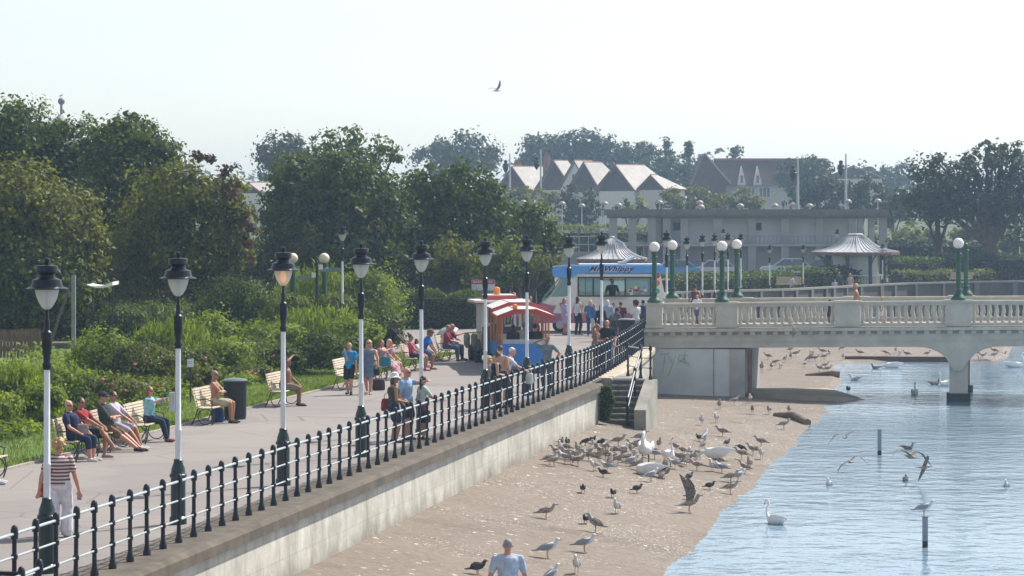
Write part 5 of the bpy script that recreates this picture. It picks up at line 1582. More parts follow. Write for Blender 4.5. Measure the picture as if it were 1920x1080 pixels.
c1 = Vector(((985-960)*93/F, 93.0, .004)); dirt = Vector((-math.sin(rzt), math.cos(rzt), 0))
carriage('rear carriage of the land train with a plain blue back panel', c1, rzt)
carriage('middle carriage of the land train ahead of the rear carriage', c1 + dirt*3.15, R(5), beacon=False, ztop=2.08)
eng = thing('train_engine', 'white cab engine of the land train with an orange beacon and dark mudguards', 'train engine', c1 + dirt*6.5 + Vector((-.42, -.2, 0)), R(9), )
MB().box(-.75, .75, 0, 2.6, .28, .5).build('chassis', DARKR, eng, smooth=False)
mb = MB().box(-.72, -.66, .1, 1.3, .5, 1.05); mb.box(.66, .72, .1, 1.3, .5, 1.05); mb.build('cab_side', pm('yellow engine panel', (.55, .40, .08), .45, var=.15), eng, smooth=False)
mb = MB().box(-.70, .70, .0, .06, .5, 1.3); mb.build('cab_back', pm('dark cab back', (.05, .07, .09), .5), eng, smooth=False)
for x in (-.68, .68):
    for yy in (.05, 1.25): MB().box(x-.045, x+.045, yy-.045, yy+.045, 1.05, 2.15).build('cab_post', WHR, eng, smooth=False)
MB().box(-.66, -.30, 1.2, 1.28, 1.05, 2.1).build('cab_panel', WHR, eng, smooth=False)
rf = MB().box(-1.0, 1.0, -.25, 1.6, 2.17, 2.25).build('roof', WHR, eng, smooth=False)
mb = MB().box(-1.02, 1.02, -.28, 1.63, 2.12, 2.168); mb.box(-.55, .55, .1, 1.3, 2.251, 2.40); mb.build('roof_edging', REDR, rf, smooth=False)
MB().box(-.52, .52, .12, 1.28, 2.401, 2.44).build('roof_top', WHR, rf, smooth=False)
MB().lathe([(.07, 2.44), (.13, 2.46), (.12, 2.66), (.04, 2.72)], 10, c=(-.1, .5, 0)).build('beacon', AMB, eng)
mb = MB(); mb.rings([((0, 1.35, .95), (.42, 0, 0), (0, 0, .42)), ((0, 2.7, .95), (.40, 0, 0), (0, 0, .40))], 16); mb.lathe([(.09, 1.3), (.10, 1.75), (.16, 1.85)], 10, c=(0, 2.4, 0)); mb.build('boiler', pm('dark boiler', (.05, .05, .055), .4), eng)
for x in (-.78, .78):
    for yy, r in ((.55, .36), (2.1, .30)): MB().rings([((x-.1, yy, r), (0, r, 0), (0, 0, r)), ((x+.1, yy, r), (0, r, 0), (0, 0, r))], 16).build('wheel', TYRE, eng)
    mb = MB(); mb.tube([(x, .55 + .46*math.cos(a), .36 + .46*math.sin(a)) for a in np.linspace(.1, 3.0, 9)], [.12]*9, 6, flat=.25); mb.build('mudguard', pm('dark mudguard', (.06, .07, .06), .5), eng)
bag = thing('holdall', 'pair of grey green bags hanging on the left side of the land train engine', 'bag', eng.location + Vector((-1.15, .2, .5)))
mb = MB()
for dx in (-.1, .16):
    mb.rings([((dx, 0, .02), (.02, 0, 0), (0, .05, 0)), ((dx, 0, .15), (.11, 0, 0), (0, .09, 0)), ((dx, 0, .48), (.12, 0, 0), (0, .08, 0)), ((dx, 0, .55), (.06, 0, 0), (0, .03, 0))], 8)
mb.bar((-.2, 0, .56), (.5, .05, .6), .04, .04)
mb.build('bag_body', pm('grey green canvas', (.20, .22, .18), .9, var=.3), bag)

# ------------------------------------------------ parked cars across the lake
def car(label, x, Y, col, rz=0.0, z0=0.0):
    t = thing('parked_car', label, 'car', ((x - 960)*Y/F, Y, z0), rz, 'cars parked in front of the pavilion')
    P = pm('car paint', col, .22, var=.04, coat=.5)
    mb = MB()
    prof = [(-2.05, .30), (-2.1, .62), (-1.95, .82), (-1.05, .92), (1.5, .95), (2.0, .88), (2.08, .60), (2.02, .30)]
    mb.prismy(prof, 0, 1.7); mb.prismy([(-2.0, .34), (-2.04, .62), (-1.9, .78), (1.9, .85), (2.0, .60), (1.96, .34)], -.05, -.001)
    mb.build('body', P, t, smooth=False)
    mb = MB(); a = [(-1.1, .921), (1.62, .951)]; b = [(-.35, 1.42), (1.0, 1.44)]
    vs = [(a[0][0], .05, a[0][1]), (a[1][0], .05, a[1][1]), (a[1][0], 1.65, a[1][1]), (a[0][0], 1.65, a[0][1]), (b[0][0], .2, b[0][1]), (b[1][0], .2, b[1][1]), (b[1][0], 1.5, b[1][1]), (b[0][0], 1.5, b[0][1])]
    mb.add(vs, [(0, 3, 2, 1), (4, 5, 6, 7), (0, 1, 5, 4), (1, 2, 6, 5), (2, 3, 7, 6), (3, 0, 4, 7)]); mb.build('windows', PANE, t, smooth=False)
    mb = MB().box(-.4, 1.05, .18, 1.52, 1.42, 1.47); mb.bar((.3, .02+.1, .95), (.3, .19, 1.43), .07, .04); mb.bar((-1.12, .05, .92), (-.37, .19, 1.43), .05, .05); mb.bar((1.62, .05, .95), (1.02, .19, 1.44), .06, .05); mb.build('roof', P, t, smooth=False)
    for xx in (-1.3, 1.3):
        MB().rings([((xx, -.08, .31), (.31, 0, 0), (0, 0, .31)), ((xx, .14, .31), (.31, 0, 0), (0, 0, .31))], 14).build('wheel', TYRE, t)
    for xx in (-2.06, 2.04): MB().box(xx-.05, xx+.05, .1, .4, .62, .76).build('headlight', GLOBE, t, smooth=False)
    return t
car('silver blue parked car in front of the pavilion with a bright glint on its roof', 1478, 214, (.42, .52, .62), z0=.35)
car('silver parked car half hidden by the far hedge behind the middle bridge lamps', 1338, 216, (.50, .54, .58), z0=.2)
car('blue parked car just right of the rear of the ice cream van', 1262, 205, (.12, .30, .58), z0=.4)
car('dark parked car to the left of the silver car behind the far hedge', 1300, 219, (.05, .06, .08), z0=.1)
car('dark parked car behind the left end of the tent roofed shelter', 1540, 216, (.05, .055, .07), z0=.2)

# ------------------------------------------------ fences, signs, poles on the left
fk = thing('wooden_fence', 'dark green wooden fence behind the clipped hedge', 'fence', (*pxy(790, 134), 0))
mb = MB(); Lf = pxy(1000, 134)[0] - pxy(790, 134)[0]
x = 0
rf_ = random.Random(3)
while x < Lf:
    mb.box(x, x+.14, 0, .03, 0, 2.25 + rf_.uniform(-.05, .05) + .12*math.sin(x*1.9)); x += .15
mb.build('boards', pm('dark green fence boards', (.035, .05, .042), .85, var=.35), fk, smooth=False)
for p in (957, 972, 987):
    xx = (p - 790)*134/F
    mb = MB().obox((xx, -.25, 1.25), (.07, 0, 0), (0, .03, 0), (.12, 0, 1.15)); mb.build('pale_post', pm('pale worn post', (.42, .37, .30), .8, var=.2), fk, smooth=False)
sg = thing('notice_board', 'white notice board with a red heading on the dark fence', 'sign', (*pxy(906, 130.5), 0))
w = 22*130.5/F
MB().box(-w, w, 0, .03, 1.35, 2.22).build('board', pm('pale printed board', (.50, .58, .60), .5, var=.25, scale=3), sg, smooth=False)
MB().box(-w*.97, w*.97, -.006, -.001, 2.02, 2.20).build('heading', pm('red heading', (.45, .05, .09), .5), sg, smooth=False)
mb = MB()
rg = random.Random(6)
for zz0 in (2.095,):
    x = -w*.85
    while x < w*.8:
        l = rg.uniform(.03, .09); mb.box(x, x+l, -.011, -.007, zz0, zz0+.05); x += l+.03
mb.build('heading_line', RENDERW, sg, smooth=False)
MB().box(-w*.9, w*.9, -.006, -.001, 1.40, 1.72).build('picture', pm('green picture', (.12, .20, .10), .5, var=.5, scale=5), sg, smooth=False)
for x in (-w*.8, w*.8): MB().box(x-.04, x+.04, .031, .09, 0, 2.1).build('post', DARKR, sg, smooth=False)

pf = thing('picket_fence', 'brown wooden picket fence at the left edge above the feathery shrubs', 'fence', (*pxy(-40, 100), 0.15))
mb = MB(); Lf = pxy(74, 100)[0] - pxy(-40, 100)[0]; x = 0
while x < Lf: mb.box(x, x+.10, 0, .025, 0, 1.02 + rf_.uniform(-.06, .04)); x += .125
mb.box(0, Lf, .026, .07, .25, .33); mb.box(0, Lf, .026, .07, .68, .76)
mb.build('pickets', pm('brown picket wood', (.17, .11, .07), .9, var=.3, scale=6), pf, smooth=False)
pp = thing('steel_pole', 'grey steel pole with a slanting stay standing among the shrubs on the left', 'pole', (*pxy(138, 99), 0))
GREYP = pm('dull grey post', (.24, .26, .28), .6, var=.2)
MB().box(-.07, .07, -.07, .07, 0, 3.15).build('post', GREYP, pp, smooth=False)
mb = MB(); mb.bar((-.05, 0, 3.05), (-.85, -.1, .6), .10, .10); mb.build('stay', pm('brown stay', (.12, .10, .09), .8), pp, smooth=False)
cn = thing('canopy', 'small white curved canopy catching the sun under the left trees', 'canopy', (*pxy(187, 103), 0))
k = 103/F; zc = CAMZ - (540 - HOR)*k
mb = MB(); vs = []
for i in range(9):
    u = -1 + 2*i/8
    for yy in (0, 1.6): vs += [(u*24*k, yy, zc + .10*u*u), (u*24*k, yy + (.0), zc + .10*u*u + .03 + .10*(u+1)*.5)]
fs = []
for i in range(8):
    a, b = i*4, i*4+4
    fs += [(a, b, b+1, a+1), (a+2, a+3, b+3, b+2), (a+1, b+1, b+3, a+3), (a, a+2, b+2, b)]
fs += [(0, 1, 3, 2), (32, 34, 35, 33)]
mb.add(vs, fs); mb.build('cover', pm('white canvas', (.82, .82, .80), .6, var=.05), cn, smooth=False)
for u in (-.8, .8): MB().box(u*24*k-.02, u*24*k+.02, .7, .74, 0, zc).build('post', DARKR, cn, smooth=False)
g1 = globe_lamp(3.35, 'left cream globe lamp above the shrubs, half hidden by the orange glowing lamp', 'cream globe lamps in the gardens', gm=CREAMG, r=.21); g1.location = (*pxy(549, 112), 0)
g2 = copy_tree(g1); g2['label'] = 'right cream globe lamp above the shrubs, beside the fingerpost'; g2.location = (*pxy(608, 112), 0)
g3 = copy_tree(g1); g3['label'] = 'cream globe lamp on a green post in the shade under the browning tree'; g3.location = (*pxy(248, 122), -.05)
fp = thing('fingerpost', 'dark fingerpost with two sign arms between the cream globe lamps', 'signpost', (*pxy(594, 110), 0))
k = 110/F; z1 = CAMZ - (495 - HOR)*k
mb = MB().lathe([(.06, 0), (.05, z1-.1), (.08, z1-.08), (.05, z1), (.07, z1+.05), (.02, z1+.16)], 10); mb.build('post', BLACK, fp)
SGN = pm('grey green sign arm', (.16, .20, .19), .5, var=.15)
MB().prismy([(.06, z1-.32), (.95, z1-.32), (1.02, z1-.24), (.95, z1-.16), (.06, z1-.16)], -.02, .02).build('sign_arm', SGN, fp, smooth=False)
MB().prismy([(-.06, z1-.62), (-.75, z1-.62), (-.82, z1-.54), (-.75, z1-.46), (-.06, z1-.46)], -.02, .02).build('sign_arm', SGN, fp, smooth=False)
for dx, dz in ((.08, -.1), (-.2, -.42)): MB().box(dx, dx+.16, -.05, -.025, z1+dz-.12, z1+dz+.08).build('notice', RENDERW, fp, smooth=False)
ws = thing('small_sign', 'small white notice on a stake in front of the rose bushes', 'sign', (*pxy(357, 78), .05))
k = 78/F; zc = CAMZ - (681 - HOR)*k
MB().bevbox(-.09, .09, 0, .02, zc-.16, zc+.06, .004).build('plate', pm('white notice', (.75, .78, .82), .5), ws, smooth=False)
mb = MB().box(-.07, .05, -.004, -.001, zc-.02, zc+.0); mb.box(-.07, .04, -.004, -.001, zc-.07, zc-.055); mb.build('print', pm('grey print', (.3, .35, .42), .6), ws, smooth=False)
MB().box(-.015, .015, .021, .04, 0, zc).build('stake', DARKR, ws, smooth=False)

# ------------------------------------------------ lake furniture
def marker(label, x, yt, yb, r):
    p = onz(x, yb, WATER); k = p.y/F; h = (yb - yt)*k
    t = thing('mooring_post', label, 'post', p + Vector((0, 0, 0)), group='grey posts standing in the water')
    MB().box(-r, r, -r, r, -.6, .14).build('wet_foot', pm('black wet footing', (.02, .022, .02), .6, var=.4), t, smooth=False)
    MB().box(-r, r, -r, r, .14, h).build('shaft', pm('blue grey plastic post', (.23, .25, .31), .5, var=.12, scale=6), t, smooth=False)
    MB().box(-r-.004, r+.004, -r-.004, r+.004, h, h+.02).build('cap', pm('brown cap', (.20, .15, .12), .7), t, smooth=False)
    return p + Vector((0, 0, h + .02))
marker('grey post in the water without a bird on it', 1649, 806, 853, .055)
POST_TOP = marker('grey post in the water with a dark gull standing on top', 1734.5, 970, 1026, .055)
lg = thing('log', 'dark curved log lying at the water edge of the beach', 'log', onbeach(1480, 790))
a, b, c = onbeach(1453, 780), onbeach(1490, 786), onbeach(1514, 796)
mb = MB(); mb.tube([a - lg.location + Vector((0, 0, .03)), b - lg.location + Vector((0, 0, .14)), c - lg.location + Vector((0, 0, .06))], [.10, .15, .14], 10); mb.build('trunk', pm('dark wet log', (.16, .12, .085), .85, var=.4, scale=3, bmp=.5), lg)
lg2 = thing('log', 'dark log half in the water beyond the bridge', 'log', onz(1560, 705, -2.0))
mb = MB(); mb.tube([(-1.2, .1, .03), (0, 0, .1), (.35, -.05, .08)], [.06, .16, .16], 8); mb.build('trunk', pm('dark wet log', (.16, .12, .085), .85, var=.4, scale=3, bmp=.5), lg2)
dk = thing('dark_crate', 'dark crate lying on the sand behind the bridge abutment', 'crate', onz(1407, 667, -1.97))
MB().bevbox(-.35, .35, -.2, .2, 0, .42, .05).build('crate_body', pm('black wet footing', (.02, .022, .02), .6, var=.4), dk, smooth=False)
MB().box(-.3, .3, -.215, -.201, .28, .33).build('crate_rim', GREYP, dk, smooth=False)
# ================================================================== people
V = Vector
def skinmat(c): return pm('skin', c, .55, var=.07, scale=14)
SK = {'fair': (.50, .29, .20), 'pink': (.52, .25, .18), 'tan': (.36, .175, .10), 'brown': (.22, .105, .062), 'dark': (.085, .043, .028)}
HC = {'blond': (.42, .27, .11), 'fairb': (.55, .40, .22), 'brown': (.075, .04, .022), 'dark': (.018, .013, .012), 'grey': (.24, .225, .21), 'white': (.62, .60, .57), 'red': (.24, .085, .035), 'curl': (.17, .095, .04)}
def cloth(c, rough=.85): return pm('cloth', c, rough, var=.20, scale=9, bmp=.6, spec=.25)

def ik(a, t, l1, l2, pole):
    d = t - a; L = min(max(d.length, 1e-4), (l1 + l2)*.998); d.normalize()
    x = (l1*l1 - l2*l2 + L*L)/(2*L); h = math.sqrt(max(l1*l1 - x*x, 0))
    p = V(pole) - d*V(pole).dot(d)
    if p.length < 1e-4: p = d.orthogonal()
    p.normalize()
    return a + d*x + p*h, a + d*L

TOR = [(-.065, .045, .040), (-.045, .074, .056), (-.01, .088, .064), (.03, .085, .062), (.085, .074, .054), (.14, .080, .058), (.19, .093, .064), (.235, .100, .060), (.262, .090, .050), (.283, .055, .040), (.300, .034, .034), (.345, .031, .031)]

class Fig:
    def __init__(s, H, pelvis=(0, 0, .53), lean=0., twist=0., side=0., feet=None, hands=None, head=(0, 0), fat=1.0, belly=1.0, knees=None, elbows=None, female=False, legs_pole=(0, 1, .15), foot_yaw=(8, -8)):
        s.H = H; s.fat = fat; s.belly = belly; s.female = female
        M = Matrix.Rotation(side, 3, 'Y') @ Matrix.Rotation(-lean, 3, 'X')
        s.up = M @ V((0, 0, 1)); T = M @ Matrix.Rotation(R(twist), 3, 'Z')
        s.fw = M @ V((0, 1, 0)); s.rt = M @ V((1, 0, 0)); s.srt = T @ V((1, 0, 0)); s.sfw = T @ V((0, 1, 0))
        s.pel = V(pelvis)*H
        s.neck = s.pel + s.up*.30*H
        sw = (.100 if female else .112)*(.6 + .4*fat)
        s.sh = [s.pel + s.up*.248*H + s.srt*sx*sw*H for sx in (-1, 1)]
        s.hip = [s.pel + s.rt*sx*.050*fat**.5*H - s.up*.01*H for sx in (-1, 1)]
        feet = feet or [(-.058, 0, .042), (.058, .015, .042)]
        hands = hands or [(-.155, .035, .47), (.155, .035, .47)]
        s.knee, s.ank, s.elb, s.wri = [], [], [], []
        for i, sx in enumerate((-1, 1)):
            kp = V(knees[i]) if knees else V(legs_pole) + V((sx*.12, 0, 0))
            k, a = ik(s.hip[i], V(feet[i])*H, .245*H, .245*H, kp); s.knee.append(k); s.ank.append(a)
            ep = V(elbows[i]) if elbows else V((sx*.45, -1, -.25))
            e, w = ik(s.sh[i], V(hands[i])*H, .172*H, .150*H, ep); s.elb.append(e); s.wri.append(w)
        hr = Matrix.Rotation(R(-head[0]), 3, 'Z') @ Matrix.Rotation(R(-head[1]), 3, 'X')
        s.hf, s.hu, s.hx = hr @ V((0, 1, 0)), hr @ V((0, 0, 1)), hr @ V((1, 0, 0))
        nk = s.up*.55 + V((0, 0, .45))
        s.hc = s.neck + nk*.030*H + s.hu*.046*H + s.hf*.012*H
        s.fy = foot_yaw
    def torso(s, mb, a=-.07, b=.35, inf=0.0, n=14):
        H = s.H; rs = []
        zs = sorted(set([a, b] + [r[0] for r in TOR if a < r[0] < b]))
        for z in zs:
            rx = float(np.interp(z, [r[0] for r in TOR], [r[1] for r in TOR])); ry = float(np.interp(z, [r[0] for r in TOR], [r[2] for r in TOR]))
            f = s.fat if z < .27 else 1
            fb = f*(1 + (s.belly - 1)*math.exp(-((z - .08)/.09)**2))
            if s.female and .15 < z < .24: ry *= 1.14
            if s.female and z > .15 and z < .28: rx *= .93
            u = min(max(z/.26, 0), 1)
            ax = (s.rt*(1-u) + s.srt*u).normalized(); ay = (s.fw*(1-u) + s.sfw*u).normalized()
            off = ay*(fb - f)*ry*.6*H
            rs.append((s.pel + s.up*z*H + off, ax*(rx*f*H + inf), ay*(ry*fb*H + inf)))
        mb.rings(rs, n)
    def arm(s, mb, i, a=0., b=2., inf=0.):
        H = s.H
        if a == 0: mb.capsule(s.pel + s.up*.272*H + s.srt*(-.03 if i == 0 else .03)*H, .026*H + inf*.6, s.sh[i], .027*H + inf)
        H = s.H; g = (.6 + .4*s.fat)*(.9 if s.female else 1)
        sh, e, w = s.sh[i], s.elb[i], s.wri[i]
        if a < 1:
            p0, p1 = sh.lerp(e, a), sh.lerp(e, min(b, 1))
            r = lambda u: (.031 - .007*u)*g*H + inf
            mb.capsule(p0, r(a), p1, r(min(b, 1)))
        if b > 1:
            p0, p1 = e.lerp(w, max(a-1, 0)), e.lerp(w, b-1)
            m = e.lerp(w, .3*(b-1))
            mb.capsule(e, .0235*g*H + inf, m, .0245*g*H + inf); mb.capsule(m, .0245*g*H + inf, p1, (.0245 - .0085*(b-1))*g*H + inf)
    def leg(s, mb, i, a=0., b=2., inf=0., flare=0.):
        H = s.H; g = (.5 + .5*s.fat)
        h, k, f = s.hip[i], s.knee[i], s.ank[i]
        if a < 1:
            e = min(b, 1)
            mb.capsule(h.lerp(k, a), (.052 - .018*a)*g*H + inf, h.lerp(k, e), (.052 - .018*e)*g*H + inf + (flare if b <= 1 else 0))
        if b > 1:
            e = b-1; m = k.lerp(f, .3*e)
            mb.capsule(k, .034*g*H + inf, m, .035*g*H + inf); mb.capsule(m, .035*g*H + inf, k.lerp(f, e), (.035 - .013*e)*g*H + inf + flare)
    def hand(s, mb, i, curl=.5):
        H = s.H; d = (s.wri[i] - s.elb[i]).normalized(); sx = -1 if i == 0 else 1
        q = V((0, 0, 1)) if abs(d.z) < .8 else V((0, 1, 0))
        side = d.cross(q).normalized()
        if side.length < .1: side = V((1, 0, 0))
        nrm = side.cross(d).normalized()
        w = s.wri[i]; pc = w + d*.028*H
        mb.capsule(w, .016*H, pc + d*.012*H, .019*H, 8)
        for j, (o, l) in enumerate(((-.019, .040), (-.0065, .046), (.0065, .043), (.019, .034))):
            b0 = pc + d*.02*H + side*o*H; k = b0 + (d*(1 - curl*.4) - nrm*curl*.6 + side*o*4).normalized()*l*.5*H
            e = k + (d*(1 - curl) - nrm*curl).normalized()*l*.5*H
            mb.capsule(b0, .0062*H, k, .0058*H, 6); mb.capsule(k, .0058*H, e, .005*H, 6)
        b0 = w + d*.018*H - side*.014*H*sx
        e = b0 + (d*.8 - side*sx*.9 - nrm*.2).normalized()*.034*H
        mb.capsule(b0, .0085*H, e, .0062*H, 6)
    def foot(s, mb, i, inf=0., shoe=False):
        H = s.H; a = s.ank[i]
        f = Matrix.Rotation(R(s.fy[i]), 3, 'Z') @ V((0, 1, 0))
        k = s.knee[i] - a; 
        z0 = a.z - .024*H
        heel = V((a.x, a.y, max(z0, .022*H*.8))) - f*.018*H; ball = heel + f*.088*H - V((0, 0, .004*H)); toe = ball + f*.032*H - V((0, 0, .002*H))
        if not shoe: mb.capsule(a, .020*H, heel + f*.03*H, .02*H)
        mb.capsule(heel, .020*H + inf, ball, .020*H + inf); mb.capsule(ball, .020*H + inf, toe, .014*H + inf)
        if shoe: mb.capsule(a - V((0, 0, .006*H)), .022*H + inf, heel + f*.03*H, .022*H + inf)
    def headm(s, mb):
        H = s.H; M = Matrix((s.hx, s.hf, s.hu)).transposed()
        at_ = lambda x, y, z: s.hc + s.hx*x*H + s.hf*y*H + s.hu*z*H
        mb.capsule(s.pel + s.up*.27*H, .036*H, at_(0, -.012, -.03), .032*H)
        mb.ball(at_(0, -.004, .012), .044*H, .055*H, .050*H, 14, 10, M)
        mb.ball(at_(0, .012, -.022), .037*H, .042*H, .040*H, 12, 8, M)
        mb.capsule(at_(0, .053, .004), .006*H, at_(0, .062, -.012), .0085*H, 6)
        mb.capsule(at_(0, .044, -.046), .012*H, at_(0, .046, -.05), .012*H, 6)
        for sx in (-1, 1): mb.ball(at_(sx*.045, -.004, -.004), .007*H, .013*H, .018*H, 8, 6, M)

def smooth_obj(name, mb, m, parent, vox):
    return link(name, mb.remesh(vox), m, parent)

def person(label, pos, heading, H=1.7, skin='fair', top=None, bottom=None, dress=None, hair=('short', 'brown'), hat=None, shoes=(.03, .03, .035), glasses=False, vox=.014, group=None, curl=.5, cat='person', extra=None, **kw):
    f = Fig(H, **kw)
    t = thing('person', label, cat, pos, -R(heading), group)
    mb = MB()
    f.torso(mb, -.065, .345)
    for i in (0, 1):
        f.arm(mb, i); f.leg(mb, i); f.hand(mb, i, curl); f.foot(mb, i)
        mb.ball(f.sh[i] - f.up*.006*H, .030*(.6+.4*f.fat)*H)
        mb.ball(f.hip[i], .058*f.fat**.5*H)
    f.headm(mb)
    smooth_obj('body', mb, skinmat(SK[skin] if isinstance(skin, str) else skin), t, vox)
    M = Matrix((f.hx, f.hf, f.hu)).transposed()
    hat_ = lambda x, y, z: f.hc + f.hx*x*H + f.hf*y*H + f.hu*z*H
    if top:
        kind, col = top[0], top[1]; m = col if not isinstance(col, tuple) else cloth(col)
        mb = MB(); lo = -.05 if len(top) < 3 else top[2]
        f.torso(mb, lo, .287 if kind not in ('tank',) else .255, .013*H/1.7 + .004)
        sl = {'tee': .66, 'long': 1.92, 'tank': 0, 'half': .95}[kind]
        for i in (0, 1):
            if sl: f.arm(mb, i, 0, sl, .014)
            if kind != 'tank': mb.ball(f.sh[i] - f.up*.008*H, .028*(.6+.4*f.fat)*H + .014)
            else: mb.capsule(f.pel + f.up*.25*H + f.srt*(-1 if i == 0 else 1)*.062*H + f.sfw*.03*H, .02*H, f.pel + f.up*.284*H + f.srt*(-1 if i == 0 else 1)*.058*H, .016*H, 8)
        smooth_obj('top', mb, m, t, vox)
    if bottom:
        kind, col = bottom; m = col if not isinstance(col, tuple) else cloth(col)
        mb = MB(); f.torso(mb, -.065, .045, .010)
        fr = {'shorts': .78, 'trousers': 1.95, 'crop': 1.45, 'wide': 1.94, 'mini': .45}[kind]
        for i in (0, 1):
            f.leg(mb, i, 0, fr, .016 if kind != 'wide' else .03, .018 if kind in ('shorts',) else (.035 if kind == 'wide' else 0))
            mb.ball(f.hip[i], .058*f.fat**.5*H + .014)
        smooth_obj('shorts' if kind in ('shorts', 'mini') else 'trousers', mb, m, t, vox)
    if dress:
        col, fr = dress[0], dress[1]; m = col if not isinstance(col, tuple) else cloth(col)
        mb = MB(); f.torso(mb, -.065, .262, .014)
        for i in (0, 1): mb.capsule(f.pel + f.up*.25*H + f.srt*(-1 if i == 0 else 1)*.058*H, .022*H, f.pel + f.up*.284*H + f.srt*(-1 if i == 0 else 1)*.056*H, .018*H, 8)
        if len(dress) > 2 and dress[2]:
            for i in (0, 1): f.arm(mb, i, 0, .6, .014); mb.ball(f.sh[i], .045*H)
        rs = []
        n = 8
        for j in range(n+1):
            u = fr*j/n
            c = [(f.hip[i].lerp(f.knee[i], u) if u <= 1 else f.knee[i].lerp(f.ank[i], u-1)) for i in (0, 1)]
            mid = (c[0] + c[1])/2; sep = (c[1] - c[0])
            ax = sep.normalized() if sep.length > .02 else f.rt
            d = ((f.knee[0] + f.knee[1]) - (f.hip[0] + f.hip[1])) if u <= 1 else ((f.ank[0] + f.ank[1]) - (f.knee[0] + f.knee[1]))
            ay = d.normalized().cross(ax).normalized()
            r = (.055 - .014*min(u, 1))*H*f.fat
            rs.append((mid, ax*(sep.length/2 + r + .02 + .03*u), ay*(r + .02 + .03*u)))
        mb.rings(rs, 14)
        smooth_obj('dress', mb, m, t, vox)
    hs, hcn = hair
    if hs != 'bald':
        hm = pm('hair', HC[hcn], .6, var=.3, scale=30, bmp=.4)
        mb = MB()
        if hs in ('buzz',): mb.ball(hat_(0, -.010, .017), .0455*H, .053*H, .049*H, 14, 10, M)
        else: mb.ball(hat_(0, -.013, .017), .0495*H, .054*H, .054*H, 14, 10, M)
        if hs == 'fringe': pass
        if hs in ('long', 'bob'):
            L = .115 if hs == 'long' else .06
            mb.ball(hat_(0, -.033, -L*.5), .050*H, .030*H, (.05 + L*.6)*H, 12, 10, M)
            for sx in (-1, 1): mb.capsule(hat_(sx*.044, -.008, .02), .014*H, hat_(sx*.047, -.006, -.035 - L*.5), .013*H, 8)
        if hs == 'pony':
            mb.tube([hat_(0, -.055, .02), hat_(0, -.085, .01), hat_(0, -.09, -.05), hat_(.005, -.085, -.13), hat_(.01, -.08, -.19)], [.014*H, .02*H, .022*H, .018*H, .006*H], 8)
        if hs == 'bun': mb.ball(hat_(0, -.052, .056), .024*H)
        if hs in ('curly', 'afro'):
            rr = random.Random(3); g = 1.12 if hs == 'curly' else 1.25
            for _ in range(46):
                d = V((rr.gauss(0, 1), rr.gauss(-.35, .9), rr.gauss(.35, .8))); d.normalize()
                if d.y > .45 and d.z < .45: continue
                mb.ball(hat_(d.x*.050*g, -.014 + d.y*.056*g, .010 + d.z*.056*g), rr.uniform(.014, .021)*H)
        smooth_obj('hair', mb, hm, t, min(vox, .012))
    if not glasses:
        mb = MB()
        for sx in (-1, 1):
            mb.ball(hat_(sx*.018, .0475, .003), .006*H, .004*H, .0045*H, 8, 5, M); mb.capsule(hat_(sx*.011, .0495, .016), .003*H, hat_(sx*.027, .046, .015), .0025*H, 5)
        mb.capsule(hat_(-.012, .0525, -.032), .0035*H, hat_(.012, .0525, -.032), .0035*H, 5)
        mb.build('face_features', pm('eyes and lips', (.07, .03, .025), .5), t)
    else:
        mb = MB()
        for sx in (-1, 1):
            mb.ball(hat_(sx*.019, .049, .004), .017*H, .007*H, .0115*H, 10, 6, M); mb.capsule(hat_(sx*.036, .042, .006), .003*H, hat_(sx*.046, -.005, .006), .003*H, 5)
        mb.capsule(hat_(-.012, .055, .008), .003*H, hat_(.012, .055, .008), .003*H, 5)
        mb.build('sunglasses', pm('dark lenses', (.012, .01, .01), .15), t)
        mb = MB(); mb.capsule(hat_(-.012, .0525, -.032), .0035*H, hat_(.012, .0525, -.032), .0035*H, 5); mb.build('mouth', pm('eyes and lips', (.07, .03, .025), .5), t)
    if hat:
        kind, col = hat
        mb = MB(); rsx = f.hx*H; rsy = f.hf*H
        if kind == 'sun':
            prof = [(.092, .012, .008), (.094, .016, .012), (.058, .036, .033), (.052, .055, .055), (.046, .078, .078), (.022, .092, .092), (.004, .094, .094)]
            n = 18; vs, fs = [], []
            for r, z1, z2 in prof:
                for k in range(n):
                    a = 6.283*k/n; w = .012*math.sin(a*3) if r > .08 else 0
                    vs.append(f.hc + f.hx*r*H*math.cos(a) + f.hf*(r*1.08*math.sin(a) - .006)*H + f.hu*(z1 + w + .006*math.cos(a))*H)
            for q in range(len(prof)-1):
                for k in range(n): fs.append((q*n+k, q*n+(k+1) % n, (q+1)*n+(k+1) % n, (q+1)*n+k))
            fs.append(tuple(range((len(prof)-1)*n, len(prof)*n))); fs.append(tuple(range(n))[::-1])
            mb.add(vs, fs)
        else:
            mb.ball(hat_(0, -.006, .026), .052*H, .060*H, .046*H, 14, 8, M)
            mb.rings([(hat_(0, .045, .020), f.hx*.044*H, f.hu*.006*H), (hat_(0, .085, .012), f.hx*.040*H, f.hu*.004*H), (hat_(0, .100, .008), f.hx*.022*H, f.hu*.003*H)], 10)
        mb.build('hat', cloth(col), t)
    if shoes:
        for i in (0, 1):
            mb = MB(); f.foot(mb, i, .008, True); smooth_obj('shoe', mb, cloth(shoes, .6), t, .012)
    if extra: extra(t, f)
    t['_w'] = 0; del t['_w']
    return t, f

def world(t, p): return Matrix.Translation(t.location) @ Matrix.Rotation(t.rotation_euler.z, 4, 'Z') @ Vector(p)

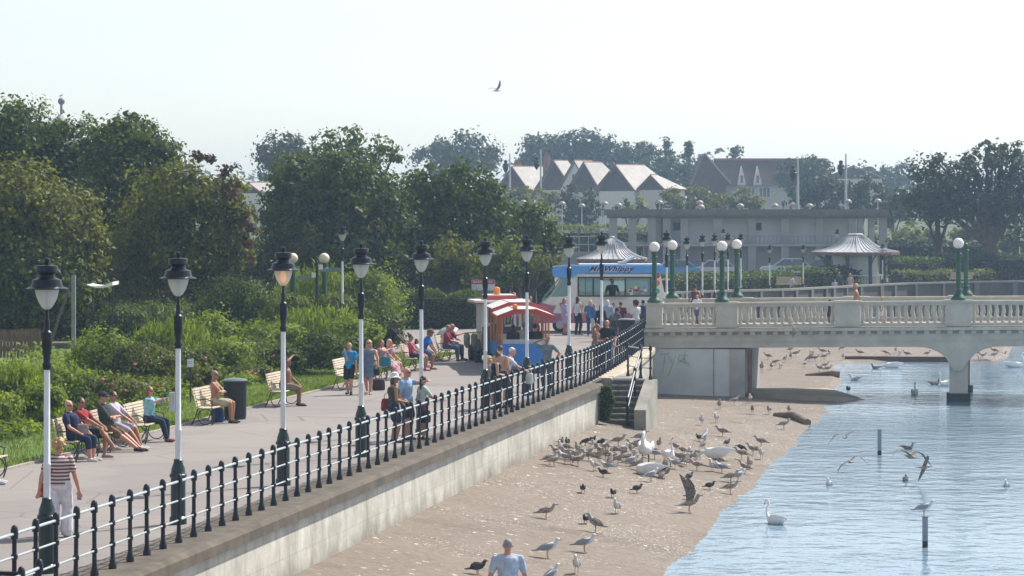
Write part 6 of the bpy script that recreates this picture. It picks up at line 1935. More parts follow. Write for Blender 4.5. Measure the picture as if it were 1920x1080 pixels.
def bag(label, p, w, h, d, col, name='handbag', rz=0.0, handle=True, strap=None):
    t = thing(name, label, 'bag', p, rz)
    mb = MB()
    sec = [(.70, 0), (.96, .06), (1.0, .3), (.95, .7), (.82, .96), (.6, 1.0)]
    n = 12; rs = []
    for k, z in sec: rs.append(((0, 0, z*h), (w/2*k, 0, 0), (0, d/2*(k if z < .5 else k*.8), 0)))
    mb.rings(rs, n); mb.build('bag_body', cloth(col, .6), t)
    if handle:
        mb = MB(); mb.tube([(-w*.25, 0, h*.95), (-w*.22, 0, h*1.3), (0, 0, h*1.45), (w*.22, 0, h*1.3), (w*.25, 0, h*.95)], .009, 5); mb.build('handle', cloth(col, .6), t)
    if strap:
        mb = MB(); mb.tube([Vector(q) - Vector(p) for q in strap], .014, 6, flat=.4); ob = mb.build('strap', cloth(col, .6), t); ob.rotation_euler.z = -rz
    return t

def stand(label, x, y, heading, H=1.7, z=.004, **kw):
    return person(label, onz(x, y, z), heading, H, **kw)
def seat(label, bi, along, heading=100, H=1.72, back=.20, **kw):
    p = BPOS[bi] + BX*along - AX*back
    kw.setdefault('lean', -.14)
    hgt = .455 + .062*H
    kw.setdefault('pelvis', (0, 0, hgt/H))
    kw.setdefault('feet', [(-.075, .27, .042), (.075, .29, .042)])
    kw.setdefault('legs_pole', (0, .5, 1))
    kw.setdefault('hands', [(-.07, .16, .40), (.07, .17, .40)])
    kw.setdefault('elbows', [(-1, -.4, -.3), (1, -.4, -.3)])
    return person(label, p, heading, H, **kw)

# --- the promenade, near to far
STR = mat_stripes('striped knit', (.60, .52, .50), (.15, .05, .06), .058, 2, .48)
t, f = stand('blond woman in a striped top and white trousers walking away beside the nearest lamp', 110, 1008, 8, 1.68, skin='pink', top=('tee', STR, -.015), bottom=('wide', (.66, .64, .70)), hair=('curly', 'blond'), shoes=(.5, .4, .36),
      fat=1.3, belly=1.15, female=True, vox=.010, feet=[(-.05, -.02, .042), (.055, .07, .05)], hands=[(-.19, -.02, .47), (.19, .06, .46)], head=(-4, 0), lean=.04)
h = world(t, f.wri[1] + V((.0, .03, -.10)))
ph = thing('phone', 'blue phone in the right hand of the woman in the striped top', 'phone', h, .3); MB().bevbox(-.035, .035, -.006, .006, -.07, .07, .003).build('case', pm('blue phone case', (.05, .10, .45), .4), ph, smooth=False)
MB().box(-.03, .03, .0061, .0075, -.06, .06).build('screen', pm('dark lenses', (.012, .01, .01), .15), ph, smooth=False)
bag('red shoulder bag worn across the back of the woman in the striped top', world(t, V((-.24, .02, .66))), .20, .24, .09, (.42, .05, .06), 'shoulder_bag', strap=[world(t, q) for q in (f.wri[0]*0 + V((-.22, .0, .88)), f.pel + V((-.10, -.13, .20)), f.pel + V((.06, -.135, .36)), f.sh[1] + V((-.05, -.05, .05)), f.sh[1] + V((-.04, .05, .05)))], handle=False)

seat('woman in navy and sunglasses on the nearest bench with a grey bag', 0, .42, 108, 1.70, skin='pink', top=('tee', (.018, .028, .075)), bottom=('crop', (.02, .03, .075)), hair=('bun', 'fairb'), glasses=True, shoes=(.62, .60, .58), fat=1.22, belly=1.3, female=True, lean=-.22, feet=[(-.06, .25, .042), (.07, .27, .042)], hands=[(-.10, .17, .36), (.10, .14, .36)], head=(20, 0), vox=.012)
seat('man in a red top and sunglasses with crossed legs on the nearest bench', 0, 1.18, 104, 1.74, skin='tan', top=('tee', (.30, .03, .035)), bottom=('shorts', (.02, .022, .026)), hair=('short', 'dark'), glasses=True, shoes=(.34, .24, .22), lean=-.2, feet=[(-.06, .24, .042), (.04, .40, .15)], hands=[(-.05, .22, .40), (.10, .30, .37)], head=(22, 0), vox=.012)
bag('grey bag on the lap of the woman in navy', BPOS[0] + BX*.36 + AX*.02 + Vector((0, 0, .58)), .30, .22, .16, (.28, .25, .24), rz=-.2)
seat('man in a dark cap, grey shirt and brown shorts leaning back on the second bench', 1, .36, 100, 1.78, skin='pink', top=('half', (.045, .055, .055)), bottom=('shorts', (.16, .095, .05)), hair=('short', 'brown'), hat=('cap', (.035, .035, .05)), glasses=True, shoes=(.035, .025, .02), fat=1.15, belly=1.2, lean=-.16, feet=[(-.07, .41, .045), (.08, .44, .045)], hands=[(.04, .10, .43), (-.04, .13, .44)], head=(14, -4), vox=.012)
seat('man in a pale lilac shirt and sunglasses beside the man in the cap', 1, 1.05, 104, 1.72, skin='tan', top=('half', (.50, .46, .54)), bottom=('shorts', (.42, .38, .46)), hair=('short', 'dark'), glasses=True, shoes=(.62, .60, .60), lean=-.16, feet=[(-.05, .33, .042), (.10, .38, .042)], hands=[(-.05, .22, .38), (.11, .25, .37)], head=(14, -2), vox=.012)
TIE = mat_print('turquoise printed top', (.30, .52, .62), (.10, .32, .34), 5)
t, f = seat('woman in a turquoise top and dark leggings on a bench photographing with a phone', 2, .92, 108, 1.66, skin='pink', top=('half', TIE, -.08), bottom=('trousers', (.02, .035, .06)), hair=('bob', 'red'), glasses=True, shoes=(.20, .06, .06), fat=1.1, belly=1.15, female=True, lean=.0, feet=[(-.05, .26, .045), (.07, .31, .05)], hands=[(-.02, .22, .60), (.05, .23, .61)], head=(6, 0), vox=.012)
ph = thing('phone', 'turquoise phone held up by the seated woman in turquoise', 'phone', world(t, (f.wri[0] + f.wri[1])/2 + V((0, .05, .06))), .2); MB().bevbox(-.04, .04, -.006, .006, -.08, .08, .003).build('case', pm('turquoise phone case', (.05, .42, .50), .4), ph, smooth=False)
MB().box(-.034, .034, -.0075, -.0061, -.07, .07).build('screen', pm('dark lenses', (.012, .01, .01), .15), ph, smooth=False)
seat('shirtless tanned man with folded arms in pale shorts beside the litter bin', 3, .95, 98, 1.76, skin='tan', bottom=('shorts', (.42, .36, .27)), hair=('buzz', 'grey'), glasses=True, shoes=(.05, .03, .02), lean=-.06, belly=1.15, feet=[(-.06, .24, .042), (.08, .25, .042)], hands=[(.06, .09, .46), (-.06, .11, .45)], elbows=[(-1, .5, -.6), (1, .5, -.6)], head=(10, 2), vox=.012)
bag('dark blue rucksack under the bench of the man with folded arms', BPOS[3] + BX*1.1 - AX*.18 + Vector((0, 0, .005)), .34, .36, .22, (.02, .05, .14), 'rucksack')
seat('shirtless heavy man leaning forward on a bench half hidden by the orange glowing lamp', 4, .75, 92, 1.76, skin='brown', bottom=('shorts', (.20, .17, .12)), hair=('buzz', 'dark'), shoes=(.06, .035, .025), fat=1.25, belly=1.3, lean=.12, feet=[(-.08, .21, .042), (.09, .25, .042)], hands=[(-.06, .20, .36), (.09, .13, .78)], head=(18, 4), vox=.013)
stand('boy in a bright blue top and black shorts walking towards us eating an ice cream', 655, 740, 192, 1.58, skin='fair', top=('tee', (.03, .27, .55)), bottom=('shorts', (.018, .018, .022)), hair=('short', 'blond'), shoes=(.03, .03, .035), hands=[(-.15, .06, .46), (.045, .12, .78)], feet=[(-.05, .06, .042), (.05, -.09, .055)], vox=.013)
DRB = (.13, .19, .27)
t, f = stand('blond woman in a slate blue sleeveless dress walking towards us beside the fourth lamp', 692, 739, 190, 1.66, skin='pink', dress=(DRB, .92), hair=('long', 'fairb'), glasses=True, shoes=(.34, .22, .16), fat=1.06, female=True, hands=[(-.16, .03, .48), (.15, .05, .48)], feet=[(-.045, .09, .042), (.05, -.07, .055)], vox=.013)
bag('black handbag carried by the woman in the slate blue dress', world(t, V((-.24, .10, .56))), .22, .20, .10, (.02, .02, .025))
bag('dark brown bag on the ground behind the woman in the slate blue dress', onz(710, 732) + Vector((0, 0, 0)), .40, .34, .22, (.05, .03, .03), 'holdall')
PNK = mat_print('pink floral print', (.52, .32, .34), (.30, .13, .17), 16)
seat('auburn haired woman in a pink floral dress sitting on the bench with a teal bag', 6, .45, 112, 1.66, skin='pink', dress=(PNK, 1.75, True), hair=('long', 'red'), shoes=(.3, .2, .16), fat=1.1, female=True, feet=[(-.05, .30, .042), (.07, .33, .042)], hands=[(-.05, .18, .42), (.06, .16, .60)], head=(14, 0), vox=.014)
seat('woman with fair hair leaning her chin on her hand beside the floral dress', 6, 1.15, 106, 1.64, skin='pink', top=('tee', PNK), bottom=('shorts', (.5, .42, .40)), hair=('bob', 'fairb'), shoes=(.4, .3, .26), female=True, lean=.06, feet=[(-.05, .24, .042), (.07, .26, .042)], hands=[(-.05, .20, .40), (.03, .14, .66)], head=(10, 4), vox=.014)
bag('teal handbag beside the woman in the pink floral dress', BPOS[6] + BX*.12 - AX*.05 + Vector((0, 0, .46)), .36, .30, .16, (.02, .20, .26), rz=-.15)
person('heavy man in a black top and black shorts leaning on the back of a bench', BPOS[7] + BX*.75 - AX*1.02, 96, 1.82, skin='dark', top=('tee', (.016, .016, .02)), bottom=('shorts', (.014, .014, .018)), hair=('buzz', 'dark'), fat=1.22, belly=1.2, lean=.42, pelvis=(0, -.06, .53), feet=[(-.07, -.06, .042), (.07, -.03, .042)], hands=[(-.11, .27, .53), (.11, .27, .53)], elbows=[(-1, -.3, .1), (1, -.3, .1)], head=(4, 8), vox=.014)
seat('dark haired woman in a bright pink top on the bench under the man in black', 7, .48, 88, 1.60, skin='tan', top=('tank', (.62, .06, .17)), bottom=('shorts', (.03, .03, .05)), hair=('bun', 'dark'), shoes=(.5, .12, .25), female=True, feet=[(-.05, .26, .042), (.06, .28, .042)], head=(20, 6), vox=.014)
seat('small girl in a white top with dark hair beside the woman in bright pink', 7, 1.0, 98, 1.25, back=.12, skin='tan', top=('tee', (.62, .63, .72)), bottom=('shorts', (.45, .2, .3)), hair=('long', 'dark'), shoes=(.55, .15, .3), pelvis=(0, 0, .42), feet=[(-.05, .24, .13), (.06, .26, .12)], hands=[(-.06, .16, .42), (.06, .17, .42)], head=(10, 8), vox=.014)
person('curly haired boy in a blue polo shirt perched and leaning forward on the bench end', BPOS[7] + BX*1.5 + AX*.12, 100, 1.68, skin='tan', top=('tee', (.035, .16, .52)), bottom=('shorts', (.10, .13, .19)), hair=('afro', 'curl'), shoes=(.30, .16, .10), lean=.42, pelvis=(0, -.1, .40), legs_pole=(0, .6, .9), feet=[(-.07, .07, .042), (.08, .10, .042)], hands=[(-.07, .20, .30), (.09, .22, .29)], head=(12, 30), vox=.014)
seat('man in a raspberry red shirt and blue jeans on the last bench', 8, .40, 100, 1.74, skin='pink', top=('half', (.32, .035, .075)), bottom=('trousers', (.06, .11, .17)), hair=('buzz', 'grey'), shoes=(.06, .05, .05), lean=.10, feet=[(-.07, .24, .042), (.08, .27, .042)], hands=[(-.05, .20, .40), (.07, .22, .41)], head=(4, 10), vox=.014)
t, f = seat('bald man in dark clothes holding an ice cream behind the man in raspberry red', 8, 1.1, 100, 1.76, skin='pink', top=('tee', (.12, .04, .06)), bottom=('trousers', (.025, .03, .04)), hair=('bald', 'grey'), shoes=(.03, .03, .035), lean=.10, feet=[(-.07, .25, .042), (.09, .28, .042)], hands=[(-.05, .20, .42), (.07, .27, .56)], head=(4, 6), vox=.014)
um = thing('parasol', 'small pale grey green parasol held low behind the bald man at the last bench', 'parasol', world(t, V((-.25, -.15, .98))), 0)
um.rotation_euler = (.25, -.35, 0)
MB().lathe([(.44, .0), (.445, .015), (.34, .12), (.18, .19), (.02, .215), (.01, .25)], 8).build('canopy', pm('pale parasol cloth', (.36, .42, .38), .6, var=.12), um, smooth=False)
MB().tube([(0, 0, -.5), (0, 0, .2)], .01, 6).build('shaft', IRON, um)
seat('person seen only as a foot and pale knee on the bench at the left edge', 9, .2, 100, 1.7, skin='fair', top=('tee', (.2, .2, .25)), bottom=('shorts', (.2, .2, .25)), hair=('short', 'brown'), shoes=(.62, .62, .66), feet=[(-.05, .30, .05), (.07, .34, .05)], vox=.014)

# --- by the railing
def atrail(Y, back=.42, z=.004):
    s = Y/CT
    for _ in range(6): s = (Y + (rail_t(s) - back)*ST)/CT
    return st(s, rail_t(s) - back, z)
def xrail(px, back=.42):
    Y = 60.0
    k = (px - 960)/F
    for _ in range(20):
        p = atrail(Y, back); Y += (k - p.x/p.y)*1.0/((0.184/Y) + 14.0/(Y*Y))*1.0 if False else 0
        # bisection is safer
        break
    lo, hi = 38., 115.
    for _ in range(40):
        Y = (lo + hi)/2; p = atrail(Y, back)
        if p.x/p.y < k: lo = Y
        else: hi = Y
    return atrail(Y, back)
GRN = mat_print('dark floral top', (.02, .035, .035), (.06, .09, .05), 20)
t, f = person('woman in a white sun hat and dark top at the railing', xrail(738, .95), 70, 1.66, skin='tan', top=('tank', GRN, -.02), bottom=('shorts', (.03, .04, .07)), hair=('bob', 'brown'), hat=('sun', (.74, .76, .78)), shoes=(.03, .03, .035), fat=1.12, female=True, hands=[(-.06, .15, .60), (.08, .14, .58)], head=(24, 6), vox=.012)
bag('dark red handbag on the arm of the woman in the white sun hat', world(t, V((-.30, -.06, .72))), .30, .30, .14, (.22, .025, .035), 'shoulder_bag')
t, f = person('man in a pale blue shirt pointing out over the railing beside the white sun hat', xrail(757, .85) + BX*.25, 118, 1.76, skin='pink', top=('tee', (.30, .42, .62)), bottom=('shorts', (.03, .035, .045)), hair=('bald', 'grey'), glasses=True, shoes=(.04, .04, .045), fat=1.1, belly=1.15, hands=[(-.02, .30, .80), (.15, .05, .48)], elbows=[(-.6, 0, -1), (.5, -1, -.2)], head=(-10, 2), vox=.012)
t, f = person('girl with a long dark ponytail in a pale green tunic leaning over the railing', xrail(789, .50), 62, 1.56, skin='tan', top=('tee', (.46, .54, .50), -.14), bottom=('mini', (.22, .07, .06)), hair=('pony', 'dark'), shoes=(.03, .03, .04), female=True, lean=.12, hands=[(-.10, .20, .64), (.11, .26, .655)], head=(-35, 6), vox=.012)
bag('dark bag hanging at the hip of the girl with the ponytail', world(t, V((.20, .0, .42))), .30, .30, .14, (.02, .03, .035), 'shoulder_bag', handle=False, strap=[world(t, q) for q in (V((.2, 0, .70)), f.pel + V((.12, -.10, .2)), f.sh[0] + V((.03, -.05, .04)))])
t, f = person('woman in a black sleeveless top with pinned up hair at the railing looking down', xrail(928, .50), 84, 1.66, skin='fair', top=('tank', (.015, .015, .018)), bottom=('trousers', (.018, .02, .025)), hair=('bun', 'brown'), shoes=(.5, .5, .5), fat=1.08, female=True, lean=.10, hands=[(-.03, .16, .60), (.06, .17, .59)], head=(10, 22), vox=.013)
t, f = person('bald man in a white shirt leaning on the railing with a plastic bag', xrail(953, .46), 90, 1.74, skin='pink', top=('tee', (.62, .63, .68)), bottom=('trousers', (.035, .05, .08)), hair=('buzz', 'white'), shoes=(.05, .05, .055), lean=.30, pelvis=(0, -.05, .53), hands=[(-.06, .26, .585), (.09, .28, .585)], elbows=[(-.8, -.3, -.6), (.8, -.3, -.6)], head=(6, 12), vox=.013)
bag('clear plastic bag of bread hanging from the hands of the bald man at the railing', world(t, (f.wri[1] + V((.02, .10, -.36)))), .22, .30, .14, (.62, .62, .58), 'plastic_bag')
stand('shirtless man with a shaved head standing behind the couple at the railing', 938, 765, 30, 1.78, skin='fair', bottom=('shorts', (.05, .05, .06)), hair=('buzz', 'brown'), head=(-50, 0), hands=[(-.14, .06, .5), (.13, .1, .5)], vox=.014)
stand('fair haired child mostly hidden by the lamp behind the woman in black', 917, 768, 60, 1.48, skin='fair', top=('tee', (.4, .3, .3)), bottom=('shorts', (.1, .12, .2)), hair=('curly', 'blond'), vox=.014)
person('man in a grey tee and jeans by the railing shading his eyes with his hand', xrail(1026, .60), 200, 1.72, skin='tan', top=('tee', (.17, .21, .24)), bottom=('trousers', (.05, .075, .12)), hair=('short', 'dark'), shoes=(.05, .05, .06), hands=[(-.20, .12, .56), (.06, .12, .90)], elbows=[(-1, -.3, -.3), (1, .2, -.3)], head=(0, 4), vox=.014)
t, f = stand('woman in a brown dress with a shoulder strap hugging the man in black', 1115, 694, 100, 1.62, skin='tan', dress=((.27, .165, .125), 1.0, True), hair=('pony', 'red'), female=True, lean=.18, hands=[(-.05, .22, .66), (.10, .22, .62)], head=(0, 5), vox=.014)
stand('bald man in a black tee and jeans facing us near the railing end', 1138, 693, 185, 1.76, skin='pink', top=('tee', (.015, .018, .026)), bottom=('trousers', (.10, .15, .22)), hair=('bald', 'grey'), fat=1.1, hands=[(-.16, .08, .50), (.12, .12, .56)], vox=.014)
# --- the queue at the van
stand('woman with ginger hair in a lilac dress queueing nearest the van bonnet', 1058, 628, 70, 1.66, skin='pink', dress=((.42, .38, .60), .95, True), hair=('bob', 'red'), female=True, fat=1.1, hands=[(-.08, .12, .56), (.10, .13, .56)], head=(60, 0), vox=.016)
stand('woman with long dark hair in a white top and black trousers queueing at the van', 1083, 628, 40, 1.74, skin='fair', top=('tank', (.60, .63, .68)), bottom=('trousers', (.018, .02, .028)), hair=('long', 'dark'), female=True, head=(40, 0), vox=.016)
stand('older fair haired person in a blue top and blue trousers in the queue', 1107, 629, 10, 1.60, skin='pink', top=('tee', (.07, .17, .38)), bottom=('trousers', (.04, .08, .22)), hair=('bob', 'fairb'), fat=1.15, vox=.016)
stand('woman holding a hand to her face in the queue beside the person in blue', 1114, 634, 150, 1.52, skin='pink', top=('tee', (.05, .14, .36)), bottom=('shorts', (.5, .5, .5)), hair=('bob', 'blond'), female=True, hands=[(-.15, .04, .48), (.02, .12, .84)], vox=.016)
stand('long dark haired person in black partly behind the lamp in front of the serving window', 1127, 640, 20, 1.58, skin='tan', top=('long', (.016, .016, .02)), bottom=('trousers', (.02, .02, .025)), hair=('long', 'dark'), female=True, vox=.016)
stand('white haired person in a pale blue top at the counter of the van', 1139, 630, 5, 1.62, skin='pink', top=('long', (.32, .40, .50)), bottom=('trousers', (.10, .11, .12)), hair=('bob', 'white'), fat=1.1, vox=.016)
stand('stooping person in grey behind the lamp in front of the serving window', 1150, 640, 60, 1.5, skin='tan', top=('long', (.13, .14, .15)), bottom=('trousers', (.05, .05, .06)), hair=('short', 'dark'), lean=.5, hands=[(-.05, .3, .5), (.08, .3, .5)], vox=.016)
stand('boy in a maroon tee shirt with his back to us at the van', 1164, 634, 355, 1.62, skin='tan', top=('tee', (.11, .02, .055)), bottom=('shorts', (.06, .03, .06)), hair=('short', 'brown'), vox=.016)
t, f = stand('man in a white shirt with dark hair at the right end of the serving window', 1192, 640, 325, 1.76, skin='tan', top=('tee', (.62, .64, .68)), bottom=('trousers', (.50, .52, .56)), hair=('afro', 'dark'), hands=[(-.08, .16, .6), (.06, .15, .62)], vox=.016)
stand('person in dark blue behind the man in white at the rear of the van', 1206, 632, 350, 1.66, skin='tan', top=('long', (.03, .05, .12)), bottom=('trousers', (.03, .035, .05)), hair=('short', 'dark'), vox=.016)
stand('bending person in a pink top beside the bridge pillar', 1212, 640, 80, 1.45, skin='pink', top=('tee', (.52, .18, .24)), bottom=('trousers', (.05, .05, .08)), hair=('short', 'brown'), lean=.7, hands=[(-.08, .3, .3), (.08, .32, .3)], head=(0, 30), vox=.016)
person('ice cream seller in black standing inside the serving window', Vector((van.location.x + vx(1149), Yv + .75, .62)), 170, 1.82, skin='tan', top=('tee', (.016, .018, .022)), bottom=('trousers', (.018, .018, .022)), hair=('short', 'dark'), hands=[(-.13, .16, .58), (.15, .16, .56)], vox=.016)
# --- train passengers
def rider(label, dx, dy, H, hd, c0=None, rz=rzt, **kw):
    base = c0 or c1
    p = base + Vector((math.cos(rz)*dx - math.sin(rz)*dy, math.sin(rz)*dx + math.cos(rz)*dy, .42))
    person(label, p, hd, H, pelvis=(0, 0, .36/H + .07), lean=-.05, feet=[(-.06, .24, .05), (.06, .25, .05)], legs_pole=(0, .5, 1), hands=[(-.06, .15, .36), (.07, .16, .36)], vox=.018, **kw)
rider('passenger with long dark hair seen from behind on the left of the rear carriage', -.38, .55, 1.62, -8, skin='tan', top=('tee', (.03, .03, .04)), bottom=('trousers', (.03, .03, .05)), hair=('long', 'dark'), female=True)
rider('fair haired passenger in a pale top in the middle of the rear carriage', .05, 1.6, 1.66, -8, skin='fair', top=('tee', (.45, .45, .42)), bottom=('trousers', (.1, .1, .12)), hair=('short', 'grey'))
rider('passenger with dark hair on the right of the rear carriage', .38, .55, 1.68, 20, skin='tan', top=('tee', (.03, .03, .035)), bottom=('trousers', (.03, .03, .05)), hair=('short', 'dark'))
rider('passenger in an orange top riding at the right side of the rear carriage', .52, 1.6, 1.6, 20, skin='pink', top=('tee', (.45, .14, .06)), bottom=('shorts', (.2, .2, .25)), hair=('bob', 'brown'))
def blink(x, y, Y): return at(x, y, Y)
for lab, x, ytop, Y, hs in (('person with fair hair seen just above the roof of the land train', 937, 548, 121, ('bob', 'fairb')), ('person with auburn hair seen just above the roof of the land train', 963, 546, 122, ('long', 'red')), ('dark haired person standing behind the land train roof near the van bonnet', 993, 553, 121, ('short', 'dark'))):
    zt = CAMZ - (ytop - HOR)*Y/F
    person(lab, Vector(((x - 960)*Y/F, Y, .004)), 120, max(zt, 1.5), skin='pink', top=('tee', (.2, .22, .26)), bottom=('trousers', (.06, .07, .1)), hair=hs, vox=.018)
# --- on the bridge
def onbr(label, x, y, heading, H, **kw):
    bx = px2bx(x) + .0
    p = on_bridge(bx, y, arch(bx) - .016)
    px_now = 960 + F*p.x/p.y
    bx += (x - px_now)/F*p.y; p = on_bridge(bx, y, arch(bx) - .016)
    return person(label, p, heading, H, vox=.016, **kw)
onbr('blond shirtless man with a white towel walking over the bridge', 1605, 2.6, 280, 1.72, skin='tan', bottom=('shorts', (.66, .62, .62)), hair=('short', 'fairb'), feet=[(-.05, .12, .042), (.05, -.12, .055)], hands=[(-.15, -.05, .5), (.15, .1, .5)])
onbr('small child in white following over the bridge', 1655, 3.0, 280, 1.12, skin='pink', top=('tank', (.70, .66, .68)), bottom=('shorts', (.66, .6, .62)), hair=('short', 'blond'))
onbr('dark haired woman on the bridge behind the left balustrade', 1303, 4.6, 20, 1.70, skin='tan', top=('tank', (.06, .07, .10)), bottom=('trousers', (.05, .06, .09)), hair=('bun', 'dark'), female=True)
onbr('fair haired child in white on the bridge before the dark haired woman', 1307, 3.6, 200, 1.28, skin='pink', top=('tee', (.66, .66, .68)), bottom=('shorts', (.1, .12, .2)), hair=('short', 'blond'))
onbr('two tone dressed walker seen between the balusters left of the middle pillar', 1556, 3.2, 260, 1.05, skin='brown', top=('tee', (.02, .02, .025)), bottom=('shorts', (.03, .03, .035)), hair=('short', 'dark'))
# --- far promenade
def farp(label, x, ytop, Y, hd, H, **kw):
    zt = CAMZ - (ytop - HOR)*Y/F
    return person(label, Vector(((x - 960)*Y/F, Y, zt - H)), hd, H, vox=.02, **kw)
farp('person in pale clothes walking beside the far bench across the lake', 1485, 513, 176, 250, 1.72, skin='tan', top=('tee', (.55, .56, .60)), bottom=('trousers', (.12, .15, .22)), hair=('short', 'dark'))
farp('person in dark clothes standing in front of the tent roofed shelter', 1573, 508, 186, 180, 1.76, skin='tan', top=('tee', (.04, .06, .11)), bottom=('shorts', (.05, .06, .1)), hair=('short', 'brown'))
farp('person in a pale top sitting low on the far lake wall', 1565, 523, 183, 170, 1.25, skin='pink', top=('tee', (.50, .52, .60)), bottom=('shorts', (.2, .2, .3)), hair=('short', 'brown'))
farp('woman with long fair hair in a pink dress in front of the tent roofed shelter', 1594, 511, 186, 200, 1.66, skin='pink', dress=((.55, .42, .48), .7), hair=('long', 'blond'), female=True)
fb_ = copy_tree(bench0); fb_['label'] = 'white slatted bench on the far promenade beneath a far lamp'; fb_['group'] = 'benches across the lake'; fb_.location = at(1500, 541, 178); fb_.location.z = .35; fb_.rotation_euler.z = R(95)
fb2 = copy_tree(bench0); fb2['label'] = 'pale bench at the far right against the dark lake side hedge'; fb2['group'] = 'benches across the lake'; fb2.location = (*pxy(1822, 198), .2); fb2.rotation_euler.z = R(92)
# --- the man on the beach
pb = Vector((-.07, 47.2, 0)); s_, t_b = to_st(pb); pb.z = beach_z(s_, t_b)
person('grey haired man in a pale blue tee walking away on the beach', pb, 356, 1.80, skin='pink', top=('tee', (.42, .48, .60)), bottom=('shorts', (.12, .12, .14)), hair=('buzz', 'grey'), fat=1.14, belly=1.1, vox=.010, hands=[(-.20, .04, .47), (.20, .06, .47)], feet=[(-.06, .04, .042), (.06, -.03, .042)])
# ================================================================== birds
def spine(mb, pts, n=10):     # pts: (y, z, rx, rz) a body along y, faces forward +y
    rs = []
    for i, (y, z, rx, rz) in enumerate(pts):
        a, b = pts[max(i-1, 0)], pts[min(i+1, len(pts)-1)]
        d = Vector((0, b[0]-a[0], b[1]-a[1])).normalized()
        up = Vector((0, -d.z, d.y))
        rs.append(((0, y, z), (rx, 0, 0), up*rz))
    return mb.rings(rs, n)
def fm(c, v=.2): return pm('feathers', c, .8, var=v, scale=18, bmp=.2)
def speck(name, a, b): return mat_print(name, a, b, 30)
F_WHITE = fm((.66, .66, .66), .06); F_GREY = fm((.27, .29, .33), .12); F_BLACK = fm((.025, .025, .028), .3)
F_JUV = speck('mottled brown feathers', (.19, .155, .13), (.40, .35, .31)); F_JUVD = speck('dark mottled feathers', (.10, .08, .066), (.24, .20, .17)); F_PALE = speck('pale mottled feathers', (.30, .26, .23), (.46, .42, .38))
F_PIG = speck('dark pigeon feathers', (.03, .032, .038), (.065, .065, .075)); F_SWAN = fm((.78, .78, .77), .05)
LEGP = pm('pinkish leg', (.45, .25, .20), .6); LEGD = pm('dark leg', (.05, .045, .04), .6); BEAK = pm('yellow bill', (.45, .30, .06), .5); BEAKD = pm('dark bill', (.03, .028, .025), .5); BEAKO = pm('orange bill', (.60, .20, .04), .5)

STANDP = [(-.27, .155, .006, .006), (-.20, .165, .030, .018), (-.12, .185, .055, .045), (-.02, .205, .070, .066), (.07, .235, .064, .064), (.12, .275, .045, .048), (.145, .315, .032, .036), (.165, .345, .034, .035), (.20, .345, .026, .026), (.215, .342, .014, .014)]
PECKP = [(-.24, .25, .006, .006), (-.18, .245, .030, .018), (-.10, .235, .055, .045), (0, .215, .070, .066), (.09, .19, .062, .060), (.15, .155, .040, .042), (.19, .115, .031, .033), (.215, .085, .033, .034), (.235, .06, .024, .024), (.24, .045, .013, .013)]
LOOKP = [(-.24, .125, .006, .006), (-.18, .14, .030, .018), (-.12, .17, .055, .045), (-.03, .205, .070, .068), (.045, .255, .060, .060), (.075, .31, .038, .042), (.09, .355, .031, .034), (.105, .385, .033, .034), (.14, .388, .026, .026), (.156, .384, .014, .014)]
SWIMP = [(-.27, .10, .006, .006), (-.20, .085, .032, .020), (-.12, .06, .062, .050), (-.02, .045, .080, .07), (.08, .06, .066, .064), (.12, .12, .042, .044), (.135, .17, .032, .034), (.15, .205, .034, .035), (.185, .205, .026, .026), (.20, .202, .014, .014)]

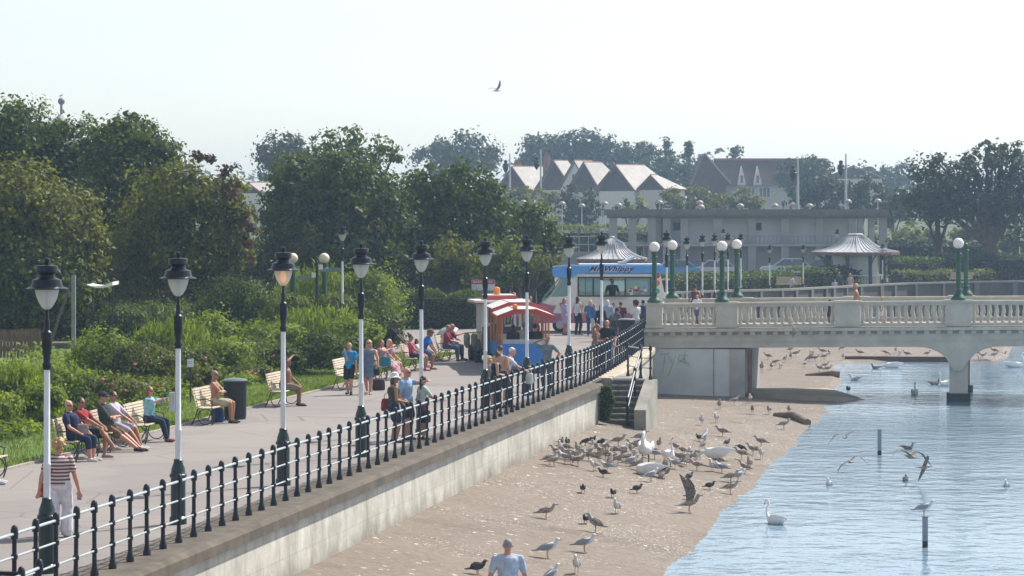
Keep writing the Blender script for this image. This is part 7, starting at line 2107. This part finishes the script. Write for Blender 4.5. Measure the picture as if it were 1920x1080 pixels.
def bird(name, label, cat, pts, bodym, wingm, beakm, legm, group=None, wings='fold', legs=True, tailm=None, beak_len=.055, legh=.17):
    t = thing(name, label, cat, (0, 0, -500), 0, group)
    mb = MB(); spine(mb, pts); mb.build('body', bodym, t)
    hd = Vector((0, pts[-1][0], pts[-1][1])); pv_ = Vector((0, pts[-2][0], pts[-2][1])); d = (hd - pv_).normalized()
    mb = MB(); mb.tube([hd - d*.012, hd + d*beak_len*.6, hd + d*beak_len + Vector((0, 0, -.006))], [.012, .009, .002], 6); mb.build('bill', beakm, t)
    mid = [p for p in pts]
    k0 = max(range(len(pts)), key=lambda i: pts[i][2])
    if wings == 'fold':
        y0, z0, rx, rz = pts[min(k0+1, len(pts)-1)]; yt, zt = pts[0][0], pts[0][1]
        for sx in (-1, 1):
            mb = MB()
            mb.rings([((sx*rx*.75, y0 + .02, z0 + .015), (.006, 0, 0), (0, 0, .02)), ((sx*rx*1.0, y0 - .06, z0 + .005 - .01), (.018, 0, 0), (0, .01, .055)), ((sx*pts[k0][2]*.98, pts[k0][0] - .05, pts[k0][1] + .012), (.016, 0, 0), (0, .01, .058)),
                      ((sx*.045, (yt + pts[k0][0])*.5 - .03, (zt + pts[k0][1])*.5 + .02), (.014, 0, 0), (0, .008, .038)), ((sx*.018, yt + .02, zt + .012), (.010, 0, 0), (0, .005, .014)), ((sx*.008, yt - .07, zt + .008), (.004, 0, 0), (0, 0, .005))], 8)
            mb.build('wing', wingm, t)
    elif wings:
        span, spec = wings     # list of (x, y, z, chord) per joint from the root
        yk, zk = pts[k0][0], pts[k0][1] + pts[k0][3]*.6
        for sx in (-1, 1):
            sp = spec if sx > 0 or len(spec) < 20 else spec
            rs = []
            jo = span[0 if sx < 0 else 1]
            for x, y, z, ch in jo:
                rs.append(((sx*x, yk + y, zk + z), (0, ch*.5, 0), (0, 0, max(.010*ch/.12, .003))))
            mb = MB(); mb.rings(rs, 8); mb.build('wing', wingm, t)
    if legs:
        yl = pts[k0][0] + (.0)
        for sx in (-1, 1):
            mb = MB(); mb.tube([(sx*.028, yl, pts[k0][1] - .03), (sx*.03, yl - .012, legh*.5), (sx*.03, yl, .006)], [.010, .0065, .006], 6)
            mb.add([(sx*.03, yl - .015, .006), (sx*.03 - .025, yl + .05, .004), (sx*.03, yl + .06, .006), (sx*.03 + .025, yl + .05, .004), (sx*.03, yl - .015, .0), (sx*.03 - .025, yl + .05, .0), (sx*.03, yl + .06, .0), (sx*.03 + .025, yl + .05, .0)], [(0, 3, 2, 1), (4, 5, 6, 7), (0, 1, 5, 4), (1, 2, 6, 5), (2, 3, 7, 6), (3, 0, 4, 7)])
            mb.build('leg', legm, t)
    if tailm:
        mb = MB(); y, z = pts[0][0], pts[0][1]
        mb.rings([((0, y + .06, z + .006), (.03, 0, 0), (0, 0, .008)), ((0, y, z), (.035, 0, 0), (0, 0, .006)), ((0, y - .055, z - .002), (.042, 0, 0), (0, 0, .003))], 8); mb.build('tail', tailm, t)
    return t

def lift(s=1.0, pts=STANDP): return [(y*s, z*s, rx*s, rz*s) for y, z, rx, rz in pts]
PROTO = {
    'j': bird('gull', 'x', 'gull', STANDP, F_PALE, F_JUV, BEAKD, LEGP, tailm=F_BLACK),
    'jl': bird('gull', 'x', 'gull', LOOKP, F_PALE, F_JUV, BEAKD, LEGP, tailm=F_BLACK),
    'jp': bird('gull', 'x', 'gull', PECKP, F_PALE, F_JUV, BEAKD, LEGP, tailm=F_BLACK),
    'a': bird('gull', 'x', 'gull', STANDP, F_WHITE, F_GREY, BEAK, LEGP, tailm=F_BLACK),
    'al': bird('gull', 'x', 'gull', LOOKP, F_WHITE, F_GREY, BEAK, LEGP, tailm=F_BLACK),
    'p': bird('pigeon', 'x', 'pigeon', [(y*.62, z*.62 + .0, rx*.78, rz*.78) for y, z, rx, rz in STANDP], F_PIG, F_PIG, BEAKD, LEGP, beak_len=.025, legh=.09, tailm=F_PIG),
    'pp': bird('pigeon', 'x', 'pigeon', [(y*.62, z*.62, rx*.78, rz*.78) for y, z, rx, rz in PECKP], F_PIG, F_PIG, BEAKD, LEGP, beak_len=.025, legh=.09, tailm=F_PIG),
    'js': bird('gull', 'x', 'gull', SWIMP, F_JUV, F_JUVD, BEAKD, LEGP, legs=False),
    'as': bird('gull', 'x', 'gull', SWIMP, F_WHITE, F_GREY, BEAK, LEGP, legs=False),
    'd': bird('duck', 'x', 'duck', SWIMP, F_JUVD, F_JUV, BEAK, LEGP, legs=False, beak_len=.05),
}
up = [(0, 0, 0, .14), (.08, .02, .16, .16), (.13, -.02, .30, .15), (.18, -.08, .42, .09), (.20, -.14, .50, .02)]
PROTO['ju'] = bird('gull', 'x', 'gull', STANDP, F_JUV, F_JUVD, BEAKD, LEGP, wings=((up, up), ()), tailm=F_BLACK)
PROTO['au'] = bird('gull', 'x', 'gull', STANDP, F_WHITE, F_PALE, BEAK, LEGP, wings=((up, up), ()), tailm=F_BLACK)
spr = [(0, 0, 0, .14), (.16, .03, .10, .16), (.30, .02, .10, .14), (.46, -.05, .04, .08), (.56, -.12, .0, .02)]
PROTO['jw'] = bird('gull', 'x', 'gull', STANDP, F_JUV, F_JUVD, BEAKD, LEGP, wings=((spr, spr), ()), tailm=F_BLACK)
FLYP = [(-.27, .0, .006, .006), (-.20, .0, .028, .014), (-.10, .0, .05, .042), (0, .0, .062, .058), (.09, .008, .052, .050), (.15, .018, .036, .036), (.19, .024, .034, .034), (.225, .022, .024, .022), (.24, .018, .012, .011)]
dn = [(0, 0, 0, .14), (.20, .04, .13, .16), (.38, .02, .08, .14), (.55, -.04, -.10, .09), (.66, -.10, -.24, .02)]
dn2 = [(0, 0, 0, .14), (.20, .04, .11, .16), (.38, .03, .14, .13), (.56, -.02, .08, .08), (.70, -.10, -.02, .02)]
lowr = [(0, 0, 0, .14), (.16, .04, -.04, .16), (.32, .02, -.12, .14), (.46, -.04, -.26, .09), (.52, -.10, -.38, .02)]
upl = [(0, 0, 0, .14), (.18, .03, .10, .16), (.34, .01, .24, .14), (.48, -.05, .36, .08), (.56, -.1, .42, .02)]
flat = [(0, 0, 0, .14), (.2, .03, .12, .15), (.38, .02, .17, .13), (.6, -.03, .17, .08), (.76, -.1, .16, .02)]
def flyer(label, x, y, Y, hd, wl, wr, juv=True, sc=1.0, roll=0, pitch=0):
    t = bird('gull', label, 'gull', FLYP, F_JUV if juv else F_WHITE, F_JUVD if juv else F_GREY, BEAKD, LEGP, group='flying gulls', wings=((wl, wr), ()), legs=False, tailm=F_BLACK if juv else F_WHITE)
    t.location = at(x, y, Y); t.rotation_euler = (R(pitch), R(roll), -R(hd)); t.scale = (sc, sc, sc)
    return t
flyer('gull flying high alone in the pale sky', 931, 170, 140, 60, flat, upl, False, 1.0, -6)
flyer('brown gull gliding over the water nearest the beach, above the other low gulls', 1585, 820, 82, 20, dn, dn2, True, .84, -10)
flyer('brown gull with deeply bent wings flying low just below the highest low gull', 1594, 866, 80, 350, lowr, dn, True, .84, -6)
flyer('pale bellied gull with wide arched wings over the water between the two grey posts', 1708, 857, 76, 330, dn2, dn, True, 1.0, 6)
flyer('brown gull banking low over the water just below the pale bellied gull', 1733, 876, 76, 80, lowr, flat, True, .8, -22)
flyer('brown gull flying across in front of the bridge balustrade', 1484, 609, 98, 80, dn2, lowr, True, .95, 14, 4)

FLOCK = 'gulls and pigeons gathered on the beach'
LJ = 'mottled brown young gull standing in the crowd of birds around the swans'
LA = 'white and grey gull standing in the crowd of birds around the swans'
LP = 'small dark pigeon on the sand at the edge of the crowd around the swans'
used = {}
def put(kind, p, hd, label, group=None, sc=1.0):
    if kind not in used:
        o = PROTO[kind]; used[kind] = o
    else:
        o = copy_tree(PROTO[kind])
    o.location = p; o.rotation_euler = (0, 0, -R(hd)); o.scale = (sc, sc, sc)
    o['label'] = label
    if group: o['group'] = group
    elif 'group' in o: del o['group']
    return o
rb = random.Random(21)
z7 = lambda x, y: (1020 + x/3.692, 720 + y/3.692)
crowd = [('j', 45, 560, 70), ('j', 75, 572, 60), ('j', 92, 515, 300), ('j', 165, 522, 280), ('jl', 188, 562, 200), ('j', 242, 570, 130), ('j', 302, 532, 285), ('a', 345, 605, 210), ('a', 432, 608, 280), ('jl', 385, 542, 120), ('jl', 362, 480, 250), ('j', 408, 482, 110),
         ('j', 432, 522, 80), ('j', 472, 540, 300), ('jp', 512, 562, 280), ('j', 577, 548, 60), ('a', 607, 574, 65), ('jl', 600, 490, 200), ('j', 658, 446, 100), ('jl', 800, 452, 160), ('jp', 918, 470, 120), ('j', 937, 548, 285), ('jp', 968, 500, 40), ('j', 1042, 542, 210),
         ('j', 1052, 602, 260), ('jl', 1106, 458, 30), ('j', 1197, 574, 250), ('a', 1226, 618, 300), ('j', 140, 480, 290), ('jl', 230, 490, 190), ('jp', 455, 500, 200), ('j', 395, 510, 320), ('jl', 560, 530, 160), ('j', 1015, 545, 70),
         ('al', 250, 520, 150), ('a', 140, 550, 300), ('al', 460, 575, 170), ('a', 540, 500, 70), ('al', 630, 545, 200), ('a', 760, 520, 290), ('al', 985, 575, 160), ('a', 1085, 520, 60), ('jl', 325, 500, 30), ('j', 210, 540, 90), ('j', 480, 500, 250), ('al', 1160, 610, 200), ('jl', 660, 600, 100), ('a', 900, 590, 280), ('al', 110, 480, 180), ('j', 620, 470, 290)]
for k, x, y, h in crowd:
    lab = LA if k in ('a', 'al') else LJ
    put(k, onbeach(*z7(x, y)), h + rb.uniform(-12, 12), lab, FLOCK, rb.uniform(.88, 1.04))
for k, x, y, h in [('p', 340, 415, 150), ('pp', 285, 425, 280), ('pp', 392, 428, 250), ('p', 120, 428, 20), ('p', 160, 428, 350), ('p', 1070, 398, 330), ('p', 405, 645, 300), ('p', 270, 757, 180), ('p', 475, 787, 200), ('p', 650, 757, 60), ('p', 1010, 672, 40), ('p', 1152, 735, 70), ('pp', 1370, 466, 80), ('p', 1017, 800, 60)]:
    put(k, onbeach(*z7(x, y)), h, LP, FLOCK, 1.05)
singles = [('j', 520, 432, 80, 'young gull standing on open sand left behind the swan with the curved neck'), ('j', 672, 406, 75, 'dark backed gull standing directly behind the swan with the curved neck'), ('al', 1115, 404, 30, 'pale gull right behind the gull with raised white wings'),
           ('j', 1362, 522, 300, 'brown gull facing left right of the grazing swan'), ('j', 1442, 492, 310, 'brown gull on the sand just above the waterline right of the swans'), ('a', 1505, 522, 190, 'grey gull at the waterline right of the swans'),
           ('j', 1497, 437, 300, 'brown gull standing apart near the waterline above the other gulls right of the swans'), ('p', 1270, 432, 40, 'small upright pigeon alone right of the gull with raised white wings'),
           ('j', 1386, 617, 320, 'brown gull on the whitish band of the waterline, its body turned left'), ('jl', 1420, 592, 200, 'pale brown gull behind another on the whitish band of the waterline'),
           ('j', 1300, 686, 80, 'left gull of a touching pair near the waterline below the swans'), ('a', 1350, 680, 60, 'right grey gull of a touching pair near the waterline below the swans'),
           ('j', 1297, 762, 85, 'dark brown gull facing right beside the green edge of the water'), ('a', 745, 677, 60, 'grey gull in front of the lying swan'), ('al', 500, 905, 200, 'white headed gull with a grey back on open sand below the crowd'),
           ('jl', 1215, 176, 180, 'speckled gull on open sand in front of the abutment'), ('j', 1322, 147, 65, 'brown gull leaning forward on the sand near the bridge shadow'), ('a', 1427, 131, 190, 'grey backed gull at the edge of the bridge shadow'),
           ('j', 1557, 212, 200, 'brown gull with a white breast right of the gull spreading its wings'), ('j', 1697, 210, 190, 'brown gull above the dark log by the waterline'), ('al', 1092, 287, 185, 'small white gull on open sand right of the steps'), ('a', 1192, 270, 200, 'dark backed gull facing the white gull on the sand right of the steps'),
           ('j', 1230, 367, 290, 'pale brown gull alone on the sand between the steps and the crowd'), ('j', 1665, 313, 70, 'brown gull below the dark log by the waterline')]
for k, x, y, h, lab in singles: put(k, onbeach(*z7(x, y)), h, lab, 'gulls standing apart on the beach')
z5 = lambda x, y: (860 + x/4.364, 860 + y/4.364)
near = [('j', 725, 497, 80, 'brown backed gull facing right in the middle of the open sand', 1.0), ('p', 1037, 538, 200, 'dark pigeon beside the gull facing left on the near sand', 1.05), ('jl', 1106, 603, 285, 'brown gull facing left beside a dark pigeon on the near sand', 1.08),
        ('a', 738, 815, 72, 'large grey gull facing right on the near sand above the half seen gull', 1.12), ('a', 1040, 765, 80, 'dark grey gull facing right on the near sand right of the man', 1.05), ('al', 962, 945, 190, 'white gull with red feet facing us near the bottom of the picture', 1.0),
        ('al', 768, 1040, 60, 'gull cut off by the bottom edge of the picture right of the man', 1.05), ('p', 165, 950, 70, 'dark pigeon on the sand left of the man at the bottom', 1.25)]
for k, x, y, h, lab, sc in near: put(k, onbeach(*z5(x, y)), h, lab, 'birds on the near sand', sc)
put('ju', onbeach(*z7(1015, 892)), 75, 'brown gull with both wings raised high on the sand below the swans', 'gulls standing apart on the beach', 1.25)
put('au', onbeach(*z7(1010, 530)), 185, 'pale gull raising white wings in the crowd beside the standing swans', FLOCK, 1.15)
put('jw', onbeach(*z7(842, 652)), 110, 'brown gull flapping in front of the lying swan', FLOCK, 1.05).rotation_euler.y = R(38)
put('jw', onbeach(*z7(1442, 210)), 185, 'brown gull spreading its wings on the sand near the bridge shadow', 'gulls standing apart on the beach', 1.0)
put('a', POST_TOP, 80, 'dark backed gull standing on the grey post in the water', None, 1.0)

z6 = lambda x, y: (1390 + x/7.111, 640 + y/7.111)
z7b = lambda x, y: (1640 + x/6.75, 620 + y/6.75)
BR = 'distant birds on the sand flat seen beneath the bridge'
LB = 'distant brown gull on the sand flat seen beneath the bridge'
far_b = [('j', 350, 240, 300), ('j', 402, 380, 190), ('jp', 450, 320, 280), ('jp', 527, 362, 200), ('al', 590, 278, 150), ('jl', 660, 242, 180), ('j', 660, 148, 60), ('j', 735, 203, 100), ('j', 848, 347, 40), ('jp', 905, 268, 300), ('jl', 940, 237, 60), ('j', 992, 266, 75), ('j', 1110, 246, 70),
         ('jp', 930, 178, 200), ('j', 1075, 172, 280), ('jp', 1175, 176, 180), ('jp', 1355, 126, 280), ('al', 1360, 248, 180), ('j', 1575, 192, 290), ('j', 1037, 402, 320), ('j', 1125, 363, 60), ('j', 1160, 412, 70)]
for k, x, y, h in far_b:
    a_, b_ = z6(x, y); put(k, onz(a_, b_, -1.985), h, LB if k[0] == 'j' else 'distant pale gull on the sand flat seen beneath the bridge', BR, .95)
for k, x, y, h in [('jp', 145, 318, 90), ('al', 270, 285, 180), ('jp', 320, 312, 200), ('j', 402, 334, 300), ('j', 670, 328, 60), ('j', 1370, 362, 120), ('jp', 1330, 384, 200), ('j', 1510, 292, 290), ('j', 1520, 348, 70), ('jp', 1300, 318, 60)]:
    a_, b_ = z7b(x, y); put(k, onz(a_, b_, -1.985), h, LB if k[0] == 'j' else 'distant pale gull on the sand flat seen beneath the bridge', BR, .95)
put('jl', onz(*z6(275, 408), -1.985), 180, 'tall brown goose like bird standing on the sand just beyond the apron slab', None, 1.25)
put('p', onz(1590, 736.5, -1.95), 200, 'small dark pigeon standing near the tip of the apron slab', None, 1.25)
W8 = lambda x, y: onz(1480 + x/3.375, 760 + y/3.375, WATER)
put('as', W8(252, 505), 200, 'brown faced gull swimming nearest the beach, left of the grey posts', 'gulls on the water', .95)
put('js', W8(736, 478), 185, 'gull swimming below the low flying gulls', 'gulls on the water', .9)
put('as', W8(1374, 512), 200, 'gull swimming alone at the right of the water', 'gulls on the water', .9)
put('js', W8(755, 278), 80, 'dark gull swimming right of the far grey post', 'gulls on the water', 1.0)
a_, b_ = z7b(1635, 305); put('js', onz(a_, b_, WATER), 60, 'dark gull on the water at the far right beyond the pier', 'gulls on the water', .9)
a_, b_ = z6(1787, 366); put('d', onz(a_, b_, WATER), 285, 'dark duck swimming near the timber edging beyond the bridge', None, 1.1)
a_, b_ = z7b(765, 684); put('d', onz(a_, b_, WATER), 80, 'brown duck with an upright neck swimming beside the pier', None, 1.3)
a_, b_ = z6(1505, 520); put('as', onz(a_, b_, WATER), 250, 'white preening bird afloat near the dark log beyond the bridge', None, 1.35)

# ------------------------------------------------ swans
SW_BODY = [(-.50, .48, .01, .01), (-.40, .46, .08, .05), (-.25, .43, .16, .13), (-.02, .41, .20, .18), (.18, .42, .17, .16), (.30, .46, .09, .10)]
def swan(label, p, hd, neck, stand_=True, sc=1.0, dz=0.0):
    t = thing('swan', label, 'swan', p, -R(hd), 'white swans')
    mb = MB()
    off = 0 if stand_ else -.30
    pts = [Vector((0, y, z + off + dz)) for y, z, *_ in SW_BODY]
    rs = []
    for i, (y, z, rx, rz) in enumerate(SW_BODY):
        a, b = pts[max(i-1, 0)], pts[min(i+1, len(pts)-1)]; d = (b - a).normalized(); rs.append((pts[i], (rx, 0, 0), Vector((0, -d.z, d.y))*rz))
    mb.rings(rs, 14)
    nk = [Vector((0, .26, .44 + off + dz))] + [Vector((q[2] if len(q) > 2 else 0, q[0], q[1] + off + dz)) for q in neck]
    rad = list(np.interp(np.linspace(0, 1, len(nk)), [0, .25, .7, 1], [.075, .045, .032, .034]))
    mb.tube(nk, rad, 10)
    hd_ = nk[-1]; d = (nk[-1] - nk[-2]).normalized()
    if d.z > .3: d = (d*.3 + Vector((0, 1, -.2))).normalized()
    mb.ball(hd_ + d*.02, .04, .055, .042, 10, 8)
    link('body', mb.remesh(.018), F_SWAN, t)
    for sx in (-1, 1):
        mb = MB(); o = off + dz
        mb.rings([((sx*.12, .16, .46 + o), (.02, 0, 0), (0, .01, .05)), ((sx*.185, .0, .47 + o), (.03, 0, 0), (0, .01, .12)), ((sx*.165, -.22, .50 + o), (.03, 0, 0), (0, .01, .12)), ((sx*.08, -.44, .53 + o), (.02, 0, 0), (0, .01, .06)), ((sx*.03, -.58, .54 + o), (.008, 0, 0), (0, 0, .012))], 8); mb.build('wing', F_SWAN, t)
    mb = MB(); b0 = hd_ + d*.055; mb.tube([b0, b0 + d*.06, b0 + d*.10], [.024, .018, .008], 8); mb.build('bill', BEAKO, t)
    mb = MB(); mb.ball(b0 + Vector((0, 0, .022)), .018); mb.build('bill_knob', BEAKD, t)
    if stand_:
        for sx in (-1, 1):
            mb = MB(); mb.tube([(sx*.08, -.02, .30 + dz), (sx*.08, -.04, .14 + dz), (sx*.08, -.02, .01)], [.026, .017, .015], 8); mb.rings([((sx*.08, -.05, .006), (.02, 0, 0), (0, 0, .006)), ((sx*.08, .08, .006), (.07, 0, 0), (0, 0, .005))], 8); mb.build('leg', LEGD, t)
    t.scale = (sc, sc, sc)
    return t
curl = [(.34, .58), (.33, .72), (.26, .84), (.14, .88), (.05, .80), (.02, .70), (.08, .63)]
tall = [(.36, .55), (.36, .68), (.33, .82), (.33, .95), (.38, 1.02)]
graze = [(.42, .42), (.54, .30), (.62, .17), (.66, .07)]
tuck = [(.26, .52), (.10, .58, .02), (-.06, .60, .04), (-.16, .58, .05)]
ess = [(.40, .52), (.46, .64), (.40, .78), (.34, .90), (.38, 1.0), (.46, 1.0), (.50, .95)]
swan('white swan standing with its neck curled over, largest in the crowd of gulls', onbeach(*z7(702, 556)), 195, curl, sc=1.05)
swan('white swan standing just right of the one with the curled neck', onbeach(*z7(862, 572)), 165, tall, sc=.80)
swan('white swan bending its head to the sand, rightmost of the swans on the beach', onbeach(*z7(1185, 572)), 290, graze, sc=.95)
swan('white swan lying on the sand with its head tucked away, in front of the crowd', onbeach(*z7(715, 632)), 285, tuck, stand_=False, sc=.98, dz=.03)
swan('white swan swimming towards us on the near water', onz(1454, 982, WATER), 330, ess, stand_=False, sc=.80, dz=-.02)
for lab, (x, y), h, nk, sc in (('white swan dipping its bill into the water beyond the bridge, left of the pier', z7b(215, 470), 275, graze, 1.0), ('white swan with an upright neck swimming towards us left of the pier', z7b(505, 808), 185, tall, .72), ('white swan with an upright neck partly hidden by the pier', z7b(905, 700), 250, tall, .85), ('white swan with a curved neck at the far right beyond the pier', z7b(1770, 465), 85, ess, 1.05)):
    swan(lab, onz(x, y, WATER), h, nk, stand_=False, sc=sc, dz=-.02)
put('al', at(115, 183.2, 255), 70, 'tiny gull perched on the ball of the turret above the left trees', None, .9)
for k, o in PROTO.items():
    if k not in used: 
        for ch in list(o.children): bpy.data.objects.remove(ch)
        bpy.data.objects.remove(o)
# ================================================================== the air
hz_m = bpy.data.materials.new('sea haze'); hz_m.use_nodes = True; ht = hz_m.node_tree
ht.nodes.clear()
ho = ht.nodes.new('ShaderNodeOutputMaterial'); hv = ht.nodes.new('ShaderNodeVolumePrincipled')
hv.inputs['Color'].default_value = (0.52, 0.73, 1.0, 1); hv.inputs['Density'].default_value = HAZE
hv.inputs['Anisotropy'].default_value = 0.35
ht.links.new(hv.outputs[0], ho.inputs['Volume'])
mb = MB().box(-3300, 3300, -300, 3300, -4.3, 24)
tag(mb.build('haze', hz_m, smooth=False), 'thin pale sea haze lying over the whole lakeside', 'haze', kind='stuff')
